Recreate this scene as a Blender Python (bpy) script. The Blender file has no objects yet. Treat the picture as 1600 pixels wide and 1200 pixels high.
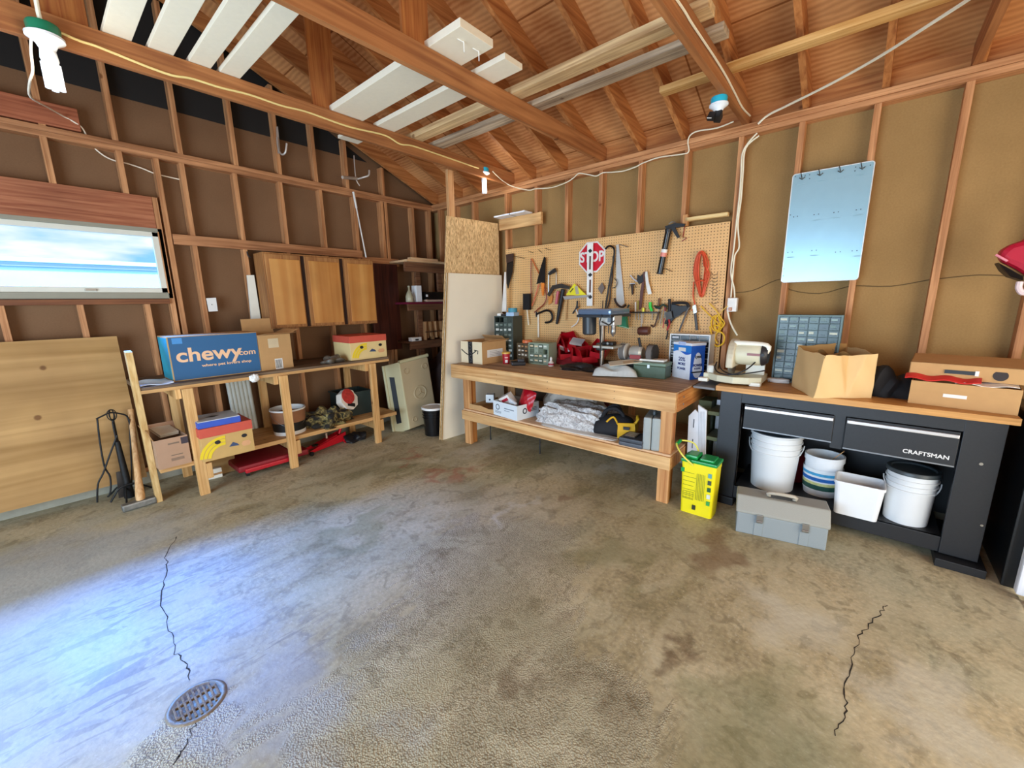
import bpy, bmesh, math, random
from mathutils import Vector, Matrix, Euler
random.seed(7)
PI = math.pi
# ---------------------------------------------------------------- camera
sc = bpy.context.scene
FPX, YAW, PITCH, ROLL = 638.5, .858035, .1984936, -.0158102
CAM = Vector((0, 0, 1.54))
_f = Vector((math.sin(YAW)*math.cos(PITCH), math.cos(YAW)*math.cos(PITCH), -math.sin(PITCH)))
_r0 = Vector((math.cos(YAW), -math.sin(YAW), 0)); _u0 = _r0.cross(_f)
_r = math.cos(ROLL)*_r0 + math.sin(ROLL)*_u0; _u = -math.sin(ROLL)*_r0 + math.cos(ROLL)*_u0
cam = bpy.data.cameras.new('camera'); camo = bpy.data.objects.new('camera', cam)
sc.collection.objects.link(camo); sc.camera = camo
cam.sensor_fit = 'HORIZONTAL'; cam.sensor_width = 36; cam.lens = 36*FPX/1600; cam.clip_start = .05; cam.clip_end = 200
camo.matrix_world = Matrix(((_r.x,_u.x,-_f.x,CAM.x),(_r.y,_u.y,-_f.y,CAM.y),(_r.z,_u.z,-_f.z,CAM.z),(0,0,0,1)))
# ---------------------------------------------------------------- colour management, sky, daylight through the door
vs = sc.view_settings; vs.view_transform = 'Standard'; vs.look = 'None'; vs.gamma = 1; vs.use_curve_mapping = False; vs.exposure = 0.12
wd = bpy.data.worlds.new('sky'); sc.world = wd; wd.use_nodes = True
nt = wd.node_tree; nt.nodes.clear()
def N(nt, t, **k):
    n = nt.nodes.new(t)
    for a, b in k.items():
        if a in n.inputs: n.inputs[a].default_value = b
        else: setattr(n, a, b)
    return n
tc = N(nt, 'ShaderNodeTexCoord'); mp = N(nt, 'ShaderNodeMapping'); mp.inputs['Scale'].default_value = (2, 2, 9); mp.inputs['Rotation'].default_value = (0, .15, 0)
no = N(nt, 'ShaderNodeTexNoise'); no.inputs['Scale'].default_value = 3; no.inputs['Detail'].default_value = 8
cr = N(nt, 'ShaderNodeValToRGB'); cr.color_ramp.elements[0].position = .38; cr.color_ramp.elements[1].position = .6
cr.color_ramp.elements[0].color = (.28, .62, .95, 1); cr.color_ramp.elements[1].color = (1, 1, 1, 1)
bg = N(nt, 'ShaderNodeBackground'); bg.inputs['Strength'].default_value = 1.25; ow = N(nt, 'ShaderNodeOutputWorld')
L = nt.links.new
L(tc.outputs['Generated'], mp.inputs['Vector']); L(mp.outputs[0], no.inputs['Vector']); L(no.outputs['Fac'], cr.inputs[0]); L(cr.outputs[0], bg.inputs[0]); L(bg.outputs[0], ow.inputs[0])
def area(name, loc, rot, sx, sy, e, col):
    l = bpy.data.lights.new(name, 'AREA'); l.shape = 'RECTANGLE'; l.size = sx; l.size_y = sy; l.energy = e; l.color = col
    o = bpy.data.objects.new(name, l); o.location = loc; o.rotation_euler = rot; sc.collection.objects.link(o); return o
# daylight pouring in through the open vehicle doors (west wall and behind the camera)
area('daylight_west_door', (-2.30, 1.55, 1.05), (0, -PI/2, 0), 2.0, 2.9, 215, (.58, .78, 1.0))
# added area lamp outside, standing in for bright sky; blue on the left floor
area('sky_stand_in', (-.6, 10.2, 6.6), (math.radians(-49), 0, 0), 5.0, 2.2, 8500, (.09, .30, 1.0))
area('daylight_south_door', (.9, -2.45, 1.2), (PI/2, 0, 0), 3.6, 2.1, 112, (1.0, .87, .70))
sl = bpy.data.lights.new('sun', 'SUN'); sl.energy = 3.2; sl.angle = .02; sl.color = (1, .96, .9); so = bpy.data.objects.new('sun', sl); so.rotation_euler = (math.radians(38), 0, math.radians(-14)); sc.collection.objects.link(so)
# ---------------------------------------------------------------- pixel helpers (target frame 1600 x 1200)
def ray(px, py): return (px-800)/FPX*_r - (py-600)/FPX*_u + _f
def hit(px, py, ax, v):
    d = ray(px, py); return CAM + d*((v-CAM[ax])/d[ax])
def on(px, py, z=0): return hit(px, py, 2, z)
def xr(px, py, x=3.84): return hit(px, py, 0, x)
def yl(px, py, y=4.72): return hit(px, py, 1, y)
def hgt(A, py):
    # height z so that the point straight above A projects to row py
    k = (600-py)/FPX; v0 = Vector((A[0], A[1], 0))-CAM; a = v0.dot(_u); b = v0.dot(_f)
    return (k*b-a)/(_u.z-k*_f.z)
# ---------------------------------------------------------------- materials
def s2l(c):
    if isinstance(c, str): c = [int(c[i:i+2], 16) for i in (0, 2, 4)]
    return tuple(((x/255)/12.92 if x/255 <= .04045 else ((x/255+.055)/1.055)**2.4) for x in c)
_m = {}
def base(name):
    m = bpy.data.materials.new(name); m.use_nodes = True; nt = m.node_tree
    return m, nt, nt.nodes['Principled BSDF']
def mat(hexc, rough=.6, metal=0, var=.12, bump=0., scale=12., spec=.5, name=None, alpha=1, trans=0, emit=0):
    """plain surface with a little noise in its colour"""
    key = (hexc, rough, metal, var, bump, scale, spec, alpha, trans, emit)
    if key in _m: return _m[key]
    m, nt, b = base(name or 'surface_'+hexc); L = nt.links.new
    c = s2l(hexc)
    tc = N(nt, 'ShaderNodeTexCoord'); no = N(nt, 'ShaderNodeTexNoise'); no.inputs['Scale'].default_value = scale; no.inputs['Detail'].default_value = 5
    L(tc.outputs['Object'], no.inputs['Vector'])
    mx = N(nt, 'ShaderNodeMixRGB'); mx.inputs[1].default_value = tuple(x*(1-var) for x in c)+(1,); mx.inputs[2].default_value = tuple(min(1, x*(1+var)) for x in c)+(1,)
    L(no.outputs['Fac'], mx.inputs[0]); L(mx.outputs[0], b.inputs['Base Color'])
    b.inputs['Roughness'].default_value = rough; b.inputs['Metallic'].default_value = metal; b.inputs['Specular IOR Level'].default_value = spec
    if bump:
        bp = N(nt, 'ShaderNodeBump'); bp.inputs['Strength'].default_value = bump; bp.inputs['Distance'].default_value = .01
        L(no.outputs['Fac'], bp.inputs['Height']); L(bp.outputs[0], b.inputs['Normal'])
    if alpha < 1: b.inputs['Alpha'].default_value = alpha
    if trans: b.inputs['Transmission Weight'].default_value = trans; b.inputs['IOR'].default_value = 1.3
    if emit: b.inputs['Emission Color'].default_value = c+(1,); b.inputs['Emission Strength'].default_value = emit
    _m[key] = m; return m
def wood(c1, c2, axis='x', rough=.6, knots=True, grain=1., name=None, spec=.3):
    """sawn timber, grain along the local axis"""
    key = ('w', c1, c2, axis, rough, knots, grain)
    if key in _m: return _m[key]
    m, nt, b = base(name or 'timber_'+c1); L = nt.links.new
    tc = N(nt, 'ShaderNodeTexCoord'); mp = N(nt, 'ShaderNodeMapping')
    s = [30*grain]*3; s['xyz'.index(axis)] = 1.1*grain; mp.inputs['Scale'].default_value = s
    oi = N(nt, 'ShaderNodeObjectInfo'); ad = N(nt, 'ShaderNodeVectorMath'); ad.operation = 'ADD'; mu = N(nt, 'ShaderNodeMath'); mu.operation = 'MULTIPLY'; mu.inputs[1].default_value = 40
    L(oi.outputs['Random'], mu.inputs[0]); L(tc.outputs['Object'], ad.inputs[0]); L(mu.outputs[0], ad.inputs[1]); L(ad.outputs[0], mp.inputs['Vector'])
    no = N(nt, 'ShaderNodeTexNoise'); no.inputs['Scale'].default_value = 1.6; no.inputs['Detail'].default_value = 6; no.inputs['Distortion'].default_value = .6
    L(mp.outputs[0], no.inputs['Vector'])
    r = N(nt, 'ShaderNodeValToRGB'); r.color_ramp.elements[0].position = .3; r.color_ramp.elements[1].position = .68
    r.color_ramp.elements[0].color = s2l(c1)+(1,); r.color_ramp.elements[1].color = s2l(c2)+(1,)
    L(no.outputs['Fac'], r.inputs[0]); out = r.outputs[0]
    n2 = N(nt, 'ShaderNodeTexNoise'); n2.inputs['Scale'].default_value = 2.2; n2.inputs['Detail'].default_value = 3
    L(ad.outputs[0], n2.inputs['Vector'])
    r2 = N(nt, 'ShaderNodeValToRGB'); r2.color_ramp.elements[0].position = .3; r2.color_ramp.elements[1].position = .7
    r2.color_ramp.elements[0].color = (.72, .66, .60, 1); r2.color_ramp.elements[1].color = (1.12, 1.08, 1.0, 1)
    L(n2.outputs['Fac'], r2.inputs[0])
    mm = N(nt, 'ShaderNodeMixRGB'); mm.blend_type = 'MULTIPLY'; mm.inputs[0].default_value = .75; L(out, mm.inputs[1]); L(r2.outputs[0], mm.inputs[2]); out = mm.outputs[0]
    if knots:
        vo = N(nt, 'ShaderNodeTexVoronoi'); vo.inputs['Scale'].default_value = 3.1; L(ad.outputs[0], vo.inputs['Vector'])
        r3 = N(nt, 'ShaderNodeValToRGB'); r3.color_ramp.elements[0].position = .045; r3.color_ramp.elements[1].position = .075
        r3.color_ramp.elements[0].color = (.3, .18, .1, 1); r3.color_ramp.elements[1].color = (1, 1, 1, 1)
        L(vo.outputs['Distance'], r3.inputs[0])
        m3 = N(nt, 'ShaderNodeMixRGB'); m3.blend_type = 'MULTIPLY'; m3.inputs[0].default_value = .8; L(out, m3.inputs[1]); L(r3.outputs[0], m3.inputs[2]); out = m3.outputs[0]
    L(out, b.inputs['Base Color']); b.inputs['Roughness'].default_value = rough; b.inputs['Specular IOR Level'].default_value = spec
    bp = N(nt, 'ShaderNodeBump'); bp.inputs['Strength'].default_value = .15; bp.inputs['Distance'].default_value = .004; L(no.outputs['Fac'], bp.inputs['Height']); L(bp.outputs[0], b.inputs['Normal'])
    _m[key] = m; return m
# ---------------------------------------------------------------- mesh building
class MB:
    def __init__(s): s.bm = bmesh.new()
    def _add(s, verts, faces, M=None):
        vv = [s.bm.verts.new(M @ Vector(v) if M else Vector(v)) for v in verts]
        out = []
        for f in faces:
            try: out.append(s.bm.faces.new([vv[i] for i in f]))
            except ValueError: pass
        return out
    def box(s, c, d, rot=None, M=None, bev=0, taper=1.):
        t = bmesh.new(); x, y, z = d[0]/2, d[1]/2, d[2]/2
        vs = [t.verts.new((sx*x*(taper if sz < 0 else 1), sy*y*(taper if sz < 0 else 1), sz*z)) for sz in (-1, 1) for sy in (-1, 1) for sx in (-1, 1)]
        for f in ((0,2,3,1),(4,5,7,6),(0,1,5,4),(2,6,7,3),(0,4,6,2),(1,3,7,5)): t.faces.new([vs[i] for i in f])
        if bev: bmesh.ops.bevel(t, geom=t.edges[:], offset=min(bev, min(d)*.45), segments=2, affect='EDGES', profile=.6)
        T = Matrix.Translation(Vector(c)) @ (Euler(rot).to_matrix().to_4x4() if rot else Matrix())
        if M: T = M @ T
        t.transform(T); s._merge(t); return s
    def _merge(s, t):
        me = bpy.data.meshes.new('tmp'); t.to_mesh(me); t.free(); s.bm.from_mesh(me); bpy.data.meshes.remove(me)
    def b2(s, p0, p1, bev=0):
        c = [(a+b)/2 for a, b in zip(p0, p1)]; d = [abs(b-a) for a, b in zip(p0, p1)]
        return s.box(c, d, bev=bev)
    def beam(s, a, b, w, h, up=(0,0,1), bev=0):
        """bar from a to b; w across, h along up"""
        a, b = Vector(a), Vector(b); z = (b-a); l = z.length; z.normalize(); u = Vector(up)
        x = u.cross(z)
        if x.length < 1e-4: x = Vector((1,0,0)).cross(z)
        x.normalize(); y = z.cross(x)
        M = Matrix(((x.x,y.x,z.x,0),(x.y,y.y,z.y,0),(x.z,y.z,z.z,0),(0,0,0,1))); M.translation = (a+b)/2
        return s.box((0,0,0), (w, h, l), M=M, bev=bev)
    def cyl(s, a, b, r, r2=None, n=20, cap=True):
        return s.loft([(Vector(a), r), (Vector(b), r if r2 is None else r2)], n, cap)
    def loft(s, prs, n=14, cap=True, closed=False):
        """tube through (point, radius)"""
        P = [Vector(p) for p, r in prs]; rings = []; prev = None
        for i, (p, r) in enumerate(prs):
            if closed: d = P[(i+1) % len(P)]-P[i-1]
            else: d = (P[min(i+1, len(P)-1)]-P[max(i-1, 0)])
            if d.length < 1e-9: d = Vector((0,0,1))
            d.normalize()
            if prev is None:
                x = d.orthogonal().normalized()
            else:
                x = prev - d*prev.dot(d)
                x = x.normalized() if x.length > 1e-6 else d.orthogonal().normalized()
            prev = x; y = d.cross(x)
            rings.append([s.bm.verts.new(P[i]+(x*math.cos(2*PI*k/n)+y*math.sin(2*PI*k/n))*r) for k in range(n)])
        m = len(rings)
        for i in range(m if closed else m-1):
            A, B = rings[i], rings[(i+1) % m]
            for k in range(n):
                s.bm.faces.new((A[k], A[(k+1) % n], B[(k+1) % n], B[k]))
        if cap and not closed:
            s.bm.faces.new(rings[0][::-1]); s.bm.faces.new(rings[-1])
        return s
    def tube(s, pts, r, n=8, smooth=0, closed=False):
        pts = [Vector(p) for p in pts]
        if smooth:
            q = []; m = len(pts)
            for i in range(m if closed else m-1):
                p0 = pts[(i-1) % m] if (closed or i > 0) else pts[0]; p1 = pts[i]; p2 = pts[(i+1) % m]; p3 = pts[(i+2) % m] if (closed or i+2 < m) else pts[-1]
                for k in range(smooth):
                    t = k/smooth
                    q.append(.5*((2*p1)+(-p0+p2)*t+(2*p0-5*p1+4*p2-p3)*t*t+(-p0+3*p1-3*p2+p3)*t**3))
            if not closed: q.append(pts[-1])
            pts = q
        return s.loft([(p, r) for p in pts], n, True, closed)
    def lathe(s, prof, c=(0,0,0), n=32, sx=1, sy=1, M=None):
        """profile [(r, z)...] turned about z"""
        rings = []
        T = M or Matrix.Translation(Vector(c))
        for r, z in prof:
            if r < 1e-5: rings.append([s.bm.verts.new(T @ Vector((0, 0, z)))])
            else: rings.append([s.bm.verts.new(T @ Vector((r*sx*math.cos(2*PI*k/n), r*sy*math.sin(2*PI*k/n), z))) for k in range(n)])
        for A, B in zip(rings, rings[1:]):
            if len(A) == 1 and len(B) == 1: continue
            for k in range(n):
                k2 = (k+1) % n
                if len(A) == 1: s.bm.faces.new((A[0], B[k2], B[k]))
                elif len(B) == 1: s.bm.faces.new((A[k], A[k2], B[0]))
                else: s.bm.faces.new((A[k], A[k2], B[k2], B[k]))
        return s
    def prism(s, poly, t, M=None):
        """polygon in local XZ extruded t along +Y; M places it"""
        n = len(poly); T = M or Matrix()
        a = [s.bm.verts.new(T @ Vector((x, 0, z))) for x, z in poly]; b = [s.bm.verts.new(T @ Vector((x, t, z))) for x, z in poly]
        s.bm.faces.new(a); s.bm.faces.new(b[::-1])
        for i in range(n): s.bm.faces.new((a[i], b[i], b[(i+1) % n], a[(i+1) % n]))
        return s
    def grid(s, fn, nu, nv, thick=0):
        """surface fn(u,v) -> point"""
        R = [[s.bm.verts.new(Vector(fn(i/nu, j/nv))) for j in range(nv+1)] for i in range(nu+1)]
        for i in range(nu):
            for j in range(nv): s.bm.faces.new((R[i][j], R[i+1][j], R[i+1][j+1], R[i][j+1]))
        return s
    def build(s, name, m, parent=None, smooth=False, solid=0, sub=0, bevel=0, kind=None):
        bm = s.bm; bmesh.ops.recalc_face_normals(bm, faces=bm.faces[:])
        me = bpy.data.meshes.new(name)
        loc = Vector((0, 0, 0))
        root = parent
        while root is not None and root.parent is not None: root = root.parent
        if parent is None:
            xs = [v.co for v in bm.verts]
            loc = Vector((sum(v.x for v in xs)/len(xs), sum(v.y for v in xs)/len(xs), min(v.z for v in xs)))

        if parent is None:
            for v in bm.verts: v.co -= loc
        elif root.get('_w') is not None:
            off = Vector(root['_w'])
            for v in bm.verts: v.co -= off
        bm.to_mesh(me); bm.free()
        if smooth: me.polygons.foreach_set('use_smooth', [True]*len(me.polygons))
        me.materials.append(m)
        o = bpy.data.objects.new(name, me); sc.collection.objects.link(o)
        if parent is not None: o.parent = parent
        else: o.location = loc
        if solid:
            md = o.modifiers.new('solid', 'SOLIDIFY'); md.thickness = solid; md.offset = 0
        if bevel:
            md = o.modifiers.new('bevel', 'BEVEL'); md.width = bevel; md.segments = 2; md.limit_method = 'ANGLE'
        if sub:
            md = o.modifiers.new('sub', 'SUBSURF'); md.levels = sub; md.render_levels = sub
        if smooth and not sub:
            try:
                md = o.modifiers.new('edge', 'EDGE_SPLIT'); md.split_angle = math.radians(40)
            except Exception: pass
        if kind: o['kind'] = kind
        return o
def tag(o, label, cat, group=None):
    o['label'] = label; o['category'] = cat
    if group: o['group'] = group
    return o
def thing(name, label, cat, loc=(0,0,0), rotz=0, group=None, world=False, rot=None):
    """an Empty at the thing's base; world=True: parts are given in world coordinates"""
    o = bpy.data.objects.new(name, None); sc.collection.objects.link(o); o.location = loc
    o.rotation_euler = rot or (0, 0, rotz); o.empty_display_size = .05
    if world: o['_w'] = list(loc)
    return tag(o, label, cat, group)
def struct(name, loc=(0,0,0)):
    o = bpy.data.objects.new(name, None); sc.collection.objects.link(o); o.location = loc; o['kind'] = 'structure'; o['_w'] = list(loc); return o
def frame(pa, pb, z=0, ax=None, v=None):
    """base line from two pixels on height z (or two points) -> origin, rotz, width. local x = along, y = away"""
    A = on(*pa, z) if len(pa) == 2 else Vector(pa); B = on(*pb, z) if len(pb) == 2 else Vector(pb)
    d = B-A; return A, math.atan2(d.y, d.x), Vector((d.x, d.y)).length
FONT = {}
def text(body, size, m, parent, loc, rot, name='lettering', ext=.0006, bold=0., align='CENTER', sx=1., shear=0, top=None):
    c = bpy.data.curves.new(name, 'FONT'); c.body = body; c.size = size; c.extrude = ext; c.offset = bold; c.align_x = align; c.align_y = 'CENTER'; c.shear = shear
    o = bpy.data.objects.new('tmp_text', c); sc.collection.objects.link(o)
    dg = bpy.context.evaluated_depsgraph_get(); me = bpy.data.meshes.new_from_object(o.evaluated_get(dg)); bpy.data.objects.remove(o)
    me.materials.clear(); me.materials.append(m)
    if sx != 1:
        for v in me.vertices: v.co.x *= sx
    t = bpy.data.objects.new(name, me); sc.collection.objects.link(t); t.parent = parent; t.location = loc; t.rotation_euler = rot
    return t
FRONT = (PI/2, 0, 0)
# ================================================================ STRUCTURE
XR, YL, XW, YS = 3.85, 4.73, -2.25, -2.4           # inner stud faces: right wall, left (gable) wall, west wall, south wall
SL = .4135; RX = .8                                # roof slope, ridge x
def roofz(x): return 2.867 + (XR-max(x, 2*RX-x))*SL   # underside of rafters
M_stud = wood('9c643c', 'd8a070', 'z'); M_studh = wood('94603c', 'cc9468', 'x'); M_plate_y = wood('a46c42', 'dca474', 'y')
M_raft = wood('94562c', 'ca8a52', 'x', grain=.7); M_tie = wood('8a5430', 'b87e4e', 'x', rough=.7, grain=.6)
M_strut = wood('94502a', 'c08248', 'z', knots=False)
# fibreboard between the studs
def fibre(name, c1, c2):
    m, nt, b = base(name); L = nt.links.new
    tc = N(nt, 'ShaderNodeTexCoord'); n1 = N(nt, 'ShaderNodeTexNoise'); n1.inputs['Scale'].default_value = 2.2; n1.inputs['Detail'].default_value = 3
    n2 = N(nt, 'ShaderNodeTexNoise'); n2.inputs['Scale'].default_value = 90; n2.inputs['Detail'].default_value = 2
    L(tc.outputs['Object'], n1.inputs['Vector']); L(tc.outputs['Object'], n2.inputs['Vector'])
    mx = N(nt, 'ShaderNodeMixRGB'); mx.inputs[1].default_value = s2l(c1)+(1,); mx.inputs[2].default_value = s2l(c2)+(1,)
    ad = N(nt, 'ShaderNodeMath'); ad.operation = 'MULTIPLY_ADD'; ad.inputs[1].default_value = .45; L(n2.outputs['Fac'], ad.inputs[0]); L(n1.outputs['Fac'], ad.inputs[2])
    sb = N(nt, 'ShaderNodeMath'); sb.operation = 'SUBTRACT'; sb.inputs[1].default_value = .22; L(ad.outputs[0], sb.inputs[0])
    L(sb.outputs[0], mx.inputs[0]); L(mx.outputs[0], b.inputs['Base Color']); b.inputs['Roughness'].default_value = .85; b.inputs['Specular IOR Level'].default_value = .15
    return m
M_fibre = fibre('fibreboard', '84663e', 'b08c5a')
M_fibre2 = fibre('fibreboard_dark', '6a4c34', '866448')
# ---- floor
def floor_mat():
    m, nt, b = base('concrete_floor'); L = nt.links.new
    tc = N(nt, 'ShaderNodeTexCoord'); geo = tc.outputs['Object']
    def noise(s, d=4, dist=0, vec=None):
        n = N(nt, 'ShaderNodeTexNoise'); n.inputs['Scale'].default_value = s; n.inputs['Detail'].default_value = d; n.inputs['Distortion'].default_value = dist; L(vec or geo, n.inputs['Vector']); return n.outputs['Fac']
    def ramp(src, stops):
        r = N(nt, 'ShaderNodeValToRGB'); e = r.color_ramp.elements
        while len(e) < len(stops): e.new(.5)
        for k, (p, c) in enumerate(stops): e[k].position = p; e[k].color = (s2l(c) if isinstance(c, str) else (c, c, c))+(1,)
        L(src, r.inputs[0]); return r.outputs[0]
    def mix(f, a, c, mode='MIX'):
        n = N(nt, 'ShaderNodeMixRGB'); n.blend_type = mode
        for i, v in ((0, f), (1, a), (2, c)):
            if hasattr(v, 'links'): L(v, n.inputs[i])
            else: n.inputs[i].default_value = v if isinstance(v, float) else (s2l(v)+(1,))
        return n.outputs[0]
    def math_(op, a, c=None):
        n = N(nt, 'ShaderNodeMath'); n.operation = op; n.use_clamp = op in ('MULTIPLY', 'MAXIMUM', 'ADD')
        for i, v in ((0, a), (1, c)):
            if v is None: continue
            if hasattr(v, 'links'): L(v, n.inputs[i])
            else: n.inputs[i].default_value = v
        return n.outputs[0]
    base_c = ramp(noise(1.1, 6, .6), [(.30, '8e8662'), (.42, 'a89a78'), (.55, 'bcae8c'), (.70, 'a4a288')])
    fine = ramp(noise(40, 9), [(.34, .66), (.66, 1.2)]); col = mix(.85, base_c, fine, 'MULTIPLY')
    # stretched trowel drift
    mp = N(nt, 'ShaderNodeMapping'); mp.inputs['Rotation'].default_value = (0, 0, .9); mp.inputs['Scale'].default_value = (1.2, 4.5, 1); L(geo, mp.inputs['Vector'])
    drift = ramp(noise(1.3, 6, .8, mp.outputs[0]), [(.42, 0.), (.6, 1.)]); col = mix(math_('MULTIPLY', drift, .55), col, 'c8bc9c')
    # worn surface: exposed aggregate with ragged islands of paste left on it
    def blob(pts, soft=.18, warp=.35):
        wn = N(nt, 'ShaderNodeTexNoise'); wn.inputs['Scale'].default_value = 3.5; wn.inputs['Detail'].default_value = 7; L(geo, wn.inputs['Vector'])
        wv = N(nt, 'ShaderNodeVectorMath'); wv.operation = 'SUBTRACT'; wv.inputs[1].default_value = (.5, .5, .5); L(wn.outputs['Color'], wv.inputs[0])
        ws = N(nt, 'ShaderNodeVectorMath'); ws.operation = 'SCALE'; ws.inputs['Scale'].default_value = warp*2; L(wv.outputs[0], ws.inputs[0])
        av = N(nt, 'ShaderNodeVectorMath'); av.operation = 'ADD'; L(geo, av.inputs[0]); L(ws.outputs[0], av.inputs[1])
        fl = N(nt, 'ShaderNodeVectorMath'); fl.operation = 'MULTIPLY'; fl.inputs[1].default_value = (1, 1, 0); L(av.outputs[0], fl.inputs[0])
        out = None
        for (x, y, rx, ry) in pts:
            s = N(nt, 'ShaderNodeVectorMath'); s.operation = 'SUBTRACT'; s.inputs[1].default_value = (x, y, 0); L(fl.outputs[0], s.inputs[0])
            q = N(nt, 'ShaderNodeVectorMath'); q.operation = 'MULTIPLY'; q.inputs[1].default_value = (1/rx, 1/ry, 0); L(s.outputs[0], q.inputs[0])
            l = N(nt, 'ShaderNodeVectorMath'); l.operation = 'LENGTH'; L(q.outputs[0], l.inputs[0])
            mr = N(nt, 'ShaderNodeMapRange'); mr.interpolation_type = 'SMOOTHSTEP'
            mr.inputs['From Min'].default_value = 1; mr.inputs['From Max'].default_value = 1-soft*2; L(l.outputs['Value'], mr.inputs['Value'])
            out = mr.outputs[0] if out is None else math_('MAXIMUM', out, mr.outputs[0])
        return out
    P_ = lambda px, py: (on(px, py).x, on(px, py).y)
    def sp(px, py, rx, ry): x, y = P_(px, py); return (x, y, rx, ry)
    rough_zone = blob([sp(720, 1120, 1.15, 1.15), sp(780, 880, .95, .85), sp(300, 1180, .3, .3)], .5, .22)
    rz = math_('MULTIPLY_ADD', noise(2.6, 10, 1.0, mp.outputs[0]), .9); rz.node.inputs[2].default_value = 0; rz.node.use_clamp = False
    rs = N(nt, 'ShaderNodeMath'); rs.operation = 'ADD'; L(rz, rs.inputs[0]); L(rough_zone, rs.inputs[1])
    agg = N(nt, 'ShaderNodeMapRange'); agg.inputs['From Min'].default_value = .74; agg.inputs['From Max'].default_value = .90; L(rs.outputs[0], agg.inputs['Value']); agg = agg.outputs[0]
    vo = N(nt, 'ShaderNodeTexVoronoi'); vo.inputs['Scale'].default_value = 150; L(geo, vo.inputs['Vector'])
    aggc = ramp(vo.outputs['Distance'], [(.08, 'ded4ba'), (.4, 'b4aa92'), (.85, '7c7464')])
    n5 = ramp(noise(9, 4), [(.35, .8), (.65, 1.12)]); aggc = mix(.9, aggc, n5, 'MULTIPLY')
    col = mix(math_('MULTIPLY', agg, .6), col, aggc)
    crust = ramp(noise(2.3, 12, 1.1), [(.52, 0.), (.58, 1.)]); col = mix(math_('MULTIPLY', crust, .38), col, 'ccc4a6')
    pits = ramp(noise(9, 10, .8), [(.57, 0.), (.64, 1.)]); col = mix(math_('MULTIPLY', pits, .38), col, '665c44')
    specks = ramp(noise(70, 3), [(.60, 0.), (.68, 1.)]); col = mix(math_('MULTIPLY', specks, .35), col, 'dcd6c2')
    dark = blob([sp(870, 1050, .16, .34), sp(690, 860, .14, .16), sp(700, 920, .1, .12), sp(1040, 1010, .3, .12), sp(500, 860, .2, .1)], .45, .6)
    col = mix(math_('MULTIPLY', math_('MULTIPLY', dark, ramp(noise(7, 8, 1), [(.42, 0.), (.6, 1.)])), .62), col, '66503a')
    moss = blob([sp(820, 720, .9, .3), sp(560, 830, .5, .25), sp(1180, 1140, .5, .35), sp(950, 870, .4, .3)], .4, .6)
    col = mix(math_('MULTIPLY', moss, .42), col, '6c7040')
    dark_mottle = ramp(noise(.75, 7, 1.2), [(.40, 1.), (.56, 0.)]); col = mix(math_('MULTIPLY', dark_mottle, .35), col, '7c7658')  # broad random darker patches in the concrete colour
    wet = blob([sp(890, 775, .14, .1), sp(1120, 855, .42, .16)], .3, .35); col = mix(math_('MULTIPLY', wet, .6), col, '7a5c42')
    rust = blob([sp(712, 735, .32, .12), sp(640, 715, .2, .08)], .4, .6); col = mix(math_('MULTIPLY', rust, .55), col, 'a05844')
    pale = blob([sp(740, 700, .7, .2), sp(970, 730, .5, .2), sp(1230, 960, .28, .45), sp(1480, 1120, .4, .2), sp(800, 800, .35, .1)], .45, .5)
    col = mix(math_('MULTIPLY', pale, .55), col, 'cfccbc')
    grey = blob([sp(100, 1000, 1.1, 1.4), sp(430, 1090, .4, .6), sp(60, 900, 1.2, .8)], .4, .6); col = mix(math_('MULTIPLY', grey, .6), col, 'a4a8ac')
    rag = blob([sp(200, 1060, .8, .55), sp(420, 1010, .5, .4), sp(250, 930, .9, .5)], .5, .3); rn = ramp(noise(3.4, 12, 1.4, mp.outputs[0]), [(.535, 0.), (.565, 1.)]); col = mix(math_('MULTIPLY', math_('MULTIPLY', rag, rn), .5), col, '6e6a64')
    drain = blob([sp(308, 1097, .15, .15)], .5, .12); col = mix(math_('MULTIPLY', drain, .6), col, '9a8a6c')
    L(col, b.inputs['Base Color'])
    rr = N(nt, 'ShaderNodeMapRange'); L(noise(2.2, 5, .5), rr.inputs['Value']); rr.inputs['From Min'].default_value = .3; rr.inputs['From Max'].default_value = .7
    rr.inputs['To Min'].default_value = .5; rr.inputs['To Max'].default_value = .78
    ro = math_('ADD', rr.outputs[0], math_('MULTIPLY', agg, .3)); L(ro, b.inputs['Roughness']); b.inputs['Specular IOR Level'].default_value = .4
    h1 = N(nt, 'ShaderNodeMath'); h1.operation = 'MULTIPLY'; L(vo.outputs['Distance'], h1.inputs[0]); L(agg, h1.inputs[1])
    h2 = N(nt, 'ShaderNodeMath'); h2.operation = 'MULTIPLY_ADD'; L(noise(38, 6), h2.inputs[0]); h2.inputs[1].default_value = .55; L(h1.outputs[0], h2.inputs[2])
    bp = N(nt, 'ShaderNodeBump'); bp.inputs['Strength'].default_value = .55; bp.inputs['Distance'].default_value = .007; L(h2.outputs[0], bp.inputs['Height']); L(bp.outputs[0], b.inputs['Normal'])
    return m
fl = struct('floor', (0, 0, 0))
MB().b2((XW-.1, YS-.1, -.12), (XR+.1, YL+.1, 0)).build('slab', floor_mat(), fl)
M_crack = mat('2c261e', .95)
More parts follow.
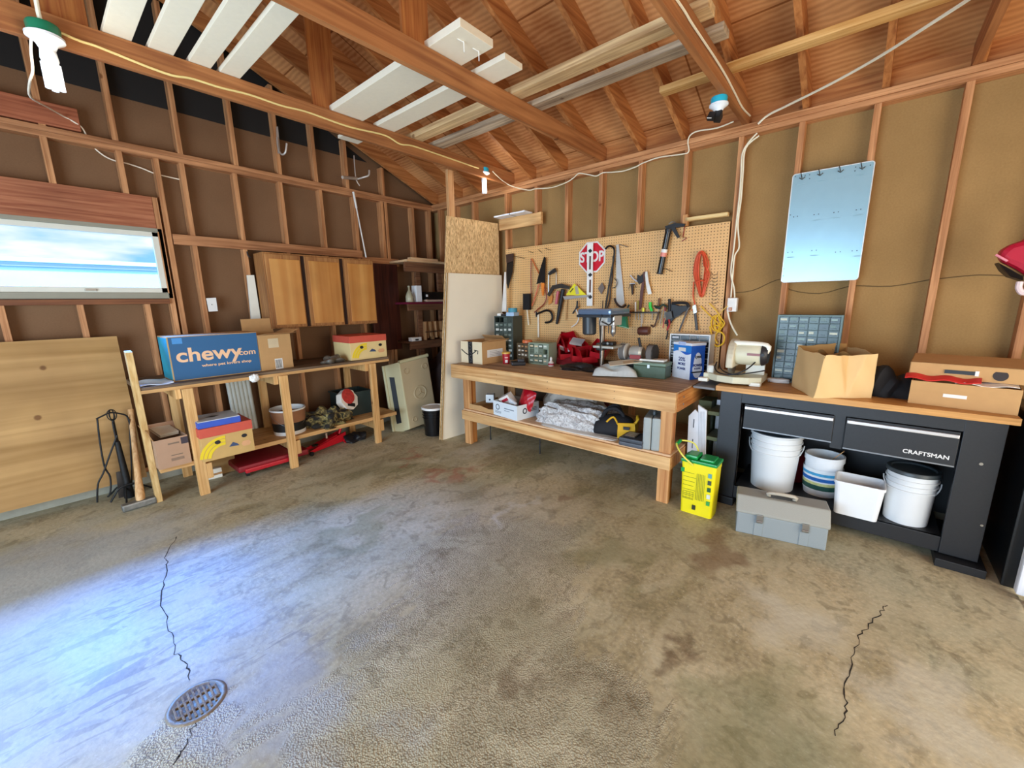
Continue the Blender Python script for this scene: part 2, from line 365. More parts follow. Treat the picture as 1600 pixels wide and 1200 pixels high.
def crack(pts, w):
    q = []
    for (a, b_) in zip(pts, pts[1:]):
        A, B = on(*a), on(*b_)
        for k in range(7):
            t = k/7; j = Vector((random.uniform(-1, 1), random.uniform(-1, 1), 0))*.008; q.append(A.lerp(B, t)+j)
    q.append(on(*pts[-1])); mb = MB(); pr = []
    for i, p in enumerate(q):
        d = (q[min(i+1, len(q)-1)]-q[max(i-1, 0)]).normalized(); n = Vector((-d.y, d.x, 0)); ww = w*random.uniform(.3, 1.)
        pr.append((mb.bm.verts.new((p.x+n.x*ww, p.y+n.y*ww, .0008)), mb.bm.verts.new((p.x-n.x*ww, p.y-n.y*ww, .0008))))
    for (a, b_), (c, d) in zip(pr, pr[1:]): mb.bm.faces.new((a, b_, d, c))
    return mb.build('crack', M_crack, fl)
crack([(276, 838), (258, 872), (262, 885), (250, 940), (266, 985), (275, 1022), (294, 1035), (296, 1063)], .0035)
crack([(306, 1128), (288, 1170), (270, 1196)], .0035)
crack([(1385, 945), (1375, 960), (1345, 990), (1332, 1030), (1318, 1075), (1322, 1110), (1305, 1150)], .003)
# drain set in the floor
dr = struct('trim_1', tuple(on(308, 1097))); DC = on(308, 1097)
MB().lathe([(.0, .001), (.078, .001), (.084, .005), (.094, .005), (.10, .0005)], DC, 40).build('drain_ring', mat('8a7a62', .5, .5, .35, .4, 40), dr, smooth=True)
g = MB()
for i in range(-4, 5):
    x = i*.017; h = math.sqrt(.076**2-x*x); g.box((DC.x+x, DC.y, .0045), (.008, 2*h, .005), bev=.002)
for y in (-.03, .03): g.box((DC.x, DC.y+y, .004), (.14, .01, .005))
g.build('drain_grate', mat('7c6c58', .7, .2, .5, .8, 60), dr)
# ---- left (gable) wall
wl = struct('wall_left', (0, YL, 0))
CURB = .10; WX0, WX1, WZ0, WZ1 = -.95, .865, 1.645, 2.195
def slab_y(mb, x0, x1, z0, z1, y0=YL+.089, y1=YL+.101): mb.b2((x0, y0, z0), (x1, y1, z1))
mb = MB(); slab_y(mb, XW-.1, WX0, CURB, 2.856); slab_y(mb, WX1, XR+.1, CURB, 2.856); slab_y(mb, WX0, WX1, CURB, WZ0); slab_y(mb, WX0, WX1, WZ1, 2.856)
gx0, gx1 = 2*RX-XR-.1, XR+.1; hz = roofz(RX)+.15
mb.prism([(gx0, 2.856), (gx1, 2.856), (gx1, 2.98), (RX, hz), (gx0, 2.98)], .012, Matrix.Translation((0, YL+.089, 0)))
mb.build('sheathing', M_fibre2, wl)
MB().prism([(gx0, 3.22), (gx1-1.0, 3.22), (RX, hz-.01)], .003, Matrix.Translation((0, YL+.085, 0))).build('black_felt', mat('1c1814', .9), wl)
MB().b2((XW-.1, YL-.01, 0), (XR+.1, YL+.12, CURB)).build('concrete_curb', mat('9a9686', .8, 0, .2, .3, 20), wl)
MB().b2((XW, YL, CURB), (XR, YL+.089, CURB+.038)).build('bottom_plate', M_studh, wl)
for z, dx in ((2.78, 0), (2.818, 0)): MB().b2((XW, YL, z), (XR+.089, YL+.089, z+.037), bev=.002).build('top_plate', M_studh, wl)
def stud_l(x, z0, z1, w=.038): MB().b2((x-w/2, YL, z0), (x+w/2, YL+.089, z1), bev=.0025).build('stud', M_stud, wl)
for x in (1.08, 1.485, 1.89, 2.30, 2.70, 3.06, 3.115, 3.52, 3.80): stud_l(x, CURB+.038, 2.78)
for x in (.905, .85): stud_l(x, CURB+.038, 2.78 if x > .88 else 2.46)
for x in (-.13, .27, .675): stud_l(x, CURB+.038, 1.57); stud_l(x, 2.46, 2.78)
for x in (-.54, -1.0, -1.05, -1.4, -1.8): stud_l(x, CURB+.038, 2.78 if x < -.9 else 1.57)
for x in (-1.3, -.9, -.5, -.12, .28, .67, 1.085, 1.51, 1.90, 2.27, 2.63, 3.10):
    stud_l(x, 2.856, roofz(x)+.0)
# horizontal nailers on the stud faces, header and rough sill of the window
MB().b2((.93, YL-.012, 2.085), (2.735, YL+.026, 2.172), bev=.002).build('nailer', M_studh, wl)
MB().b2((2.735, YL-.012, 2.01), (3.245, YL+.026, 2.105), bev=.002).build('nailer', M_studh, wl)
MB().b2((WX0-.1, YL-.004, WZ1+.01), (.83, YL+.06, 2.46), bev=.003).build('window_header', wood('8a4a30', 'b87856', 'x', knots=False), wl)
MB().b2((WX0-.1, YL-.02, 1.57), (.83, YL+.089, 1.612), bev=.003).build('rough_sill', wood('6e4028', '96603c', 'x'), wl)
MB().b2((WX0-.1, YL-.01, 2.865), (.48, YL+.03, 3.02), bev=.003).build('wide_board', wood('8a4a30', 'b87050', 'x'), wl)
MB().b2((-.05, YL-.035, 2.5), (.12, YL, 2.78)).build('blocking', M_raft, wl) if False else None
# ---- window
wn = struct('window_1', (0, YL, WZ0)); M_al = mat('b8b4a8', .45, .3, .1); M_vin = mat('d8d4c4', .5, 0, .06)
mb = MB(); f = .035
mb.b2((WX0, YL+.0, WZ0-.03), (WX1, YL+.07, WZ0+.02), bev=.004).b2((WX0, YL+.0, WZ1-.02), (WX1, YL+.07, WZ1+.012), bev=.004)
mb.b2((WX1-.03, YL+.0, WZ0), (WX1, YL+.07, WZ1), bev=.004).b2((WX0, YL+.0, WZ0), (WX0+.03, YL+.07, WZ1), bev=.004).build('window_frame', mat('8f8a78', .5, 0, .1), wn)
mb = MB(); a0, a1, c0, c1 = WX0+.03, WX1-.03, WZ0+.02, WZ1-.02
mb.b2((a0, YL+.012, c0), (a1, YL+.045, c0+.045), bev=.004).b2((a0, YL+.012, c1-.04), (a1, YL+.045, c1), bev=.004).b2((a0, YL+.012, c0), (a0+.04, YL+.045, c1), bev=.004).b2((a1-.045, YL+.012, c0), (a1, YL+.045, c1), bev=.004)
mb.build('sash', M_vin, wn)
MB().box((.35, YL+.008, c0+.02), (.07, .018, .016), bev=.004).build('latch', mat('9c968c', .4, .6), wn)
gl = bpy.data.materials.new('window_glass'); gl.use_nodes = True; gn = gl.node_tree; gn.nodes.clear()
o_ = N(gn, 'ShaderNodeOutputMaterial'); t_ = N(gn, 'ShaderNodeBsdfTransparent'); gg = N(gn, 'ShaderNodeBsdfGlossy'); gg.inputs['Roughness'].default_value = .02; mx_ = N(gn, 'ShaderNodeMixShader'); mx_.inputs[0].default_value = .07
t_.inputs[0].default_value = (.93, .97, .98, 1); gn.links.new(t_.outputs[0], mx_.inputs[1]); gn.links.new(gg.outputs[0], mx_.inputs[2]); gn.links.new(mx_.outputs[0], o_.inputs[0])
MB().b2((a0+.035, YL+.026, c0+.04), (a1-.04, YL+.03, c1-.035)).build('pane', gl, wn)
# ---- right wall
wr = struct('wall_right', (XR, 0, 0))
MB().b2((XR+.089, YS-.1, CURB), (XR+.101, YL+.1, 3.0)).build('sheathing', M_fibre, wr)
MB().b2((XR-.01, YS-.1, 0), (XR+.12, YL+.1, CURB)).build('concrete_curb', mat('8e8a7a', .8, 0, .2, .3, 20), wr)
MB().b2((XR, YS, CURB), (XR+.089, YL, CURB+.038)).build('bottom_plate', M_plate_y, wr)
MB().b2((XR-.004, YS, 2.78), (XR+.089, YL, 2.817), bev=.003).build('top_plate', M_plate_y, wr)
MB().b2((XR-.012, YS, 2.818), (XR+.089, YL, 2.857), bev=.003).build('top_plate', M_plate_y, wr)
MB().b2((XR+.07, YS, 2.857), (XR+.089, YL, 3.0)).build('frieze_board', wood('9a5a2e', 'c88a52', 'y'), wr)
for y in (4.60, 4.28, 3.94, 3.38, 2.935, 2.535, 2.138, 1.735, 1.325, .912, .52, .11, -.302, -.71, -1.12, -1.53, -1.94, -2.3):
    MB().b2((XR, y-.019, CURB+.038), (XR+.089, y+.019, 2.78), bev=.0025).build('stud', M_stud, wr)
# the sagging seam of the fibreboard
M_seam = mat('66502f', .9)
q = [Vector((XR+.086, y, z)) for y, z in ((.90, 1.585), (.75, 1.60), (.62, 1.665), (.54, 1.68), (.49, 1.60), (.3, 1.565), (.14, 1.61), (.08, 1.615), (-.1, 1.605), (-.28, 1.64), (-.33, 1.645), (-.5, 1.66), (-.7, 1.645), (-1.2, 1.65))]
MB().tube(q, .003, 6, 3).build('board_seam', M_seam, wr)
# ---- west and south walls with open vehicle doors (behind and left of the camera)
ww = struct('wall_west', (XW, 0, 0)); mb = MB()
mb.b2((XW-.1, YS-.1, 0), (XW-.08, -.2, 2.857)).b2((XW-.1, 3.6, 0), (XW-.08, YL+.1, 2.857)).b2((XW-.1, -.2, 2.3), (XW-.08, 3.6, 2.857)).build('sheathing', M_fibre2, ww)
MB().b2((XW-.089, YS, 2.78), (XW, YL, 2.857)).build('top_plate', M_plate_y, ww)
for y in (-.25, -.65, -1.05, -1.45, -1.85, 3.65, 4.05, 4.45): MB().b2((XW-.08, y-.019, 0), (XW, y+.019, 2.78)).build('stud', M_stud, ww)
MB().b2((XW-.08, -.2, 2.3), (XW, 3.6, 2.5)).build('door_header', M_plate_y, ww)
wsn = struct('wall_south', (0, YS, 0)); mb = MB()
mb.b2((XW-.1, YS-.1, 0), (-1.0, YS-.08, 2.857)).b2((2.8, YS-.1, 0), (XR+.1, YS-.08, 2.857)).b2((-1.0, YS-.1, 2.3), (2.8, YS-.08, 2.857))
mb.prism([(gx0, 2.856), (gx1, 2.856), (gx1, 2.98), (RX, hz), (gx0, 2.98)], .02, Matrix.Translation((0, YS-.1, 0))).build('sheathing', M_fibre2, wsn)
for x in (-1.9, -1.5, -1.04, 2.84, 3.2, 3.6): MB().b2((x-.019, YS-.08, 0), (x+.019, YS, 2.857)).build('stud', M_stud, wsn)
# ---- roof
def plyroof():
    m, nt, b = base('roof_plywood'); L = nt.links.new
    tc = N(nt, 'ShaderNodeTexCoord'); mp = N(nt, 'ShaderNodeMapping'); mp.inputs['Scale'].default_value = (1.6, .7, 1); L(tc.outputs['Object'], mp.inputs['Vector'])
    wv = N(nt, 'ShaderNodeTexWave'); wv.wave_type = 'BANDS'; wv.bands_direction = 'X'; wv.inputs['Scale'].default_value = 5.5; wv.inputs['Distortion'].default_value = 5; wv.inputs['Detail'].default_value = 3; wv.inputs['Detail Scale'].default_value = 1.2
    L(mp.outputs[0], wv.inputs['Vector'])
    no = N(nt, 'ShaderNodeTexNoise'); no.inputs['Scale'].default_value = 2.; no.inputs['Detail'].default_value = 5; L(tc.outputs['Object'], no.inputs['Vector'])
    r = N(nt, 'ShaderNodeValToRGB'); r.color_ramp.elements[0].color = s2l('9c5a2e')+(1,); r.color_ramp.elements[1].color = s2l('e0a268')+(1,); r.color_ramp.elements[0].position = .3; r.color_ramp.elements[1].position = .68
    mx = N(nt, 'ShaderNodeMixRGB'); mx.inputs[0].default_value = .88; L(wv.outputs['Fac'], mx.inputs[1]); L(no.outputs['Fac'], mx.inputs[2]); L(mx.outputs[0], r.inputs[0])
    br = N(nt, 'ShaderNodeTexBrick'); br.inputs['Scale'].default_value = 1; br.inputs['Brick Width'].default_value = 1.22; br.inputs['Row Height'].default_value = 2.44; br.inputs['Mortar Size'].default_value = .006; br.inputs['Mortar Smooth'].default_value = 0
    br.inputs['Color1'].default_value = (1, 1, 1, 1); br.inputs['Color2'].default_value = (.86, .84, .8, 1); br.inputs['Mortar'].default_value = (.45, .32, .2, 1); L(tc.outputs['Object'], br.inputs['Vector'])
    m2 = N(nt, 'ShaderNodeMixRGB'); m2.blend_type = 'MULTIPLY'; m2.inputs[0].default_value = 1; L(r.outputs[0], m2.inputs[1]); L(br.outputs['Color'], m2.inputs[2])
    L(m2.outputs[0], b.inputs['Base Color']); b.inputs['Roughness'].default_value = .7; b.inputs['Specular IOR Level'].default_value = .25
    return m
cl = struct('ceiling', (RX, 1.2, 2.857)); M_ply = plyroof(); ang = math.atan(SL); dz = .14/math.cos(ang)
for s in (1, -1):
    mb = MB(); xe = 3.5*s
    A = (RX, roofz(RX)+dz); B = (RX+xe, roofz(RX)-3.5*SL+dz)
    mb.prism([A, B, (B[0], B[1]+.014), (A[0], A[1]+.014)], YL-YS+.3, Matrix.Translation((0, YS-.15, 0))).build('roof_sheathing', M_ply, cl)
RAFT = [4.69, 4.20, 3.80, 3.365, 3.0, 2.585, 2.185, 1.74, 1.36, .905, .51, .085, -.33, -.74, -1.15, -1.56, -1.97, -2.35]
for y in RAFT:
    for s in (1, -1):
        a = (RX, roofz(RX)); b_ = (RX+s*3.14, roofz(RX)-3.14*SL)
        MB().prism([a, b_, (b_[0], b_[1]+dz), (a[0], a[1]+dz)], .038, Matrix.Translation((0, y-.019, 0))).build('rafter', M_raft, cl)
MB().b2((RX-.019, YS, roofz(RX)-.02), (RX+.019, YL, roofz(RX)+.16)).build('ridge_board', wood('924a26', 'c8804c', 'y'), cl)
for y0, y1 in ((3.300, 3.338), (2.120, 2.158), (.868, .911), (-.33, -.292), (-1.55, -1.51)):
    MB().b2((XW-.08, y0, 2.858), (XR+.07, y1, 2.999), bev=.003).build('tie_beam', M_tie, cl)
for (x0, x1, y0) in ((1.635, 1.825, 3.339), (1.610, 1.795, 2.159), (.25, .45, 3.339), (.25, .45, 2.159)):
    MB().b2((x0, y0, 2.90), (x1, y0+.02, roofz(max(x1, 2*RX-x0))+.06)).build('strut', M_strut, cl)
# post standing behind the leaning sheets
tag(MB().b2((3.13, 3.56, .0), (3.21, 3.60, 2.93), bev=.003).build('timber_post', wood('b87848', 'ecc08c', 'z')), 'tall pale timber post standing behind the leaning sheets', 'post')
# ---- outside, seen through the window
og = struct('ground', (0, 9, -.1)); MB().b2((-30, YL+.3, -.16), (30, 40, -.1)).build('lawn', mat('6a7a5a', .9), og)
# ================================================================ SHARED SHAPES
def poly_plate(mb, pts, nrm, t):
    """polygon through 3D points, thickened by t along nrm"""
    n = Vector(nrm).normalized()*t; P = [Vector(p) for p in pts]
    a = [mb.bm.verts.new(p) for p in P]; b_ = [mb.bm.verts.new(p+n) for p in P]
    mb.bm.faces.new(a); mb.bm.faces.new(b_[::-1]); k = len(P)
    for i in range(k): mb.bm.faces.new((a[i], b_[i], b_[(i+1) % k], a[(i+1) % k]))
    return mb
def plR(px, x=3.82, t=.012, mb=None): return poly_plate(mb or MB(), [xr(a, b, x) for a, b in px], (-1, 0, 0), t)
def plL(px, y=4.7, t=.012, mb=None): return poly_plate(mb or MB(), [yl(a, b, y) for a, b in px], (0, -1, 0), t)
def rdR(px, x=3.82, r=.006, mb=None, sm=4, n=8): return (mb or MB()).tube([xr(p[0], p[1], p[2] if len(p) > 2 else x) for p in px], r, n, sm)
def rdL(px, y=4.7, r=.006, mb=None, sm=4, n=8): return (mb or MB()).tube([yl(p[0], p[1], p[2] if len(p) > 2 else y) for p in px], r, n, sm)
def wthing(name, label, cat, c, group=None): return thing(name, label, cat, tuple(c), group=group, world=True)
def box3(pl, pc, pr, z, top):
    A, C, R_ = on(*pl, z), on(*pc, z), on(*pr, z); d = C-A
    return A, math.atan2(d.y, d.x), d.length, (R_-C).length, hgt(C, top)-z
def shell(w, d, h, t=.004, bottom=True):
    """open-topped box walls, local coords x 0..w, y 0..d"""
    mb = MB(); mb.b2((0, 0, 0), (w, t, h)).b2((0, d-t, 0), (w, d, h)).b2((0, t, 0), (t, d-t, h)).b2((w-t, t, 0), (w, d-t, h))
    if bottom: mb.b2((t, t, 0), (w-t, d-t, t))
    return mb
def flap(parent, p0, p1, length, ang, m, out, name='flap', t=.004):
    """lid flap hinged on p0-p1 (local), leaning out by ang from vertical"""
    p0, p1 = Vector(p0), Vector(p1); u = (p1-p0).normalized(); o = Vector(out); dirv = (Vector((0, 0, 1))*math.cos(ang)+o*math.sin(ang))
    mb = MB(); poly_plate(mb, [p0+u*.004, p1-u*.004, p1-u*.012+dirv*length, p0+u*.012+dirv*length], o*math.cos(ang)-Vector((0, 0, 1))*math.sin(ang), t); return mb.build(name, m, parent)
CARD = mat('c49a68', .85, 0, .08, 0, 20, .2); CARD_D = mat('a87c50', .85, 0, .1, 0, 20, .2); WHITE = mat('e8e6e0', .5, 0, .03); BLACK = mat('17171a', .5, 0, .2)
BLACKG = mat('101012', .25, 0, .1); STEEL = mat('a8a8a6', .35, .9, .1); DSTEEL = mat('4c4844', .45, .8, .25); RED = mat('c01824', .4, 0, .1); WOODH = wood('c08a4c', 'e6bc84', 'z', knots=False)
def bucket(name, label, cat, c, r, h, m, rim=None, lid=None, bail=None, rb=None, rings=3, group=None, handle_side=0, tilt=0, handle_m=None):
    rb = rb or r*.86; t = thing(name, label, cat, c, handle_side, group)
    pr = [(0, .004), (rb-.004, .004), (rb-.004, 0), (rb, 0), (rb, .004)]
    zz = h*.6
    def rr(z): return rb+(r-rb)*z/h
    pr += [(rr(zz), zz)]
    for k in range(rings):
        z = h*(.68+.1*k); pr += [(rr(z-.012), z-.012), (rr(z)+.007, z-.010), (rr(z)+.007, z-.004), (rr(z), z-.002)]
    pr += [(r, h-.012), (r+.005, h-.01), (r+.005, h), (r-.003, h), (r-.004, h-.01), (rb-.004, .006), (0, .006)]
    MB().lathe(pr, n=40).build('pail_body', m, t, smooth=True)
    if lid: MB().lathe([(0, h+.004), (r-.02, h+.004), (r-.014, h+.012), (r+.004, h+.012), (r+.008, h+.006), (r+.008, h-.012), (r+.006, h-.012), (r+.005, h)], n=40).build('lid', lid, t, smooth=True)
    if bail:
        pts = [Vector((math.cos(a)*(r+.012), -math.sin(a)*(r+.012)*math.cos(bail), h*.82-math.sin(a)*(r+.012)*math.sin(bail))) for a in [PI*k/16 for k in range(17)]]
        bl = MB().tube(pts, .0035, 6).build('bail', handle_m or mat('d8dcde', .3, .3), t, smooth=True)
        mid = pts[6:11]; MB().tube(mid, .008, 8).build('grip', WHITE, t, smooth=True)
    return t
# ================================================================ LEFT SIDE
# ---- plywood sheet leaning on the left wall
M_plysheet = wood('96703f', 'bc9460', 'x', knots=True, grain=.22, rough=.65)
a = yl(187, 525, 4.715); mb = MB()
A0 = Vector((-1.25, 4.60, .10)); A1 = Vector((a.x-.02, 4.60, .10))
poly_plate(mb, [A0, A1, Vector((a.x-.02, 4.71, a.z)), Vector((-1.25, 4.71, a.z))], (0, -1, .1), .016)
tag(mb.build('plywood_sheet', M_plysheet), 'large blonde plywood sheet leaning on the wall below the window', 'plywood')
# ---- timber leaning at the bench's left end
mb = MB(); p0 = on(250, 784); p1 = yl(200, 549, 4.04)
mb.beam((p0.x, p0.y+.03, 0), (p1.x, 4.04, p1.z), .04, .07, up=(0, 1, 0), bev=.004)
tag(mb.build('timber_stick', wood('c89c5c', 'f0d094', 'z', knots=False)), 'pale timber stick leaning against the left end of the wooden shelf bench', 'timber')
# ---- fireplace tool set
M_iron = mat('1a1816', .55, .3, .3, .3, 60)
c = on(190, 782); cy = c.y+.06; cx = yl(176, 655, cy).x
t = wthing('fireplace_tool_set', 'black iron fireplace tool stand with tongs, poker, brush and shovel', 'fireplace tools', (cx, cy, 0))
Y0 = cy
mb = MB(); 
for a_ in (.3, 2.4, 4.5):
    mb.tube([(cx, cy, .07), (cx+.06*math.cos(a_), cy+.06*math.sin(a_), .09), (cx+.13*math.cos(a_), cy+.13*math.sin(a_), .03), (cx+.16*math.cos(a_), cy+.16*math.sin(a_), .006)], .007, 8, 5)
mb.build('foot', M_iron, t, smooth=True)
top = yl(176, 655, Y0); MB().tube([(cx, cy, .07), (cx, cy, top.z)], .009, 8).build('pole', M_iron, t, smooth=True)
rdL([(150, 655), (160, 650), (172, 645), (186, 646), (198, 650), (202, 660)], Y0, .006).build('hanger_bar', M_iron, t, smooth=True)
mb = MB()
for a_ in (0, PI/3, 2*PI/3):
    z0 = top.z+.035; mb.tube([(cx+.028*math.cos(a_)*math.sin(p), cy+.028*math.sin(a_)*math.sin(p), z0+.045*math.cos(p)) for p in [2*PI*k/14 for k in range(14)]], .0035, 6, closed=True)
mb.build('basket_knob', M_iron, t, smooth=True)
mb = MB(); rdL([(152, 655), (156, 690), (163, 728), (172, 745), (173, 765), (170, 775)], Y0-.03, .006, mb); rdL([(183, 680), (170, 715), (161, 740), (153, 757), (152, 785)], Y0-.04, .006, mb); mb.build('tongs', M_iron, t, smooth=True)
mb = MB(); rdL([(176, 660), (180, 680), (190, 720), (198, 752)], Y0-.03, .006, mb); mb.build('brush_handle', M_iron, t, smooth=True)
mb = MB(); p = [yl(x_, y_, Y0-.03) for x_, y_ in ((183, 690), (199, 755))]; mb.loft([(p[0], .018), (p[1], .026)], 12); mb.build('brush_sleeve', M_iron, t, smooth=True)
p = [yl(x_, y_, Y0-.03) for x_, y_ in ((199, 755), (204, 783))]; MB().loft([(p[0], .026), (p[1], .036)], 14).build('bristles', mat('0f0e0d', .95, 0, .3, .8, 200), t, smooth=True)
mb = MB(); rdL([(202, 655), (204, 700), (206, 745), (204, 778)], Y0-.01, .005, mb); mb.build('poker', M_iron, t, smooth=True)
mb = MB(); rdL([(215, 754), (200, 757), (186, 764), (178, 776), (173, 785)], Y0-.07, .007, mb); mb.build('poker_hook', M_iron, t, smooth=True)
mb = plL([(181, 738), (188, 736), (197, 778), (186, 783)], Y0+.02, .006); mb.build('shovel_blade', mat('5a5654', .35, .8, .3), t)
# ---- sledgehammer
hb = on(215, 793); t = wthing('sledgehammer', 'sledgehammer standing on its head with a pale wooden handle', 'hammer', (hb.x, hb.y, 0))
p0 = on(190, 795, .03); p1 = on(244, 779, .03); MB().beam(p0, p1, .062, .055, bev=.012).build('head', mat('8a8a86', .5, .8, .4, .3, 40), t)
k0 = p0.lerp(p1, .55); k1 = yl(204, 640, 4.56)
MB().loft([(k0, .026), (k0.lerp(k1, .08), .03), (k0.lerp(k1, .25), .022), (k0.lerp(k1, .6), .018), (k1, .019)], 14).build('handle', wood('c4925c', 'e8c090', 'z', knots=False), t, smooth=True)
# ---- left wooden shelf bench
bl = wthing('shelf_bench', 'long pine shelf bench with a dark worn top under the wall cabinets', 'workbench', (1.5, 4.4, 0))
M_pine = wood('c08c50', 'e8bc80', 'z'); M_pinex = wood('b88850', 'dcb078', 'x'); M_dktop = wood('4e3e30', '86705a', 'x', knots=True)
for i, (y0, y1) in enumerate(((4.05, 4.27), (4.275, 4.49), (4.495, 4.70))): MB().b2((.44, y0, .915), (2.56, y1, .953), bev=.003).build('top_plank', M_dktop, bl)
MB().b2((.44, 4.045, .905), (2.56, 4.052, .93)).build('front_edge', M_pinex, bl)
for y0, y1 in ((4.06, 4.25), (4.255, 4.45), (4.455, 4.64)): MB().b2((.47, y0, .262), (2.62, y1, .30), bev=.003).build('shelf_plank', M_pinex, bl)
for x in (.72, 1.435, 2.345):
    MB().b2((x-.035, 4.02, 0), (x+.035, 4.058, .905), bev=.004).build('leg', M_pine, bl); MB().b2((x-.035, 4.60, 0), (x+.035, 4.638, .915), bev=.004).build('leg', M_pine, bl)
    MB().b2((x+.035, 4.02, .13), (x+.075, 4.66, .262), bev=.004).build('shelf_bearer', M_pine, bl); MB().b2((x-.075, 4.06, .825), (x-.037, 4.66, .914), bev=.004).build('top_bearer', M_pine, bl)
ZB = .953; ZS = .30
# white cloth at the bench's left end
tag(MB().grid(lambda u, v: (.455+.2*u, 4.08+.32*v, ZB+.006+.006*math.sin(u*7+v*5)), 10, 10).build('white_cloth', mat('dfe6ea', .8), None, smooth=True, solid=.006), 'crumpled white sheet lying at the left end of the shelf bench', 'cloth')
# ---- navy box with orange-cream lettering
A, rz, w = frame((272, 597), (409, 580), ZB); h = hgt(A, 527)-ZB; A = A+Vector((0, 0, 0))
t = thing('pet_food_box', 'long navy blue shipping box with peach lettering on the shelf bench', 'box', A, rz)
NAVY = mat('1f5a86', .55, 0, .06); TEAL = mat('2aa0b8', .5, 0, .3, 0, 9)
MB().b2((0, .003, 0), (w, .33, h), bev=.003).build('carton', CARD, t)
MB().b2((.008, 0, .008), (w-.004, .003, h-.006)).build('front_print', NAVY, t); MB().b2((-.002, .012, .01), (0, .32, h-.01)).build('side_print', TEAL, t)
MB().b2((.03, -.0008, h-.058), (.095, .0, h-.012)).build('blue_label', mat('3c8ac8', .5), t)
M_pe = mat('eebd92', .6)
text('chewy', .155, M_pe, t, (w*.42, -.001, h*.56), FRONT, bold=.0035, sx=1.15)
text('.com', .066, M_pe, t, (w*.84, -.001, h*.52), FRONT, bold=.0012, sx=1.15)
text('where pet lovers shop', .032, M_pe, t, (w*.60, -.001, h*.30), FRONT, bold=.0006, sx=1.25)
# ---- open brown carton beside it
A, rz, w = frame((410, 580), (459, 573), ZB); h = hgt(A, 524)-ZB
t = thing('shipping_carton', 'small open brown carton with raised flaps beside the navy box', 'box', A, rz)
shell(w, .28, h).build('carton', CARD, t)
flap(t, (0, .28, h), (w, .28, h), .14, -.15, CARD, (0, -1, 0)); flap(t, (0, 0, h), (w, 0, h), .13, 1.45, CARD_D, (0, -1, 0)); flap(t, (w, 0, h), (w, .28, h), .1, 1.2, CARD, (1, 0, 0))
MB().b2((w*.28, -.001, h*.62), (w*.6, 0, h*.88)).build('tape', mat('d8c4a0', .4), t); MB().b2((w*.42, -.001, .0), (w*.66, 0, h*.3)).build('barcode_label', WHITE, t)
for k in range(6): MB().b2((w*(.44+.033*k), -.0016, .01), (w*(.455+.033*k), -.001, h*.27)).build('bar', BLACK, t)
# ---- banana boxes: drawing of yellow bananas on a white/cream carton with a red lid
M_cream = mat('e0c488', .7, 0, .08); M_lidr = mat('c8503c', .6, 0, .12); M_ban = mat('e8c820', .6)
def banana_box(label, A, rz, w, d, h, body):
    t = thing('banana_box', label, 'box', A, rz, 'fruit cartons on the shelf bench')
    MB().b2((0, 0, 0), (w, d, h*.74), bev=.003).build('carton', body, t)
    MB().b2((-.004, -.004, h*.72), (w+.004, d+.004, h), bev=.004).build('lid', M_lidr, t)
    def arc(cx, cz, r0, r1, a0, a1):
        P = [(cx+r1*math.cos(a0+(a1-a0)*k/12), cz+r1*math.sin(a0+(a1-a0)*k/12)) for k in range(13)]; Q = [(cx+r0*math.cos(a0+(a1-a0)*k/12)*1.0, cz+r0*math.sin(a0+(a1-a0)*k/12)) for k in range(12, -1, -1)]; return P+Q
    for k in range(3): MB().prism([(x_*1.0, z_) for x_, z_ in arc(w*.42, h*.02, h*(.38+.1*k), h*(.46+.1*k), 1.5, 3.0)], .002, Matrix.Translation((0, -.002, 0))).build('banana_print', M_ban, t)
    for fx, fz in ((.3, .52), (.82, .55)): MB().lathe([(0, 0), (.016, 0), (.016, .002), (0, .002)], M=Matrix.Translation((w*fx, -.001, h*fz)) @ Matrix.Rotation(PI/2, 4, 'X'), sx=1.3, n=16).build('hand_hole', BLACK, t)
    MB().prism([(w*.5, h*.3), (w*.58, h*.42), (w*.66, h*.36), (w*.7, h*.28)], .002, Matrix.Translation((0, -.002, 0))).build('logo_print', mat('3a4a6a', .6), t)
    MB().prism([(w*.74, h*.3), (w*.78, h*.38), (w*.9, h*.38), (w*.94, h*.3), (w*.9, h*.22), (w*.78, h*.22)], .0015, Matrix.Translation((0, -.0015, 0))).build('oval_print', mat('d8a070', .6), t)
    return t
A, rz, w, d, h = box3((318, 722), (318+82, 702), (401, 700), ZS, 660)
A, rz, w = frame((319, 723), (399, 703), ZS); h = hgt(A, 672)-ZS
banana_box('banana box with red rim carrying a blue game box on the lower shelf', A, rz, w, .33, h, mat('c8a060', .7, 0, .1))
ban1 = (A, rz, w, h)
A, rz, w = frame((549, 564), (605, 557), ZB); h = hgt(A, 526)-ZB
banana_box('cream banana box with red lid at the right end of the bench top', A, rz, w, .36, h, M_cream)
# side prints of that box: left side facing the window
# ---- board game box on the lower banana box
A, rz, w, h = ban1; t = thing('game_box', 'flat blue and white game box on top of the lower banana box', 'box', A+Vector((0, .01, h+.001)), rz-.03)
MB().b2((0, 0, 0), (w*.80, .28, .05), bev=.002).build('box_base', mat('2c50b0', .5), t); MB().b2((.004, .004, .05), (w*.80-.004, .276, .056)).build('box_top', mat('c0c4c8', .45, 0, .12), t)
MB().prism([(0, -.03), (.05, 0), (0, .03), (-.05, 0)], .001, Matrix.Translation((w*.35, .14, .0565)) @ Matrix.Rotation(-PI/2, 4, 'X')).build('diamond_print', BLACK, t)
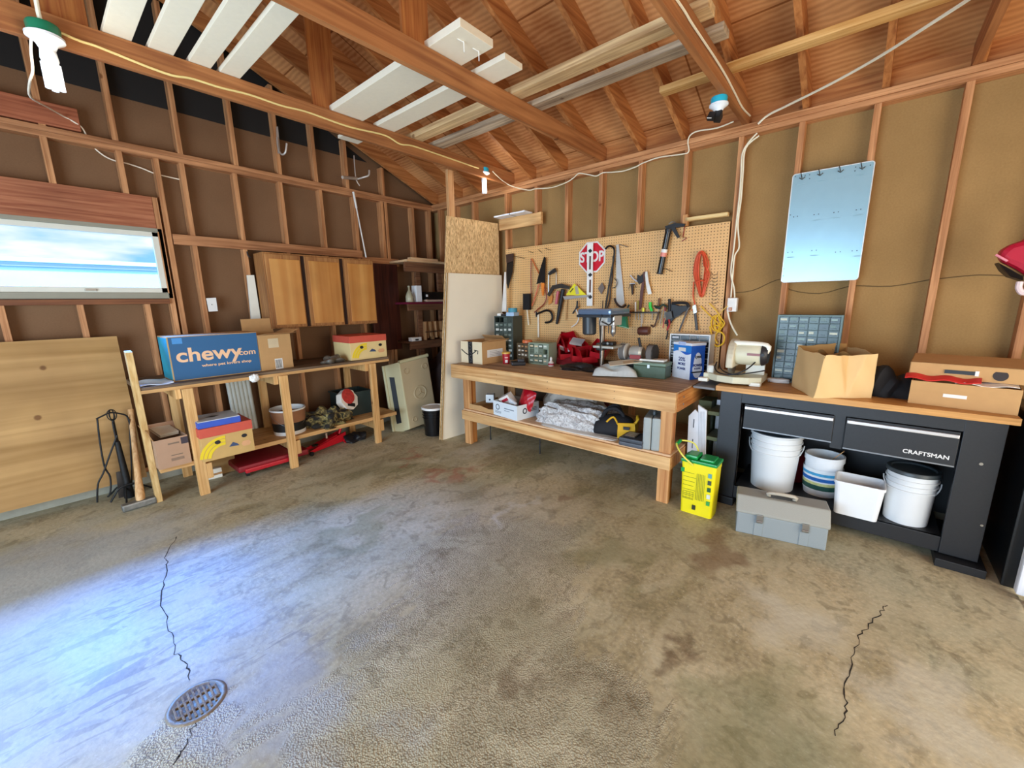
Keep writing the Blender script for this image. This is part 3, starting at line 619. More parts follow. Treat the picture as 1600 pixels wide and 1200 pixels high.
# ---- open carton on the lower shelf, left
A, rz, w = frame((249, 735), (300, 722), ZS); h = hgt(A, 690)-ZS
t = thing('file_carton', 'open pinkish brown carton with small print on the lower shelf', 'box', A, rz)
M_pk = mat('b08a6c', .8, 0, .08); shell(w, .3, h).build('carton', M_pk, t); flap(t, (0, .3, h), (w, .3, h), .07, .05, M_pk, (0, 1, 0)); flap(t, (0, 0, h), (0, .3, h), .09, .3, CARD_D, (-1, 0, 0))
MB().b2((w*.78, -.001, h*.72), (w, 0, h*.95)).build('dark_logo', mat('3a3038', .6), t)
MB().b2((w*.38, -.001, h*.78), (w*.72, 0, h*.83)).b2((w*.42, -.001, h*.38), (w*.78, 0, h*.41)).build('print', mat('7a6450', .7), t); MB().b2((w*.4, -.001, h*.2), (w*.8, 0, h*.3)).build('print', mat('8a6e58', .7), t)
t = thing('small_book', 'small white paperback book sticking out of the open carton', 'book', A+Vector((.06, .15, h-.02)), rz, rot=(.25, 0, rz+.2)); MB().b2((0, 0, 0), (.13, .18, .003)).build('cover', mat('e8dcc4', .5), t); MB().b2((.003, .003, .003), (.128, .176, .022)).build('pages', mat('d8cdb4', .8), t); MB().b2((0, 0, .022), (.13, .18, .025)).build('cover', mat('e8dcc4', .5), t)
# ---- plaster-smeared pail
c = on(471, 690, ZS); c = Vector((c.x+.06, 4.25, ZS)); r = .155
t = thing('pail', 'tan and black smeared pail with white rim on the lower shelf', 'bucket', c)
MB().lathe([(0, .004), (r*.92, .0), (r*.93, .035)], n=40).build('bottom_band', WHITE, t, smooth=True)
MB().lathe([(r*.93, .035), (r*.96, .12)], n=40).build('black_band', mat('16140f', .6, 0, .4), t, smooth=True)
MB().lathe([(r*.96, .12), (r*.99, .235)], n=40).build('tan_wall', mat('9a6a48', .7, 0, .25, 0, 8), t, smooth=True)
MB().lathe([(r*.99, .235), (r*1.03, .236), (r*1.03, .25), (r*.95, .25), (r*.93, .20)], n=40).build('rim', WHITE, t, smooth=True)
MB().lathe([(0, .18), (r*.93, .18)], n=40).build('contents', mat('3a2016', .8), t)
MB().tube([(r*1.02*math.cos(a_), -r*1.02*abs(math.sin(a_))*.9, .21-.13*math.sin(a_)) for a_ in [PI*k/14 for k in range(15)]], .002, 6).build('bail', STEEL, t, smooth=True)
# ---- camouflage bag, octagon box, dark crate
def heap(name, label, cat, c, rx, ry, rz_, m, seed, parent=None, amp=.25, rot=0, sub=1, group=None):
    """soft crumpled lump"""
    rnd = random.Random(seed); bm = bmesh.new(); bmesh.ops.create_icosphere(bm, subdivisions=4, radius=1)
    ph = [(rnd.uniform(1.5, 7), rnd.uniform(0, 6), Vector((rnd.uniform(-1, 1), rnd.uniform(-1, 1), rnd.uniform(-1, 1))).normalized()) for _ in range(9)]
    for v in bm.verts:
        n = v.co.normalized(); k = 1+amp*sum(math.sin(f*n.dot(d)*2+p)/(1+f*.35) for f, p, d in ph)*.5
        v.co = Vector((n.x*rx*k, n.y*ry*k, max(-.02, n.z)*rz_*k if n.z > 0 else n.z*.02))
    mb = MB(); mb._merge(bm)
    if parent is not None:
        for v in mb.bm.verts: v.co += Vector(c)
        return mb.build(name, m, parent, smooth=True)
    for v in mb.bm.verts: v.co = Matrix.Rotation(rot, 3, 'Z') @ v.co + Vector(c)
    o = mb.build(name, m, None, smooth=True); return tag(o, label, cat, group)
c = on(525, 668, ZS); 
def camo():
    m, nt, b = base('camouflage_cloth'); L = nt.links.new; tc = N(nt, 'ShaderNodeTexCoord'); no = N(nt, 'ShaderNodeTexNoise'); no.inputs['Scale'].default_value = 16; no.inputs['Detail'].default_value = 3; L(tc.outputs['Object'], no.inputs['Vector'])
    r = N(nt, 'ShaderNodeValToRGB'); r.color_ramp.interpolation = 'CONSTANT'; e = r.color_ramp.elements; e[0].color = s2l('1c1812')+(1,); e[1].position = .45; e[1].color = s2l('564a2a')+(1,); n_ = e.new(.53); n_.color = s2l('8a7a48')+(1,); n2 = e.new(.6); n2.color = s2l('2c2a1a')+(1,)
    L(no.outputs['Fac'], r.inputs[0]); L(r.outputs[0], b.inputs['Base Color']); b.inputs['Roughness'].default_value = .85; return m
heap('camouflage_bag', 'crumpled camouflage bag lying on the lower shelf beside the smeared pail', 'bag', (c.x+.02, c.y+.2, ZS), .23, .15, .16, camo(), 5, amp=.5)
oc = yl(537, 626, 4.32); t = thing('octagon_box', 'eight-sided red and white printed box lying on the camouflage bag', 'box', (oc.x, 4.30, oc.z), rot=(PI/2-.35, .35, .2))
def ngon(r, n, a0=0): return [(r*math.cos(a0+2*PI*k/n), r*math.sin(a0+2*PI*k/n)) for k in range(n)]
R90 = Matrix.Rotation(-PI/2, 4, 'X')
mb = MB(); mb.prism(ngon(.12, 8, PI/8), .08, Matrix.Rotation(PI/2, 4, 'X')); mb.build('carton', mat('e8dccc', .5), t)
MB().lathe([(0, .081), (.085, .081), (.085, .084), (0, .084)], (-.02, .03, 0), n=24).build('red_print', mat('c03a34', .5, 0, .6, 0, 40), t)
MB().box((.02, -.06, .082), (.1, .04, .003)).build('black_print', BLACK, t)
A, rz, w = frame((551, 655), (582, 648), ZS); t = thing('plastic_crate', 'dark green plastic crate on the lower shelf beside the camouflage bag', 'crate', A+Vector((-.04, .12, 0)), rz)
M_dg = mat('22302c', .5, 0, .2); shell(.34, .3, .27, .006).build('crate_wall', M_dg, t); MB().b2((-.012, -.012, .25), (.352, .0, .27)).b2((-.012, .3, .25), (.352, .312, .27)).b2((-.012, 0, .25), (0, .3, .27)).b2((.34, 0, .25), (.352, .3, .27)).build('rim', M_dg, t)
# ---- under the bench
c = on(430, 735); t = wthing('mechanic_creeper', 'dark red mechanic creeper lying flat under the shelf bench', 'creeper', (c.x-.1, c.y+.15, 0))
MR = mat('8a1420', .5, 0, .15); x0 = on(372, 748).x; MB().b2((x0, 4.12, .06), (x0+.62, 4.55, .12), bev=.02).build('board', MR, t)
MB().b2((x0+.05, 4.10, .05), (x0+.5, 4.14, .09), bev=.01).build('front_rail', mat('b81c28', .4), t)
for dx in (.08, .5):
    for dy in (4.17, 4.5): MB().cyl((x0+dx-.012, dy, .028), (x0+dx+.012, dy, .028), .028).build('caster', BLACK, t, smooth=True)
A = on(322, 752); t = thing('tan_carton', 'tan cardboard box on the floor under the shelf bench', 'box', (A.x+.06, A.y+.08, 0), -.05); MB().b2((0, 0, 0), (.2, .28, .19), bev=.003).build('carton', mat('9a7a4c', .8), t)
t = thing('paper_bundle', 'white paper bundle on the floor in front of the tan carton', 'paper', (A.x+.01, A.y+.01, 0), -.05); MB().b2((0, 0, 0), (.12, .05, .09), bev=.004).build('sheets', mat('e0d8c8', .7), t); MB().b2((-.001, -.001, .03), (.121, .051, .05)).build('band', CARD_D, t)
# red trolley jack
a_ = on(486, 712); b_ = on(542, 690); d = (b_-a_).normalized(); n_ = Vector((-d.y, d.x, 0)); t = wthing('trolley_jack', 'bright red trolley jack on the floor under the shelf bench', 'jack', a_.lerp(b_, .5))
a_ = a_+n_*.06; b_ = b_+n_*.06; MJ = mat('d01828', .35, .1, .08)
for s in (-1, 1): 
    mb = MB(); poly_plate(mb, [a_+n_*s*.055+Vector((0, 0, .02)), b_+n_*s*.055+Vector((0, 0, .02)), b_+n_*s*.055+Vector((0, 0, .12)), a_.lerp(b_, .6)+n_*s*.055+Vector((0, 0, .09)), a_+n_*s*.055+Vector((0, 0, .045))], n_, .008); mb.build('side_plate', MJ, t)
MB().beam(a_.lerp(b_, .25)+Vector((0, 0, .05)), a_.lerp(b_, .8)+Vector((0, 0, .1)), .07, .03, bev=.006).build('lift_arm', MJ, t)
MB().lathe([(0, .0), (.03, 0), (.032, .012), (.02, .014), (0, .01)], a_.lerp(b_, .22)+Vector((0, 0, .065)), 20).build('saddle', DSTEEL, t, smooth=True)
p = b_.lerp(a_, .1)+Vector((0, 0, .1)); MB().cyl(p, p+d*.05+Vector((0, 0, .1)), .016).build('handle_socket', MJ, t, smooth=True)
p = a_.lerp(b_, .55)+Vector((0, 0, .1)); MB().tube([p, p+Vector((0, 0, .06))], .01).build('release_valve', mat('d8b8a0', .4), t, smooth=True)
for q, r_ in ((a_, .022), (b_-d*.03, .026)):
    for s in (-1, 1): MB().cyl(q+n_*s*.065+Vector((0, 0, r_)), q+n_*s*.085+Vector((0, 0, r_)), r_).build('wheel', BLACK if r_ < .025 else MJ, t, smooth=True)
heap('dark_shoe', 'black work shoe on the floor by the right leg of the shelf bench', 'shoe', (on(566, 690).x, on(566, 690).y+.12, 0), .14, .09, .09, BLACK, 9, amp=.35)
# ---- long white vinyl strips standing behind the bench
wv = thing('vinyl_siding_bundle', 'bundle of ribbed white vinyl strips standing behind the shelf bench', 'vinyl strips', (0, 0, 0), world=True); wv['_w'] = [0, 0, 0]
for k in range(6):
    x = yl(362+6.2*k, 640, 4.66).x; MB().tube([(x+.02, 4.665, ZS), (x, 4.665, .905)], .020, 10).build('strip', mat('c8cac0', .5), wv, smooth=True)
p = yl(366, 590, 4.60); tag(heap('crumpled_tape', '', 'x', (p.x, 4.03, .90), .035, .02, .05, WHITE, 3), 'white crumpled tape stuck on the front edge of the shelf bench', 'tape')
mb = plL([(385, 430), (396, 430), (407, 502), (392, 503)], 4.69, .02); tag(mb.build('plastic_channel', mat('e4e2d4', .5)), 'white plastic channel leaning on the wall left of the cabinets', 'channel')
# ---- junk bag beside the right banana box
c = on(525, 567, ZB); heap('plastic_bag_of_hardware', 'crumpled clear and dark plastic bag next to the cream banana box', 'bag', (c.x, c.y+.08, ZB), .1, .07, .07, mat('5a5248', .3, 0, .8, .3, 40), 11, amp=.6)
c = on(541, 560, ZB); heap('yellow_chip_bag', 'yellow and white crinkled packet leaning on the cream banana box', 'packet', (c.x+.01, c.y+.09, ZB), .07, .05, .14, mat('c8a850', .35, 0, .6, .3, 30), 12, amp=.4)
# ---- wall cabinet with three slab doors
t = wthing('hanging_cabinet', 'honey brown wall cabinet with three flat doors above the shelf bench', 'cabinet', (2.1, 4.6, 1.315))
M_cab = wood('bc7c3c', 'd49c58', 'z', knots=False, grain=.2, rough=.35, spec=.5); M_cabf = wood('8c5830', 'b88450', 'z', knots=False)
MB().b2((1.535, 4.45, 1.315), (2.70, 4.69, 2.045), bev=.003).build('carcass', M_cabf, t)
for x0, x1 in ((1.545, 1.875), (1.915, 2.285), (2.335, 2.69)):
    dr_ = MB().b2((x0, 4.43, 1.325), (x1, 4.45, 2.03), bev=.006).build('door', M_cabf, t)
    MB().b2((x0+.035, 4.424, 1.35), (x1-.012, 4.43, 1.985), bev=.002).build('door_panel', M_cab, dr_)
for x in (1.895, 2.31): MB().b2((x-.018, 4.447, 1.32), (x+.018, 4.4495, 2.03)).build('dark_gap_strip', mat('2a1408', .9), t)
# dark slab door leaning in the corner right of the cabinet
tag(MB().b2((2.78, 4.66, .95), (3.17, 4.70, 2.03), bev=.003).build('slab_board', wood('2e1410', '4c241a', 'z', knots=False, rough=.4)), 'dark red-brown panel standing behind the right of the wall cabinet', 'panel')
# switch plate and hooks
t = wthing('outlet_plate', 'white blank wall plate left of the white plastic channel', 'wall plate', yl(331, 476, 4.72)); plL([(322, 466), (337, 465), (340, 486), (326, 487)], 4.728, .008).build('plate', WHITE, t); MB().cyl(yl(331, 476, 4.722), yl(331, 476, 4.716), .004).build('screw', DSTEEL, t)
t = wthing('coat_hook', 'small black hook on the left wall beside the cabinet', 'hook', yl(387, 399, 4.72)); rdL([(386, 393), (388, 400), (392, 402)], 4.70, .006).build('hook', BLACK, t, smooth=True)
M_hk = mat('c8bcb0', .45, .4, .15)
t = wthing('storage_hook', 'large white J hook hanging on the gable stud', 'hook', yl(436, 220, 4.72)); plL([(431, 198), (434, 198), (438, 240), (434, 240)], 4.725, .006).build('back_plate', M_hk, t)
rdL([(433, 215, 4.71), (435, 232, 4.69), (440, 241, 4.63), (446, 238, 4.58), (448, 224, 4.56)], r=.009).build('hook', M_hk, t, smooth=True)
t = wthing('storage_bracket', 'white double arm storage bracket below the first tie beam', 'bracket', yl(555, 278, 4.7)); rdL([(535, 277, 4.6), (558, 279, 4.70)], r=.017, sm=0).build('padded_arm', M_hk, t, smooth=True)
rdL([(558, 280, 4.7), (568, 277, 4.62), (576, 274, 4.58), (577, 266, 4.58)], r=.01).build('arm', M_hk, t, smooth=True); rdL([(553, 243), (556, 278), (562, 290), (560, 287)], 4.715, .006).build('rail', M_hk, t, smooth=True)
t = wthing('telescoping_pole', 'thin white telescoping pole hanging from the bracket beside the cabinet', 'pole', yl(562, 345, 4.62)); p = [yl(552, 300, 4.66), yl(557, 325, 4.64), yl(572, 402, 4.43)]
MB().tube([p[0], p[1]], .012, 10).build('grip', WHITE, t, smooth=True); MB().tube([p[1], p[2]], .008, 10).build('tube', WHITE, t, smooth=True)
# ---- corner shelves
sh = wthing('corner_shelf_unit', 'open corner shelf of rough boards behind the leaning sheets', 'shelf', (3.45, 4.5, 0)); M_old = wood('5a3a28', '8a6044', 'x')
xl = 3.10
MB().b2((xl, 4.33, 2.045), (3.84, 4.72, 2.07), bev=.002).build('shelf_board', wood('d8a878', 'f6dab0', 'x'), sh)
MB().b2((xl+.08, 4.36, 2.072), (3.6, 4.44, 2.10), bev=.002).build('loose_board', wood('d8a878', 'f6dab0', 'x'), sh)
MB().b2((xl+.02, 4.42, 1.93), (3.84, 4.45, 2.045), bev=.002).build('shelf_bearer', M_old, sh)
for z, m_ in ((1.555, mat('6a1830', .3)), (1.06, wood('4a2c1c', '74503a', 'x'))):
    MB().b2((xl, 4.36, z-.025), (3.84, 4.72, z), bev=.003).build('shelf_board', m_, sh); MB().b2((xl+.02, 4.40, z-.105), (3.84, 4.43, z-.025), bev=.003).build('shelf_bearer', M_old, sh)
for x in (3.30, 3.66): MB().b2((x, 4.45, .0), (x+.07, 4.49, 2.045), bev=.003).build('upright', M_old, sh)
jc = hit(641, 472, 2, 1.556); J = Vector((xl+.06, 4.42, 1.556)); t = thing('glass_jug', 'clear glass jug on the middle corner shelf', 'jug', J)
MB().lathe([(0, 0), (.045, 0), (.05, .01), (.05, .07), (.036, .11), (.014, .15), (.012, .18), (.016, .185), (.016, .2), (.011, .2)], n=28).build('jug_body', mat('b8b090', .15, 0, .1, alpha=.55), t, smooth=True); MB().lathe([(0, .004), (.044, .004), (.045, .06), (.03, .1), (0, .1)], n=24).build('contents', mat('e0d8c0', .6), t, smooth=True)
t = thing('white_carton', 'tall narrow white carton beside the glass jug', 'carton', (xl+.15, 4.39, 1.556)); MB().b2((0, 0, 0), (.08, .1, .205), bev=.002).build('carton', mat('eeeeee', .5), t); MB().b2((.08, .01, .01), (.081, .09, .19)).build('side_print', mat('b0a8a0', .5), t)
t = thing('black_tray', 'black plastic case with white mark on the middle corner shelf', 'case', (xl+.29, 4.37, 1.556)); MB().b2((0, 0, 0), (.4, .26, .03), bev=.008).build('base', mat('c8a890', .6), t); MB().b2((0, .02, .03), (.4, .26, .13), bev=.02).build('shell', BLACKG, t); MB().box((.02, .018, .08), (.03, .004, .03)).build('mark', WHITE, t)
t = thing('kindling_bundle', 'bundle of split kindling wood on the lower corner shelf', 'kindling', (xl+.24, 4.37, 1.061)); M_k = wood('8a6440', 'c89868', 'z', knots=False)
for k in range(9): 
    x = .03+.045*k; MB().box((x, .05+.02*(k % 2), .12+.01*(k % 3)), (.04, .05, .24-.02*(k % 3)), rot=(0, random.uniform(-.08, .08), random.uniform(-.4, .4)), bev=.005).build('stick', M_k, t)
MB().b2((0, .0, .1), (.42, .004, .115)).build('band', mat('5a3a20', .8), t)
t = thing('power_strip', 'small white and black device on the lower corner shelf', 'device', (xl+.03, 4.38, 1.061)); MB().b2((0, 0, 0), (.15, .08, .05), bev=.006).build('housing', WHITE, t); MB().box((.075, -.001, .018), (.05, .006, .02)).build('socket', BLACK, t)
heap('dark_rubbish_pile', 'dark heap of old cloth in the corner below the corner shelves', 'cloth pile', (3.48, 4.35, 0), .3, .25, .72, mat('2c1c18', .9), 21, amp=.35)
# ---- tan plastic folding shell leaning beside the bench
a_ = on(628, 674); b_ = on(682, 655); t = wthing('plastic_cart_lid', 'large tan molded plastic lid with a black slot leaning by the bench end', 'plastic lid', a_.lerp(b_, .5))
M_tan = mat('b09c78', .65, 0, .06, .15, 120); M_tan2 = mat('c0b890', .6, 0, .05)
# corner points of front face (world), from its leaning silhouette
c0 = on(640, 671, .03); c1 = on(684, 655, .08)
hL = hit(623, 566, 1, c0.y+.17); hR = hit(673, 558, 1, c1.y+.30)
lean = (hL-c0); wv_ = (c1-c0); nn = wv_.cross(lean).normalized(); nn = nn if nn.y < 0 else -nn
hR = c1+lean*1.0
mb = MB(); poly_plate(mb, [c0, c1, c1+lean*.97, c1.lerp(c0, .13)+lean*.99, c1.lerp(c0, .16)+lean*1.03, c0+lean*1.0], -nn, .06); mb.build('front_face', M_tan, t, bevel=.012)
sd = -nn*.16-wv_.normalized()*.14
mb = MB(); poly_plate(mb, [c0, c0+lean, c0+lean+sd, c0+sd-Vector((0, 0, .02))], wv_.normalized(), .02); mb.build('side_face', M_tan2, t, bevel=.008)
mb = MB(); s_n = (lean.cross(sd)).normalized(); s_n = s_n if s_n.dot(CAM-c0) > 0 else -s_n
q0, q1 = c0+sd*.42, c0+sd*.72; poly_plate(mb, [q0+lean*.12, q0+lean*.8, q1+lean*.82, q1+lean*.12], s_n, .004); mb.build('black_slot', BLACK, t)
mb = MB(); mb.tube([c0+sd-Vector((0, 0, .0)), c0+sd+lean], .018, 10); mb.tube([c0+lean, c1+lean], .022, 10); mb.build('rolled_rim', M_tan2, t, smooth=True)
u = wv_.normalized(); vv = lean.normalized(); fn = u.cross(vv); fn = fn if fn.dot(nn) > 0 else -fn
def disc(cx_, cz_, r_, h_, nm):
    o_ = c0+u*(wv_.length*cx_)+vv*(lean.length*cz_); M_ = Matrix(((u.x, vv.x, fn.x, o_.x), (u.y, vv.y, fn.y, o_.y), (u.z, vv.z, fn.z, o_.z), (0, 0, 0, 1)))
    MB().lathe([(r_*.5, .001), (r_*.8, .001), (r_*.88, h_), (r_, h_), (r_*1.08, 0)], n=28, M=M_).build(nm, M_tan, t, smooth=True)
disc(.55, .48, .085, .008, 'emblem_ring'); disc(.2, .84, .035, .01, 'dimple'); disc(.82, .85, .035, .01, 'dimple'); disc(.22, .12, .03, .01, 'dimple')
o_ = c0+u*(wv_.length*.55)+vv*(lean.length*.48); mb = MB()
for a1 in (PI/2, PI/2+2.1, PI/2-2.1): mb.tube([o_+fn*.004, o_+fn*.004+(u*math.cos(a1)+vv*math.sin(a1))*.05], .008, 6)
mb.build('emblem', M_tan, t)
# ---- black pail with white lid
c = on(690, 681); bucket('black_pail', 'black pail with a loose white lid behind the drywall sheet', 'bucket', (c.x, c.y+.13, 0), .13, .33, BLACKG, lid=WHITE)
# ---- leaning sheets
P0, P1 = Vector((2.84, 3.53, 0)), Vector((3.83, 3.45, 0)); lx = .103
def sheet(z0, z1, off, th, x1=None):
    mb = MB(); n_ = Vector((-.08, -1, 0)).normalized(); q = lambda p, z: Vector((min(p.x+lx*z*(1 if p.x < 3.3 else .0), 3.845), p.y+off, z))
    poly_plate(mb, [q(P0, z0), q(P1, z0), q(P1, z1), q(P0, z1)], -n_, th); return mb
mo, nt, b = base('oriented_strand_board'); L = nt.links.new; tc = N(nt, 'ShaderNodeTexCoord'); mp = N(nt, 'ShaderNodeMapping'); mp.inputs['Scale'].default_value = (22, 22, 7); mp.inputs['Rotation'].default_value = (0, .3, 0)
vo = N(nt, 'ShaderNodeTexVoronoi'); vo.inputs['Randomness'].default_value = 1; L(tc.outputs['Object'], mp.inputs['Vector']); L(mp.outputs[0], vo.inputs['Vector']); no = N(nt, 'ShaderNodeTexNoise'); no.inputs['Scale'].default_value = 1.5; no.inputs['Distortion'].default_value = 2; L(mp.outputs[0], no.inputs['Vector'])
r = N(nt, 'ShaderNodeValToRGB'); r.color_ramp.elements[0].color = s2l('9a6c38')+(1,); r.color_ramp.elements[1].color = s2l('fad8a0')+(1,); r.color_ramp.elements[0].position = .2; r.color_ramp.elements[1].position = .75
mx = N(nt, 'ShaderNodeMixRGB'); mx.inputs[0].default_value = .6; L(vo.outputs['Color'], mx.inputs[1]); L(no.outputs['Fac'], mx.inputs[2]); L(mx.outputs[0], r.inputs[0]); L(r.outputs[0], b.inputs['Base Color']); b.inputs['Roughness'].default_value = .7
tag(sheet(.0, 2.46, .035, .012).build('osb_panel', mo), 'flaky oriented strand board panel standing behind the drywall', 'board')
t = wthing('drywall_sheet', 'off-white drywall sheet leaning at the left end of the big workbench', 'drywall', (3.3, 3.5, 0))
sheet(0, 1.86, .0, .013).build('board', mat('efe4cc', .8, 0, .04, 0, 6), t); MB().beam(P0+Vector((-.002, -.004, 0)), Vector((P0.x+lx*1.86, P0.y-.004, 1.86)), .004, .014, up=(0, 1, 0)).build('torn_paper_edge', mat('a07838', .8, 0, .6, 0, 60), t)
for px in ((798, 544),): pass
# ================================================================ BIG WORKBENCH
ZT, ZL = .883, .405      # bench top, lower shelf
M_f = wood('c08850', 'f0c890', 'y', grain=.7); M_fz = wood('b07444', 'e0ac74', 'z', grain=.7); M_worn = wood('8c705a', 'd0b494', 'y', knots=True, grain=.35)
wb = wthing('workbench', 'big pine workbench with worn top standing under the pegboard', 'workbench', (3.38, 2.18, 0))
for x0, x1 in ((2.935, 3.24), (3.243, 3.545), (3.548, 3.845)): MB().b2((x0, .972, .865), (x1, 3.398, ZT), bev=.002).build('top_plank', M_worn, wb)
MB().b2((2.912, .972, .735), (2.95, 3.40, ZT), bev=.003).build('front_apron', M_f, wb)
MB().b2((2.95, .965, .735), (3.84, 1.003, .872), bev=.003).build('end_apron', wood('a8622c', 'd89a58', 'x'), wb); MB().b2((2.95, 3.36, .735), (3.84, 3.398, .868), bev=.003).build('end_apron', M_f, wb)
MB().b2((2.912, .985, .288), (2.95, 3.25, .388), bev=.003).build('lower_rail', M_f, wb); MB().b2((2.95, .985, .288), (3.8, 1.023, .388), bev=.003).build('lower_rail', M_fz, wb); MB().b2((2.95, 3.21, .288), (3.8, 3.248, .388), bev=.003).build('lower_rail', M_fz, wb)
for x0, x1 in ((2.93, 3.22), (3.223, 3.51), (3.513, 3.8)): MB().b2((x0, .99, .389), (x1, 3.24, ZL), bev=.002).build('shelf_plank', wood('c89c74', 'e8c8a4', 'y', knots=False), wb)
for y in (1.0, 3.17):
    for x in (2.955, 3.72):
        MB().b2((x, y, 0), (x+.038, y+.089, .865), bev=.003).build('leg', M_fz, wb); MB().b2((x+.0385, y+.012, 0), (x+.115, y+.05, .865), bev=.003).build('leg_brace', wood('a4602c', 'cf9050', 'z'), wb)
for y in (1.45, 2.1, 2.72):
    for z in (.775, .835): MB().cyl((2.9105, y, z), (2.9125, y, z), .0035, n=8).build('nail_head', DSTEEL, wb)
for z in (.775, .83): MB().cyl((3.06, .962, z), (3.06, .966, z), .008, n=10).build('bolt_head', STEEL, wb)
# ---- pegboard
mo, nt, b = base('pegboard_hardboard'); L = nt.links.new; tc = N(nt, 'ShaderNodeTexCoord')
sc_ = N(nt, 'ShaderNodeVectorMath'); sc_.operation = 'SCALE'; sc_.inputs['Scale'].default_value = 39.37; L(tc.outputs['Object'], sc_.inputs[0])
fr = N(nt, 'ShaderNodeVectorMath'); fr.operation = 'FRACTION'; L(sc_.outputs[0], fr.inputs[0]); sb = N(nt, 'ShaderNodeVectorMath'); sb.operation = 'SUBTRACT'; sb.inputs[1].default_value = (.5, .5, .5); L(fr.outputs[0], sb.inputs[0])
fl_ = N(nt, 'ShaderNodeVectorMath'); fl_.operation = 'MULTIPLY'; fl_.inputs[1].default_value = (0, 1, 1); L(sb.outputs[0], fl_.inputs[0]); ln = N(nt, 'ShaderNodeVectorMath'); ln.operation = 'LENGTH'; L(fl_.outputs[0], ln.inputs[0])
lt = N(nt, 'ShaderNodeMapRange'); lt.inputs['From Min'].default_value = .13; lt.inputs['From Max'].default_value = .2; L(ln.outputs['Value'], lt.inputs['Value'])
no = N(nt, 'ShaderNodeTexNoise'); no.inputs['Scale'].default_value = 4; L(tc.outputs['Object'], no.inputs['Vector']); c1 = N(nt, 'ShaderNodeMixRGB'); c1.inputs[1].default_value = s2l('dca868')+(1,); c1.inputs[2].default_value = s2l('ecc084')+(1,); L(no.outputs['Fac'], c1.inputs[0])
c2 = N(nt, 'ShaderNodeMixRGB'); c2.inputs[1].default_value = s2l('5a3a1c')+(1,); L(lt.outputs[0], c2.inputs[0]); L(c1.outputs[0], c2.inputs[2]); L(c2.outputs[0], b.inputs['Base Color']); b.inputs['Roughness'].default_value = .6
pg = wthing('pegboard', 'tan perforated pegboard panel covering the wall above the workbench', 'pegboard', (3.84, 2.16, .935)); MB().b2((3.838, .94, .935), (3.846, 3.385, 2.155)).build('panel', mo, pg)
XP = 3.832
def W(name, label, cat, px, group=None, x=XP): return wthing(name, label, cat, xr(px[0], px[1], x), group)
# ================================================================ THINGS HANGING ON THE PEGBOARD
# stop sign
t = W('stop_sign', 'small red octagonal STOP sign hanging on the pegboard', 'sign', (924, 402)); C_ = xr(925, 402, XP); Rr = .163
Mx = Matrix(((0, 0, -1, C_.x), (-1, 0, 0, C_.y), (0, 1, 0, C_.z), (0, 0, 0, 1)))   # local x -> -y, local y -> z, local z -> -x (to the room)
def onR(mb_pts, t_, off=0, C=None): # polygon in (right, up) on the wall plane
    C = C or C_; mb = MB(); poly_plate(mb, [Vector((C.x-off, C.y-a, C.z+b_)) for a, b_ in mb_pts], (-1, 0, 0), t_); return mb
oct_ = lambda r: [(r*math.cos(PI/8+k*PI/4), r*math.sin(PI/8+k*PI/4)) for k in range(8)]
onR(oct_(Rr), .003).build('border', WHITE, t); onR(oct_(Rr*.9), .001, .003).build('face', mat('d01830', .35, 0, .05), t)
TW = (PI/2, 0, -PI/2)
tx = text('STOP', .138, WHITE, t, (0, 0, 0), TW, bold=.004, sx=.82); tx.location = Vector((C_.x-.0052, C_.y, C_.z))-Vector(t['_w'])
# slotted white level / jig in front of the sign
t = W('slotted_rule', 'white slotted metal rule hanging in front of the STOP sign', 'rule', (922, 430), x=3.80)
rl = plR([(918, 380), (927, 379), (926, 478), (917, 478)], 3.80, .006).build('rule_bar', mat('f0eee8', .35), t)
for y0, y1 in ((400, 421), (437, 457)): plR([(921, y0), (923.5, y0), (923, y1), (920.5, y1)], 3.793, .001).build('slot', mat('5a3020', .8), t)
for y_ in (392, 429.5, 464): plR([(922.5, y_-3.5), (925.5, y_), (922, y_+3.5), (919, y_)], 3.793, .003).build('clamp_knob', BLACK, t)
# crowbar and a second pry bar
t = W('crowbar', 'black crowbar with hooked end hanging right of the STOP sign', 'crowbar', (955, 430), x=3.80); rdR([(946, 389), (951, 384.5), (957, 386), (960, 392), (958, 410), (954, 432), (949, 462), (944, 495), (941, 520)], 3.79, .0095, sm=5).build('bar', mat('2a2624', .4, .7, .3), t, smooth=True)
t = W('pry_bar', 'second thinner pry bar hanging behind the crowbar', 'pry bar', (958, 470)); rdR([(958, 400), (957, 430), (954, 450), (953, 465), (950, 478), (946, 486)], 3.812, .007).build('bar', mat('3a3430', .45, .7, .3), t, smooth=True)
# hand saw, blade up
t = W('hand_saw', 'white hand saw blade hanging right of the crowbar', 'saw', (968, 430)); plR([(963, 383), (967, 381.5), (976, 474), (970, 479), (963, 470)], 3.815, .003).build('blade', mat('d8d8d4', .3, .5, .15), t); rdR([(960, 466), (964, 475), (972, 480), (978, 476)], 3.81, .010).build('handle', mat('2c1c18', .5), t, smooth=True)
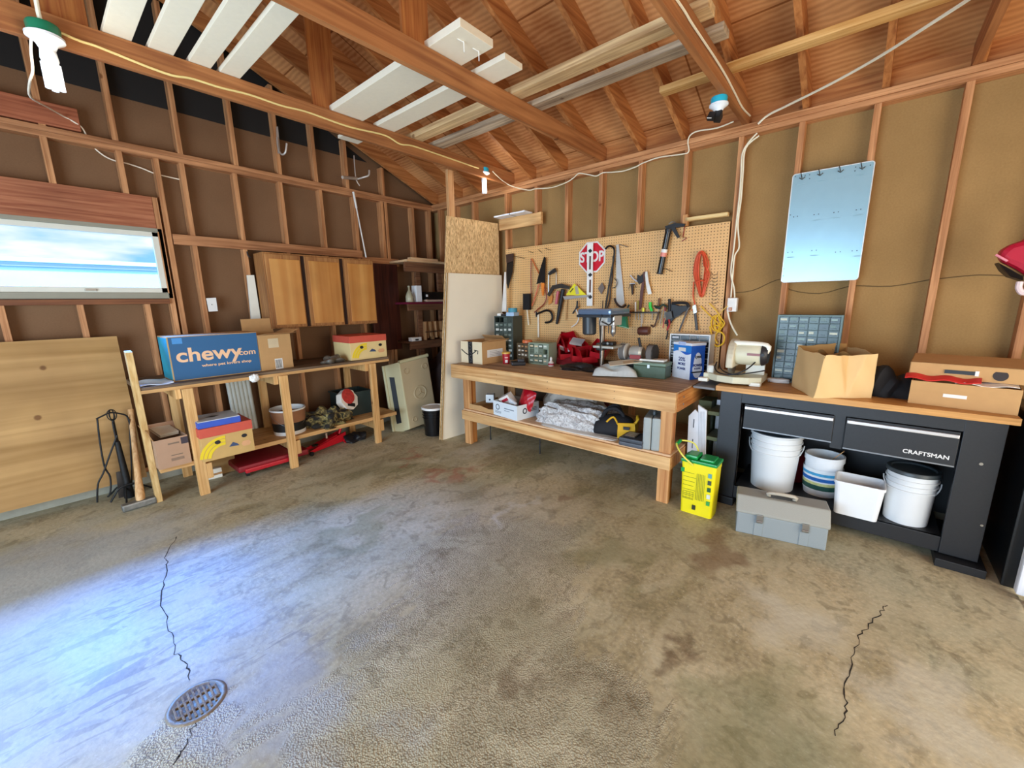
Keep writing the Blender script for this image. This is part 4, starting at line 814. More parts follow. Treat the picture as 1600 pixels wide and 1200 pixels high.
# caulking gun
t = W('caulking_gun', 'black caulking gun with pink banded tube hanging high on the pegboard', 'caulking gun', (1038, 390), x=3.79); p = [xr(1044, 362, 3.77), xr(1031, 426, 3.79)]; ax_ = (p[1]-p[0]).normalized()
MB().loft([(p[0], .026), (p[1], .026)], 20).build('tube', BLACKG, t, smooth=True); MB().loft([(p[0].lerp(p[1], .5), .0268), (p[0].lerp(p[1], .6), .0268)], 20).build('pink_band', mat('e08878', .4), t, smooth=True); MB().loft([(p[0].lerp(p[1], .42), .0265), (p[0].lerp(p[1], .5), .0265)], 20).build('white_band', WHITE, t, smooth=True)
MB().loft([(p[0], .03), (p[0]-ax_*.02, .03)], 16).loft([(p[1], .029), (p[1]+ax_*.012, .029)], 16).build('end_plate', BLACK, t); mb = plR([(1040, 354), (1055, 349), (1071, 350), (1070, 354), (1056, 356), (1063, 371), (1059, 372), (1050, 358), (1042, 358)], 3.78, .02); mb.build('trigger_handle', BLACK, t)
rdR([(1045, 350), (1050, 346.5), (1056, 348)], 3.78, .005).build('hanger_loop', STEEL, t, smooth=True)
t = W('red_bent_hook', 'thin red bent wire hook at the upper right of the pegboard', 'hook', (1068, 365)); rdR([(1070, 352), (1067, 370), (1073, 372), (1065, 377)], 3.82, .004, sm=0).build('wire', mat('8c1820', .4), t, smooth=True)
# orange cord coil
def coil(label, cx, cy, rx, ry, n, m, r, x, name='cord_coil', seed=1, tail=None, grp=None, waist=0):
    rnd = random.Random(seed); t = W(name, label, 'cord', (cx, cy), grp, x=x); pts = []
    for k in range(n):
        a0 = rnd.uniform(.3, 1.05); b0 = rnd.uniform(.9, 1.05); ox = rnd.uniform(-.1, .1)*rx
        for j in range(16):
            th = 2*PI*j/16; yy = math.sin(th); w_ = 1-waist*max(0, yy)*(1.2 if yy < .8 else .8)
            pts.append((cx+ox+rx*a0*math.cos(th)*w_, cy+ry*b0*yy, x-.004*rnd.random()-.0035*k))
    mb = rdR(pts, x, r, sm=2, n=6)
    mb.build('cord', m, t, smooth=True); rdR([(cx-rx*.6, cy+ry*.35), (cx, cy+ry*.3, x-.04), (cx+rx*.6, cy+ry*.38)], x-.035, r*1.1, sm=4).build('wrap', m, t, smooth=True)
    if tail: rdR(tail, x-.01, r, sm=4).build('tail', m, t, smooth=True)
    return t
M_oc = mat('d4502c', .45, 0, .08)
coil('orange-red extension cord coiled on the right of the pegboard', 1096, 428, 14, 35, 8, M_oc, .0055, 3.82, waist=.45, tail=[(1084, 440), (1083, 462), (1086, 480), (1080, 485)])
M_yc = mat('e8b828', .45, 0, .08)
t = coil('yellow extension cord knotted below the orange one', 1120, 505, 9, 12, 4, M_yc, .0055, 3.82, seed=3)
rdR([(1095, 478), (1106, 490), (1120, 503), (1127, 512), (1132, 505), (1127, 497), (1118, 484), (1108, 474)], 3.80, .005).build('loop', M_yc, t, smooth=True)
rdR([(1109, 510), (1112, 525), (1113, 534), (1120, 541), (1129, 537), (1132, 527), (1128, 520), (1121, 519), (1117, 528), (1121, 537)], 3.80, .007).build('loop', M_yc, t, smooth=True)
rdR([(1121, 495), (1128, 486), (1137, 478)], 3.80, .004).build('tail', mat('e8c060', .45), t, smooth=True)
# row of peg hooks
for k in range(9):
    y_ = 427+k*5.6; t = W('peg_hook', ['topmost','second from the top','third from the top','fourth from the top','middle','sixth from the top','seventh from the top','second from the bottom','lowest'][k]+' small steel peg hook in the column right of the orange cord', 'hook', (1116, y_), 'steel peg hooks'); rdR([(1113, y_, 3.837), (1112, y_+1, 3.80), (1115, y_+3, 3.795), (1120, y_+1.5, 3.79), (1121, y_-1, 3.79)], 3.8, .0022, sm=2, n=6).build('wire', DSTEEL, t, smooth=True)
# saws and cutters on the left
t = W('panel_saw', 'dark panel saw hanging at the left edge of the pegboard', 'saw', (796, 430)); plR([(792, 400), (800, 397), (803, 402), (801, 425), (794, 452), (791, 440)], 3.80, .004).build('blade', mat('2c2a2a', .35, .6, .3), t); plR([(792, 398), (803, 396), (803, 408), (793, 412)], 3.798, .02).build('handle', mat('3a2620', .5), t)
t = W('white_strip', 'narrow white strip standing between the drywall and the pegboard', 'strip', (788, 460)); plR([(789, 425), (791, 425), (792, 487), (785, 487), (788, 440)], 3.70, .01).build('strip', mat('e8e2da', .5), t)
t = W('hedge_shears', 'hedge shears with black blades and orange handles hanging on the pegboard', 'shears', (848, 430), x=3.80); M_or = mat('c85a20', .4, 0, .15); M_ord = mat('8a2c18', .4, 0, .15)
plR([(851, 401), (853, 403), (852, 444), (847, 441), (839, 444), (841, 436), (845, 420)], 3.795, .012).build('blade', mat('201e1e', .4, .5, .3), t)
rdR([(842, 444), (838, 458), (834, 470), (831, 478)], 3.79, .008).build('handle', M_or, t, smooth=True); rdR([(848, 444), (852, 452), (854, 464), (850, 475), (842, 482), (835, 488)], 3.79, .007).build('handle', M_ord, t, smooth=True)
plR([(846, 442), (851, 442), (850, 462), (848, 462)], 3.785, .012).build('orange_grip', mat('e8842c', .4), t)
t = W('bow_saw', 'thin red bow saw frame hanging left of the hedge shears', 'saw', (831, 430)); rdR([(830, 404), (829.5, 430), (830, 460)], 3.81, .005, sm=0).build('frame', M_ord, t, smooth=True); rdR([(831, 404), (836, 415), (842, 427)], 3.81, .006).build('frame', M_or, t, smooth=True); rdR([(833, 412), (833, 460)], 3.81, .002, sm=0).build('blade', DSTEEL, t)
t = W('paint_brush', 'black bench brush with pale handle hanging on the pegboard', 'brush', (825, 475)); plR([(820, 459), (830, 459), (830, 484), (820, 484)], 3.79, .035).build('bristles', mat('161414', .9), t); rdR([(823.5, 484), (826, 508)], 3.79, .008, sm=0).build('handle', mat('e8dcc0', .5), t, smooth=True)
t = W('hacksaw', 'silver hacksaw hanging right of the hedge shears', 'saw', (864, 440)); rdR([(857, 458), (857.5, 427), (860, 424), (866, 420), (869, 422), (869, 445)], 3.805, .006, sm=2).build('frame', STEEL, t, smooth=True); plR([(857, 428), (868, 419), (870, 424), (860, 430)], 3.79, .02).build('handle', BLACK, t)
t = W('clamp_pump', 'black and red hand tool hanging in the middle left of the pegboard', 'hand tool', (875, 465), x=3.79); p = [xr(880, 452, 3.78), xr(870, 506, 3.80)]; MB().loft([(p[0], .024), (p[0].lerp(p[1], .5), .022), (p[1], .014)], 14).build('barrel', BLACK, t, smooth=True); p = [xr(872, 455, 3.785), xr(869, 475, 3.79)]; MB().loft([(p[0], .018), (p[1], .016)], 12).build('red_grip', mat('c86068', .4), t, smooth=True)
plR([(864, 446), (878, 443), (892, 448), (890, 452), (876, 450), (866, 452), (859, 463), (856, 460)], 3.775, .015).build('jaw', DSTEEL, t)
t = W('trowel', 'orange handled trowel hanging below the silver hacksaw', 'trowel', (860, 468)); plR([(857, 462), (864, 462), (862, 473), (857, 477)], 3.81, .004).build('blade', mat('d88a40', .4), t)
t = W('speed_square', 'yellow triangular speed square hanging left of the slotted rule', 'square', (900, 455)); plR([(898, 443), (918, 462), (885, 461)], 3.79, .012).build('triangle', mat('ece028', .45, 0, .1), t); plR([(898, 448), (902, 446), (905, 459), (900, 460)], 3.777, .002).build('slot', mat('b0a890', .5), t); plR([(882, 463), (920, 461), (921, 464), (884, 468)], 3.79, .03).build('fence_plate', mat('b8b4b0', .35, .5), t)
for px_ in ((890, 456, 895, 450), (907, 450, 912, 456)): plR([(px_[0], px_[1]), (px_[2], px_[3]), (px_[2]+1.5, px_[3]+1), (px_[0]+1.5, px_[1]+1)], 3.777, .001).build('scale_print', mat('5a5020', .6), t)
t = W('yardstick', 'pale wooden stick hanging below the speed square', 'stick', (884, 480)); rdR([(885, 468), (883.5, 500)], 3.80, .007, sm=0).build('stick', WOODH, t)
t = W('hammer_handle', 'cream handled tool hanging at the left of the pegboard bottom', 'hand tool', (841, 505)); rdR([(841, 488), (841.5, 527)], 3.815, .011, sm=0).build('handle', mat('ece0c8', .5), t, smooth=True)
t = W('c_clamp', 'black curved clamp hanging above the red bins', 'clamp', (855, 490)); rdR([(838, 491), (845, 488), (854, 485), (861, 488), (863, 497), (859, 503), (852, 504)], 3.79, .012).build('frame', mat('1c1816', .5, .4), t, smooth=True); rdR([(838, 487), (838, 495)], 3.79, .008, sm=0).build('screw', BLACK, t, smooth=True)
t = W('pliers', 'black and white pliers hanging left of the drill press', 'pliers', (902, 492), x=3.79); rdR([(902, 470), (901, 480), (895, 490)], 3.79, .009).build('jaw', BLACK, t, smooth=True); rdR([(900, 484), (904, 496), (901, 505), (893, 511)], 3.79, .006).build('handle', mat('e0dcd4', .4), t, smooth=True); MB().cyl(xr(902, 480, 3.80), xr(902, 480, 3.77), .014).build('pivot', BLACK, t)
t = W('drop_shaped_trowel', 'grey drop shaped trowel hanging between the rule and the crowbar', 'trowel', (939, 452)); plR([(941, 441), (945, 450), (940, 460), (934.5, 451)], 3.81, .005).build('blade', mat('7c6e66', .4, .4), t)
t = W('adjustable_wrench', 'large adjustable wrench hanging in the middle of the pegboard', 'wrench', (1010, 450), x=3.80)
plR([(1008, 425), (1012, 424), (1014, 440), (1019, 459), (1013, 460), (1010, 445)], 3.795, .01).build('light_handle', mat('e0d8cc', .35, .5), t); plR([(1006, 425), (1009, 424), (1007, 445), (1003, 480), (999, 484), (1001, 455), (1004, 440)], 3.795, .012).build('dark_handle', mat('5a3026', .45), t)
plR([(997, 429), (1001, 432), (1005, 428), (1006, 440), (999, 444), (996, 438)], 3.79, .014).build('jaw', BLACK, t)
t = W('blue_pliers', 'pale blue handled snips hanging left of the big wrench', 'snips', (990, 437)); rdR([(985, 430), (990, 436), (996, 440)], 3.80, .005).build('handle', mat('c8d0e0', .4), t, smooth=True); rdR([(984, 443), (992, 443)], 3.80, .004).build('handle', mat('c8d0e0', .4), t, smooth=True)
t = W('chisel', 'short dark chisel hanging below the blue snips', 'chisel', (988, 452)); plR([(986, 444), (990, 444), (990, 459), (988, 461)], 3.81, .012).build('blade', mat('3c2c24', .5, .4), t); rdR([(982, 452), (985, 445), (991, 444), (994, 450)], 3.80, .003).build('wire', DSTEEL, t)
# magnetic strip with many hand tools
t = W('tool_rack', 'long black tool rack bar across the lower pegboard', 'rack', (1010, 488)); plR([(968, 486.5), (1032, 487.5), (1032, 489.5), (968, 488.5)], 3.835, .05).build('bar', DSTEEL, t)
def hand(label, px, hc, grip, shaft, gr=.011, name='screwdriver', x=3.80, cat='screwdriver'):
    t = W(name, label, cat, px[0]); rdR(grip, x, gr, sm=2, n=10).build('handle', hc, t, smooth=True)
    if shaft: rdR(shaft, x, .0035, sm=0, n=8).build('shaft', STEEL, t, smooth=True)
hand('bright green handled screwdriver standing in the tool rack', [(1017, 480)], mat('28c840', .35), [(1016, 472), (1016, 480), (1019, 486)], [(1019, 486), (1019, 500)], .014)
hand('yellow handled screwdriver in the tool rack', [(1005, 484)], mat('e8e040', .35), [(1005, 481), (1005, 487)], [(1005, 487), (1004, 505)], .012)
hand('white handled screwdriver in the tool rack', [(993, 484)], WHITE, [(993, 472), (993, 487)], [(993, 487), (993, 500)], .007)
hand('red handled screwdriver in the tool rack', [(984, 490)], mat('a82828', .4), [(985, 486), (984, 494)], [(984, 494), (984, 502)], .009)
hand('olive handled screwdriver in the tool rack', [(997, 480)], mat('a89430', .4), [(997, 470), (997, 484)], [(997, 486), (998, 500)], .010)
hand('dark red handled screwdriver at the right of the rack', [(1040, 484)], mat('902020', .4), [(1040, 476), (1039, 486)], [(1039, 486), (1038, 500)], .009)
hand('brown handled file in the tool rack', [(1029, 476)], mat('6a4428', .5), [(1030, 466), (1029, 480)], [(1029, 482), (1029, 500)], .010, 'file', cat='file')
hand('dark blue handled screwdriver beside the file', [(1035, 480)], mat('28283c', .4), [(1024, 480), (1032, 482)], [(1035, 484), (1032, 506)], .010)
t = W('black_tin_snips', 'black tin snips crossed over the right end of the tool rack', 'snips', (1060, 485), x=3.79)
rdR([(1046, 467), (1046, 480), (1044, 495), (1040, 506)], 3.78, .013).build('handle', BLACK, t, smooth=True); rdR([(1050, 474), (1060, 473), (1073, 474), (1076, 480)], 3.78, .013).build('handle', BLACK, t, smooth=True); rdR([(1043, 500), (1043, 520), (1041, 530)], 3.79, .007).build('blade', BLACK, t, smooth=True)
t = W('black_clamp', 'black spring clamp hanging between the tool rack and the grey pipe', 'clamp', (1068, 488), x=3.80); plR([(1046, 478), (1052, 474), (1062, 478), (1074, 477), (1078, 484), (1068, 488), (1062, 494), (1054, 498), (1048, 506), (1042, 502), (1044, 490)], 3.81, .025).build('jaw', BLACK, t, bevel=.003)
t = W('water_pump_pliers', 'dark pliers with red grips hanging below the black spring clamp', 'pliers', (1048, 500), x=3.79); rdR([(1044, 496), (1046, 506), (1042, 516)], 3.775, .008).build('grip', mat('a82028', .4), t, smooth=True); plR([(1040, 488), (1050, 486), (1052, 497), (1042, 500)], 3.775, .02).build('head', DSTEEL, t)
t = W('green_pliers', 'dark green handled pliers hanging right of the green screwdriver', 'pliers', (1030, 480), x=3.79); rdR([(1022, 478), (1030, 480), (1036, 476), (1042, 480)], 3.785, .009).build('handle', mat('203828', .4), t, smooth=True)
t = W('long_nose_pliers', 'grey long nose pliers hanging below the black snips', 'pliers', (1068, 500), x=3.80); rdR([(1076, 480), (1070, 495), (1064, 510), (1061, 518)], 3.79, .008).build('handle', mat('5c5c60', .4, .3), t, smooth=True); rdR([(1078, 479), (1070, 489), (1055, 496)], 3.785, .004).build('blade', STEEL, t, smooth=True)
t = W('red_long_screwdriver', 'long thin red handled screwdriver below the black snips', 'screwdriver', (1037, 505)); rdR([(1038, 497), (1036, 512)], 3.79, .005, sm=0).build('handle', mat('c02c34', .4), t, smooth=True)
t = W('grey_pipe', 'grey tubular handle with steel head hanging beside the yellow cord', 'hand tool', (1087, 500)); rdR([(1086, 488), (1089, 516)], 3.80, .012, sm=0).build('tube', mat('4c5054', .4), t, smooth=True); plR([(1083, 478), (1088, 476), (1090, 488), (1085, 490)], 3.79, .02).build('head', STEEL, t)
t = W('rubber_mallet', 'brown rubber mallet standing head down below the tool rack', 'mallet', (1006, 515), x=3.79); p = [xr(998, 517, 3.79), xr(1014, 517, 3.79)]; MB().loft([(p[0], .036), (p[0].lerp(p[1], .15), .04), (p[0].lerp(p[1], .85), .04), (p[1], .036)], 20).build('head', mat('5c3024', .5, 0, .3), t, smooth=True); rdR([(1002, 488, 3.79), (1002, 515, 3.79)], 3.79, .004, sm=0).build('shaft', STEEL, t)
t = W('clamp_bar', 'dark brown clamp hanging left of the rubber mallet and rack', 'clamp', (1022, 500)); rdR([(1029, 487), (1026, 500), (1022, 510), (1017, 508)], 3.79, .008).build('frame', mat('4a3020', .5), t, smooth=True)
t = W('green_dustpan', 'green plastic dustpan hanging right of the drill press', 'dustpan', (975, 500), x=3.78); plR([(972, 490), (980, 488), (983, 513), (966, 509)], 3.77, .05).build('pan', mat('187850', .4, 0, .15), t, bevel=.004); rdR([(967, 509, 3.72), (983, 513, 3.72)], 3.72, .004, sm=0).build('lip', mat('a0c8a8', .4), t); rdR([(976, 488), (980, 482), (983, 476)], 3.78, .01).build('handle', mat('20302c', .5), t, smooth=True)
for lab, px_, m_ in (('coiled dark wire hanging at the upper left of the rack', [(960, 435), (964, 440), (962, 448), (957, 450)], DSTEEL), ('thin pale wire hook right of the saw blade', [(968, 382), (975, 384), (981, 386)], STEEL)):
    t = W('wire_loop', lab, 'wire', px_[0]); rdR(px_, 3.79, .004).build('wire', m_, t, smooth=True)
for k, (lab, px_) in enumerate((('bare steel peg hook near the upper left corner of the pegboard', [(825, 392, 3.835), (833, 395, 3.79)]), ('bare steel peg hook second from the upper left corner', [(841, 390, 3.835), (847, 395, 3.79)]), ('bare steel peg hook left of the STOP sign', [(852, 388, 3.838), (861, 391, 3.79)]), ('bare steel peg hook above the panel saw', [(803, 400, 3.835), (820, 404, 3.78)]), ('bare steel peg hook below the caulking gun', [(1034, 418, 3.835), (1050, 424, 3.78)]))):
    t = W('long_peg_hook', lab, 'hook', px_[0]); rdR(px_, r=.0025, sm=0).build('wire', DSTEEL, t)
# ================================================================ WALL ABOVE AND RIGHT OF THE PEGBOARD
t = W('board_shelf', 'short board shelf with a white light fixture above the pegboard corner', 'shelf', (815, 345)); MB().b2((3.812, 2.84, 2.375), (3.85, 3.46, 2.50), bev=.003).build('board', M_f, t)
t = W('strip_light', 'flat white fixture lying on the board above the pegboard', 'fixture', (805, 342), x=3.75); MB().b2((3.70, 2.98, 2.502), (3.845, 3.44, 2.52), bev=.003).build('housing', mat('e4e8f0', .4), t); MB().b2((3.699, 3.19, 2.50), (3.846, 3.197, 2.522)).build('joint', BLACK, t)
t = W('timber_ledge', 'pale wooden ledge on the wall above the right of the pegboard', 'ledge', (1105, 342)); MB().b2((3.80, .955, 2.195), (3.85, 1.29, 2.225), bev=.002).build('board', wood('d8b070', 'f0d8a0', 'y', knots=False), t); MB().b2((3.80, 1.27, 2.16), (3.849, 1.31, 2.25), bev=.002).build('bracket', M_fz, t)
t = W('blue_mask', 'pale blue dust mask tucked under the wooden wall ledge', 'mask', (1082, 350)); o_ = heap('fabric', '', 'x', xr(1082, 354, 3.80), .02, .06, .035, mat('7aaad0', .8), 31, parent=t); o_.location = -Vector(t['_w'])
# pale blue metal sheet with punched holes
MBL = mat('9cc4d4', .26, .35, .05); t = W('metal_panel', 'pale blue enamelled metal sheet screwed to the studs', 'metal sheet', (1290, 350), x=3.84)
CB = Vector((3.832, .312, 2.04)); wB, hB = .455, .77
def rrect(w, h, r, n=5): return [((w/2-r)*sx+r*math.cos(a), (h/2-r)*sy+r*math.sin(a)) for sx, sy, a0 in ((1, 1, 0), (-1, 1, PI/2), (-1, -1, PI), (1, -1, 3*PI/2)) for a in [a0+PI/2*k/n for k in range(n+1)]]
mb = MB(); poly_plate(mb, [CB+Vector((0, -a_, b_)) for a_, b_ in rrect(wB, hB, .018)], (-1, 0, 0), .004); mb.build('sheet', MBL, t, bevel=.001)
mb = MB(); mb.tube([CB+Vector((-.003, -a_, b_)) for a_, b_ in rrect(wB, hB, .018)], .0035, 6, closed=True); mb.build('rolled_edge', mat('e8eef0', .3, .2), t)
def hole(px, py, r=.0035):
    c = xr(px, py, CB.x-.0045); MB().cyl(c, c+Vector((-.0008, 0, 0)), r, n=10).build('hole', mat('28343c', .6), t)
for px_, py_ in ((1243, 276), (1258, 274), (1265, 273), (1265, 279), (1337, 261), (1336, 267), (1360, 258), (1235, 336), (1240, 339), (1246, 338), (1272, 335.5), (1279, 334.5), (1303, 332), (1310, 331), (1338, 328), (1345, 327), (1231, 394.5), (1238, 394), (1268.5, 391.5), (1275.5, 391), (1305.5, 394), (1313, 393.5), (1331.5, 392), (1339, 391.5), (1225, 420), (1224, 431)): hole(px_, py_)
for px_, py_ in ((1251, 288), (1281, 283), (1312, 279), (1346, 273), (1275, 344), (1306, 340), (1341, 336), (1235, 402), (1272, 399), (1340, 400)): 
    c = xr(px_, py_, CB.x-.0046); MB().box(c, (.0006, .045, .007)).build('scuff', mat('86a8b4', .5, .2), t)
for px_, py_ in ((1253, 279), (1281, 273), (1313, 268), (1347, 263)):
    mb = MB(); mb.tube([xr(px_-1.5, py_-9, CB.x-.005), xr(px_, py_, CB.x-.02)], .0022, 6); mb.tube([xr(px_-4, py_-1, CB.x-.02), xr(px_, py_+1.5, CB.x-.022), xr(px_+5, py_-3, CB.x-.02)], .0028, 6); mb.build('wire_clip', DSTEEL, t)
# cables, outlet box
M_cab1 = mat('eee6cc', .5); M_cab2 = mat('d8cca8', .5)
def cable(label, pts, r, x=3.84, m=None, name='electrical_cable', grp=None, sm=5):
    P = [hit(p[0], p[1], 0, p[2] if len(p) > 2 else x) for p in pts]; t = wthing(name, label, 'cable', P[0], grp); MB().tube(P, r, 6, sm).build('sheath', m or M_cab1, t, smooth=True); return t
cable('white cable looping along the top plate toward the socket with the black adapter', [(770, 268, 3.4), (785, 282, 3.7), (800, 291, 3.832), (825, 297, 3.832), (837, 295, 3.832), (862, 293, 3.832), (885, 285, 3.832), (896, 278, 3.832), (905, 271, 3.832), (920, 273, 3.832), (932, 275, 3.832), (942, 270, 3.832), (958, 269, 3.832), (975, 267, 3.832), (995, 260, 3.832), (1004, 255, 3.832), (1030, 246, 3.832), (1065, 241, 3.832), (1076, 237, 3.832), (1075, 222, 3.825), (1078, 212, 3.82), (1090, 205, 3.82), (1120, 200, 3.80), (1146, 190, 3.76)], .0055)
cable('pair of white cables running down the stud to the outlet box', [(1183, 208), (1170, 222), (1160, 240), (1158, 270), (1156, 300), (1151, 345), (1147, 385), (1142, 425), (1147, 450), (1148, 468)], .006, 3.835)
cable('second white cable beside the pair above the outlet box', [(1186, 212), (1165, 232), (1161, 270), (1158, 310), (1153, 350), (1155, 385, 3.84), (1148, 400), (1145, 430), (1142, 465)], .006, 3.838)
cable('white cable from the outlet box down to the mitre saw', [(1137, 487), (1140, 500), (1145, 512), (1152, 524)], .007, 3.80)
t = W('outlet_box', 'white outlet box on the stud right of the pegboard', 'outlet', (1143, 476)); MB().b2((3.79, .90, 1.40), (3.845, .955, 1.51), bev=.005) if False else None
c0 = xr(1137, 465.5, 3.80); c1 = xr(1150, 487, 3.80); MB().b2((3.80, c1.y, c1.z), (3.85, c0.y, c0.z), bev=.005).build('box', mat('ece8e0', .45), t); MB().b2((3.797, c1.y+.012, c1.z+.02), (3.80, c0.y-.012, c0.z-.03)).build('cover', WHITE, t)
t = W('plug', 'orange plug pushed into the outlet box', 'plug', (1141, 482)); c = xr(1141, 483, 3.79); MB().box(c, (.03, .022, .028), bev=.004).build('body', mat('c89070', .5), t)
# thick white cable hanging across to the right
P = [Vector((3.82, .80, 2.83)), hit(1200, 180, 0, 3.80), hit(1230, 165, 0, 3.72), hit(1300, 130, 0, 3.5), hit(1375, 88, 0, 3.25), hit(1450, 40, 0, 2.95), hit(1515, -2, 0, 2.72), hit(1600, -60, 0, 2.3)]
t = wthing('hanging_cable', 'thick white cable slung diagonally below the roof at the right', 'cable', P[0]); MB().tube(P, .008, 8, 5).build('sheath', M_cab1, t, smooth=True)
# cable stapled to the double tie beam
P = [hit(1055, -4, 1, .862), hit(1070, 18, 1, .862), hit(1080, 35, 1, .862), hit(1100, 65, 1, .862), hit(1118, 92, 1, .862), hit(1135, 120, 1, .862), hit(1148, 145, 1, .862), hit(1160, 168, 1, .862), hit(1172, 181, 1, .862)]
t = wthing('tie_beam_cable', 'white cable stapled along the third tie beam nearest the camera', 'cable', P[0]); MB().tube(P, .006, 6, 4).build('sheath', M_cab1, t, smooth=True)
# ================================================================ ON THE BIG WORKBENCH
ZK = ZT+.001
def drawers(name, label, A, rz, w, d, h, nx, ny, fm, dm, rnd_seed=1, frame_t=.012, skip=(), cat='drawer cabinet', gap=.003, fill=None, rail=None):
    """small parts cabinet: case with a grid of little drawers in its front (y=0)"""
    rnd = random.Random(rnd_seed); t = thing(name, label, cat, A, rz); f = frame_t
    mb = MB(); mb.b2((0, 0, 0), (f, d, h)).b2((w-f, 0, 0), (w, d, h)).b2((f, 0, h-f), (w-f, d, h)).b2((f, 0, 0), (w-f, d, f)).b2((f, d-.005, f), (w-f, d, h-f))
    for j in range(1, ny): z = f+(h-2*f)*j/ny; mb.b2((f, .004, z-.0015), (w-f, d-.01, z+.0015))
    for i in range(1, nx): x = f+(w-2*f)*i/nx; mb.b2((x-.0012, .006, f), (x+.0012, d-.01, h-f))
    mb.build('case', fm, t)
    cw, ch = (w-2*f)/nx, (h-2*f)/ny
    for j in range(ny):
        for i in range(nx):
            if (i, j) in skip: continue
            x, z = f+cw*i+gap/2+.0015, f+ch*j+gap/2+.0015
            mm = rnd.choice(dm); mb = MB(); ww, hh = cw-gap-.003, ch-gap-.003
            mb.b2((x, .004, z), (x+ww, .008, z+hh)).b2((x, .008, z), (x+ww, d*.9, z+.002)).b2((x+ww*.3, -.006, z+hh*.2), (x+ww*.7, .004, z+hh*.32)); dr_ = mb.build('drawer', mm, t)
            if fill and rnd.random() < .7: MB().b2((x+ww*.08, .0025, z+hh*.4), (x+ww*rnd.uniform(.6, .92), .004, z+hh*rnd.uniform(.65, .9))).build('contents', rnd.choice(fill), t)
    return t
# ---- smile box
A, rz, w, d, h = box3((721, 566), (754, 570), (786, 563), ZK, 535)
t = thing('parcel_box', 'small parcel box with black tape and a curved arrow logo on the workbench', 'box', A, rz)
shell(w, d, h).build('carton', CARD, t); MB().b2((.002, -.0015, .002), (w-.002, 0, h-.001)).build('pale_front', mat('e6d4b0', .7, 0, .03), t)
MB().b2((w*.36, -.0025, 0), (w*.56, -.0015, h)).build('black_tape', mat('1e2226', .35), t)
for k in range(7): MB().box((w*.46, -.003, h*(.08+.14*k)), (w*.14, .0006, .002), rot=(0, .5 if k % 2 else -.5, 0)).build('tape_print', mat('8a9098', .5), t)
MB().tube([(w*(.05+.7*k/10), -.003, h*(.62-.22*math.sin(PI*k/10)*1.0)-.0*k) for k in range(11)], .0055, 6).build('smile_logo', BLACK, t)
MB().tube([(w*.66, -.003, h*.62), (w*.82, -.003, h*.60), (w*.80, -.003, h*.46)], .0055, 6).build('arrow_head', BLACK, t)
MB().b2((w, d*.2, h*.28), (w+.001, d*.85, h*.62)).build('address_label', WHITE, t)
for k in range(4): MB().b2((w+.001, d*.3, h*(.33+.07*k)), (w+.0015, d*(.6+.05*(k % 3)), h*(.345+.07*k))).build('print', mat('8a8a88', .6), t)
flap(t, (w, 0, h), (w, d, h), .06, 1.3, CARD, (1, 0, 0)); flap(t, (0, d, h), (w, d, h), .07, -.9, CARD, (0, 1, 0))
# ---- red tub
c = on(791, 568, ZK); t = thing('red_tub', 'small red tub with yellow rim beside the parcel box', 'tub', c)
MB().lathe([(0, 0), (.036, 0), (.043, .11), (.043, .0)][:3], n=28).build('tub_body', mat('b01828', .4, 0, .1), t, smooth=True); MB().lathe([(.043, .11), (.047, .11), (.047, .125), (.041, .125), (.041, .1)], n=28).build('rim', mat('e0b048', .4), t, smooth=True)
MB().lathe([(0, .1), (.041, .1)], n=20).build('contents', mat('3a1418', .7), t); MB().box((0, -.0405, .03), (.028, .004, .03)).build('white_label', WHITE, t); t.rotation_euler.z = -.8
MB().box((0, -.042, .07), (.034, .004, .012)).build('label_print', mat('e8b0a8', .5), t)
# ---- black charger
c = on(812, 572, ZK); t = thing('battery_charger', 'low black battery charger lying in front of the small drawer cabinets', 'charger', (c.x+.02, c.y+.03, ZK), -.75); MB().box((0, .05, .018), (.15, .12, .036), bev=.012).build('base', mat('22242a', .35), t); MB().box((.03, .06, .048), (.07, .08, .03), bev=.01).build('battery_seat', mat('30343a', .4), t)
# ---- tall dark green cabinet
a_ = xr(772, 494, 3.50); b_ = xr(809, 494, 3.50); MGR = mat('3c4640', .5, 0, .15); MGL = [mat('4a5650', .3, 0, .2), mat('3a443e', .3), mat('56625a', .3)]
h = a_.z-ZK; A = Vector((3.50, a_.y, ZK))
drawers('tall_parts_cabinet', 'tall dark green parts drawer cabinet in the left back corner of the workbench', A, -PI/2+.18, .25, .22, h, 4, 8, MGR, MGL, 4, skip=((0, 7), (1, 7)), fill=[mat('78867c', .4), mat('c8ccc4', .4)])
T0 = A+Vector((.03, 0, h+.001))
t = thing('tape_roll', 'blue masking tape roll lying on top of the tall dark cabinet', 'tape', A+Vector((.1, -.20, h+.045))); MB().lathe([(.03, 0), (.052, 0), (.052, .045), (.03, .045), (.03, 0)], n=28).build('roll', mat('3c8ca0', .5), t, smooth=True)
t = thing('tape_box', 'pale blue box under the blue tape roll', 'box', A+Vector((.03, -.16, h+.001)), -PI/2+.18); MB().b2((0, 0, 0), (.1, .12, .042), bev=.002).build('carton', mat('a8c4e0', .5), t)
t = thing('small_packet', 'white and black packet on the left of the tall cabinet top', 'packet', A+Vector((.03, -.02, h+.001)), -PI/2+.18); MB().b2((0, 0, 0), (.05, .06, .03), bev=.003).build('card', WHITE, t); MB().b2((.052, 0, 0), (.12, .06, .02), bev=.003).build('case', BLACK, t)
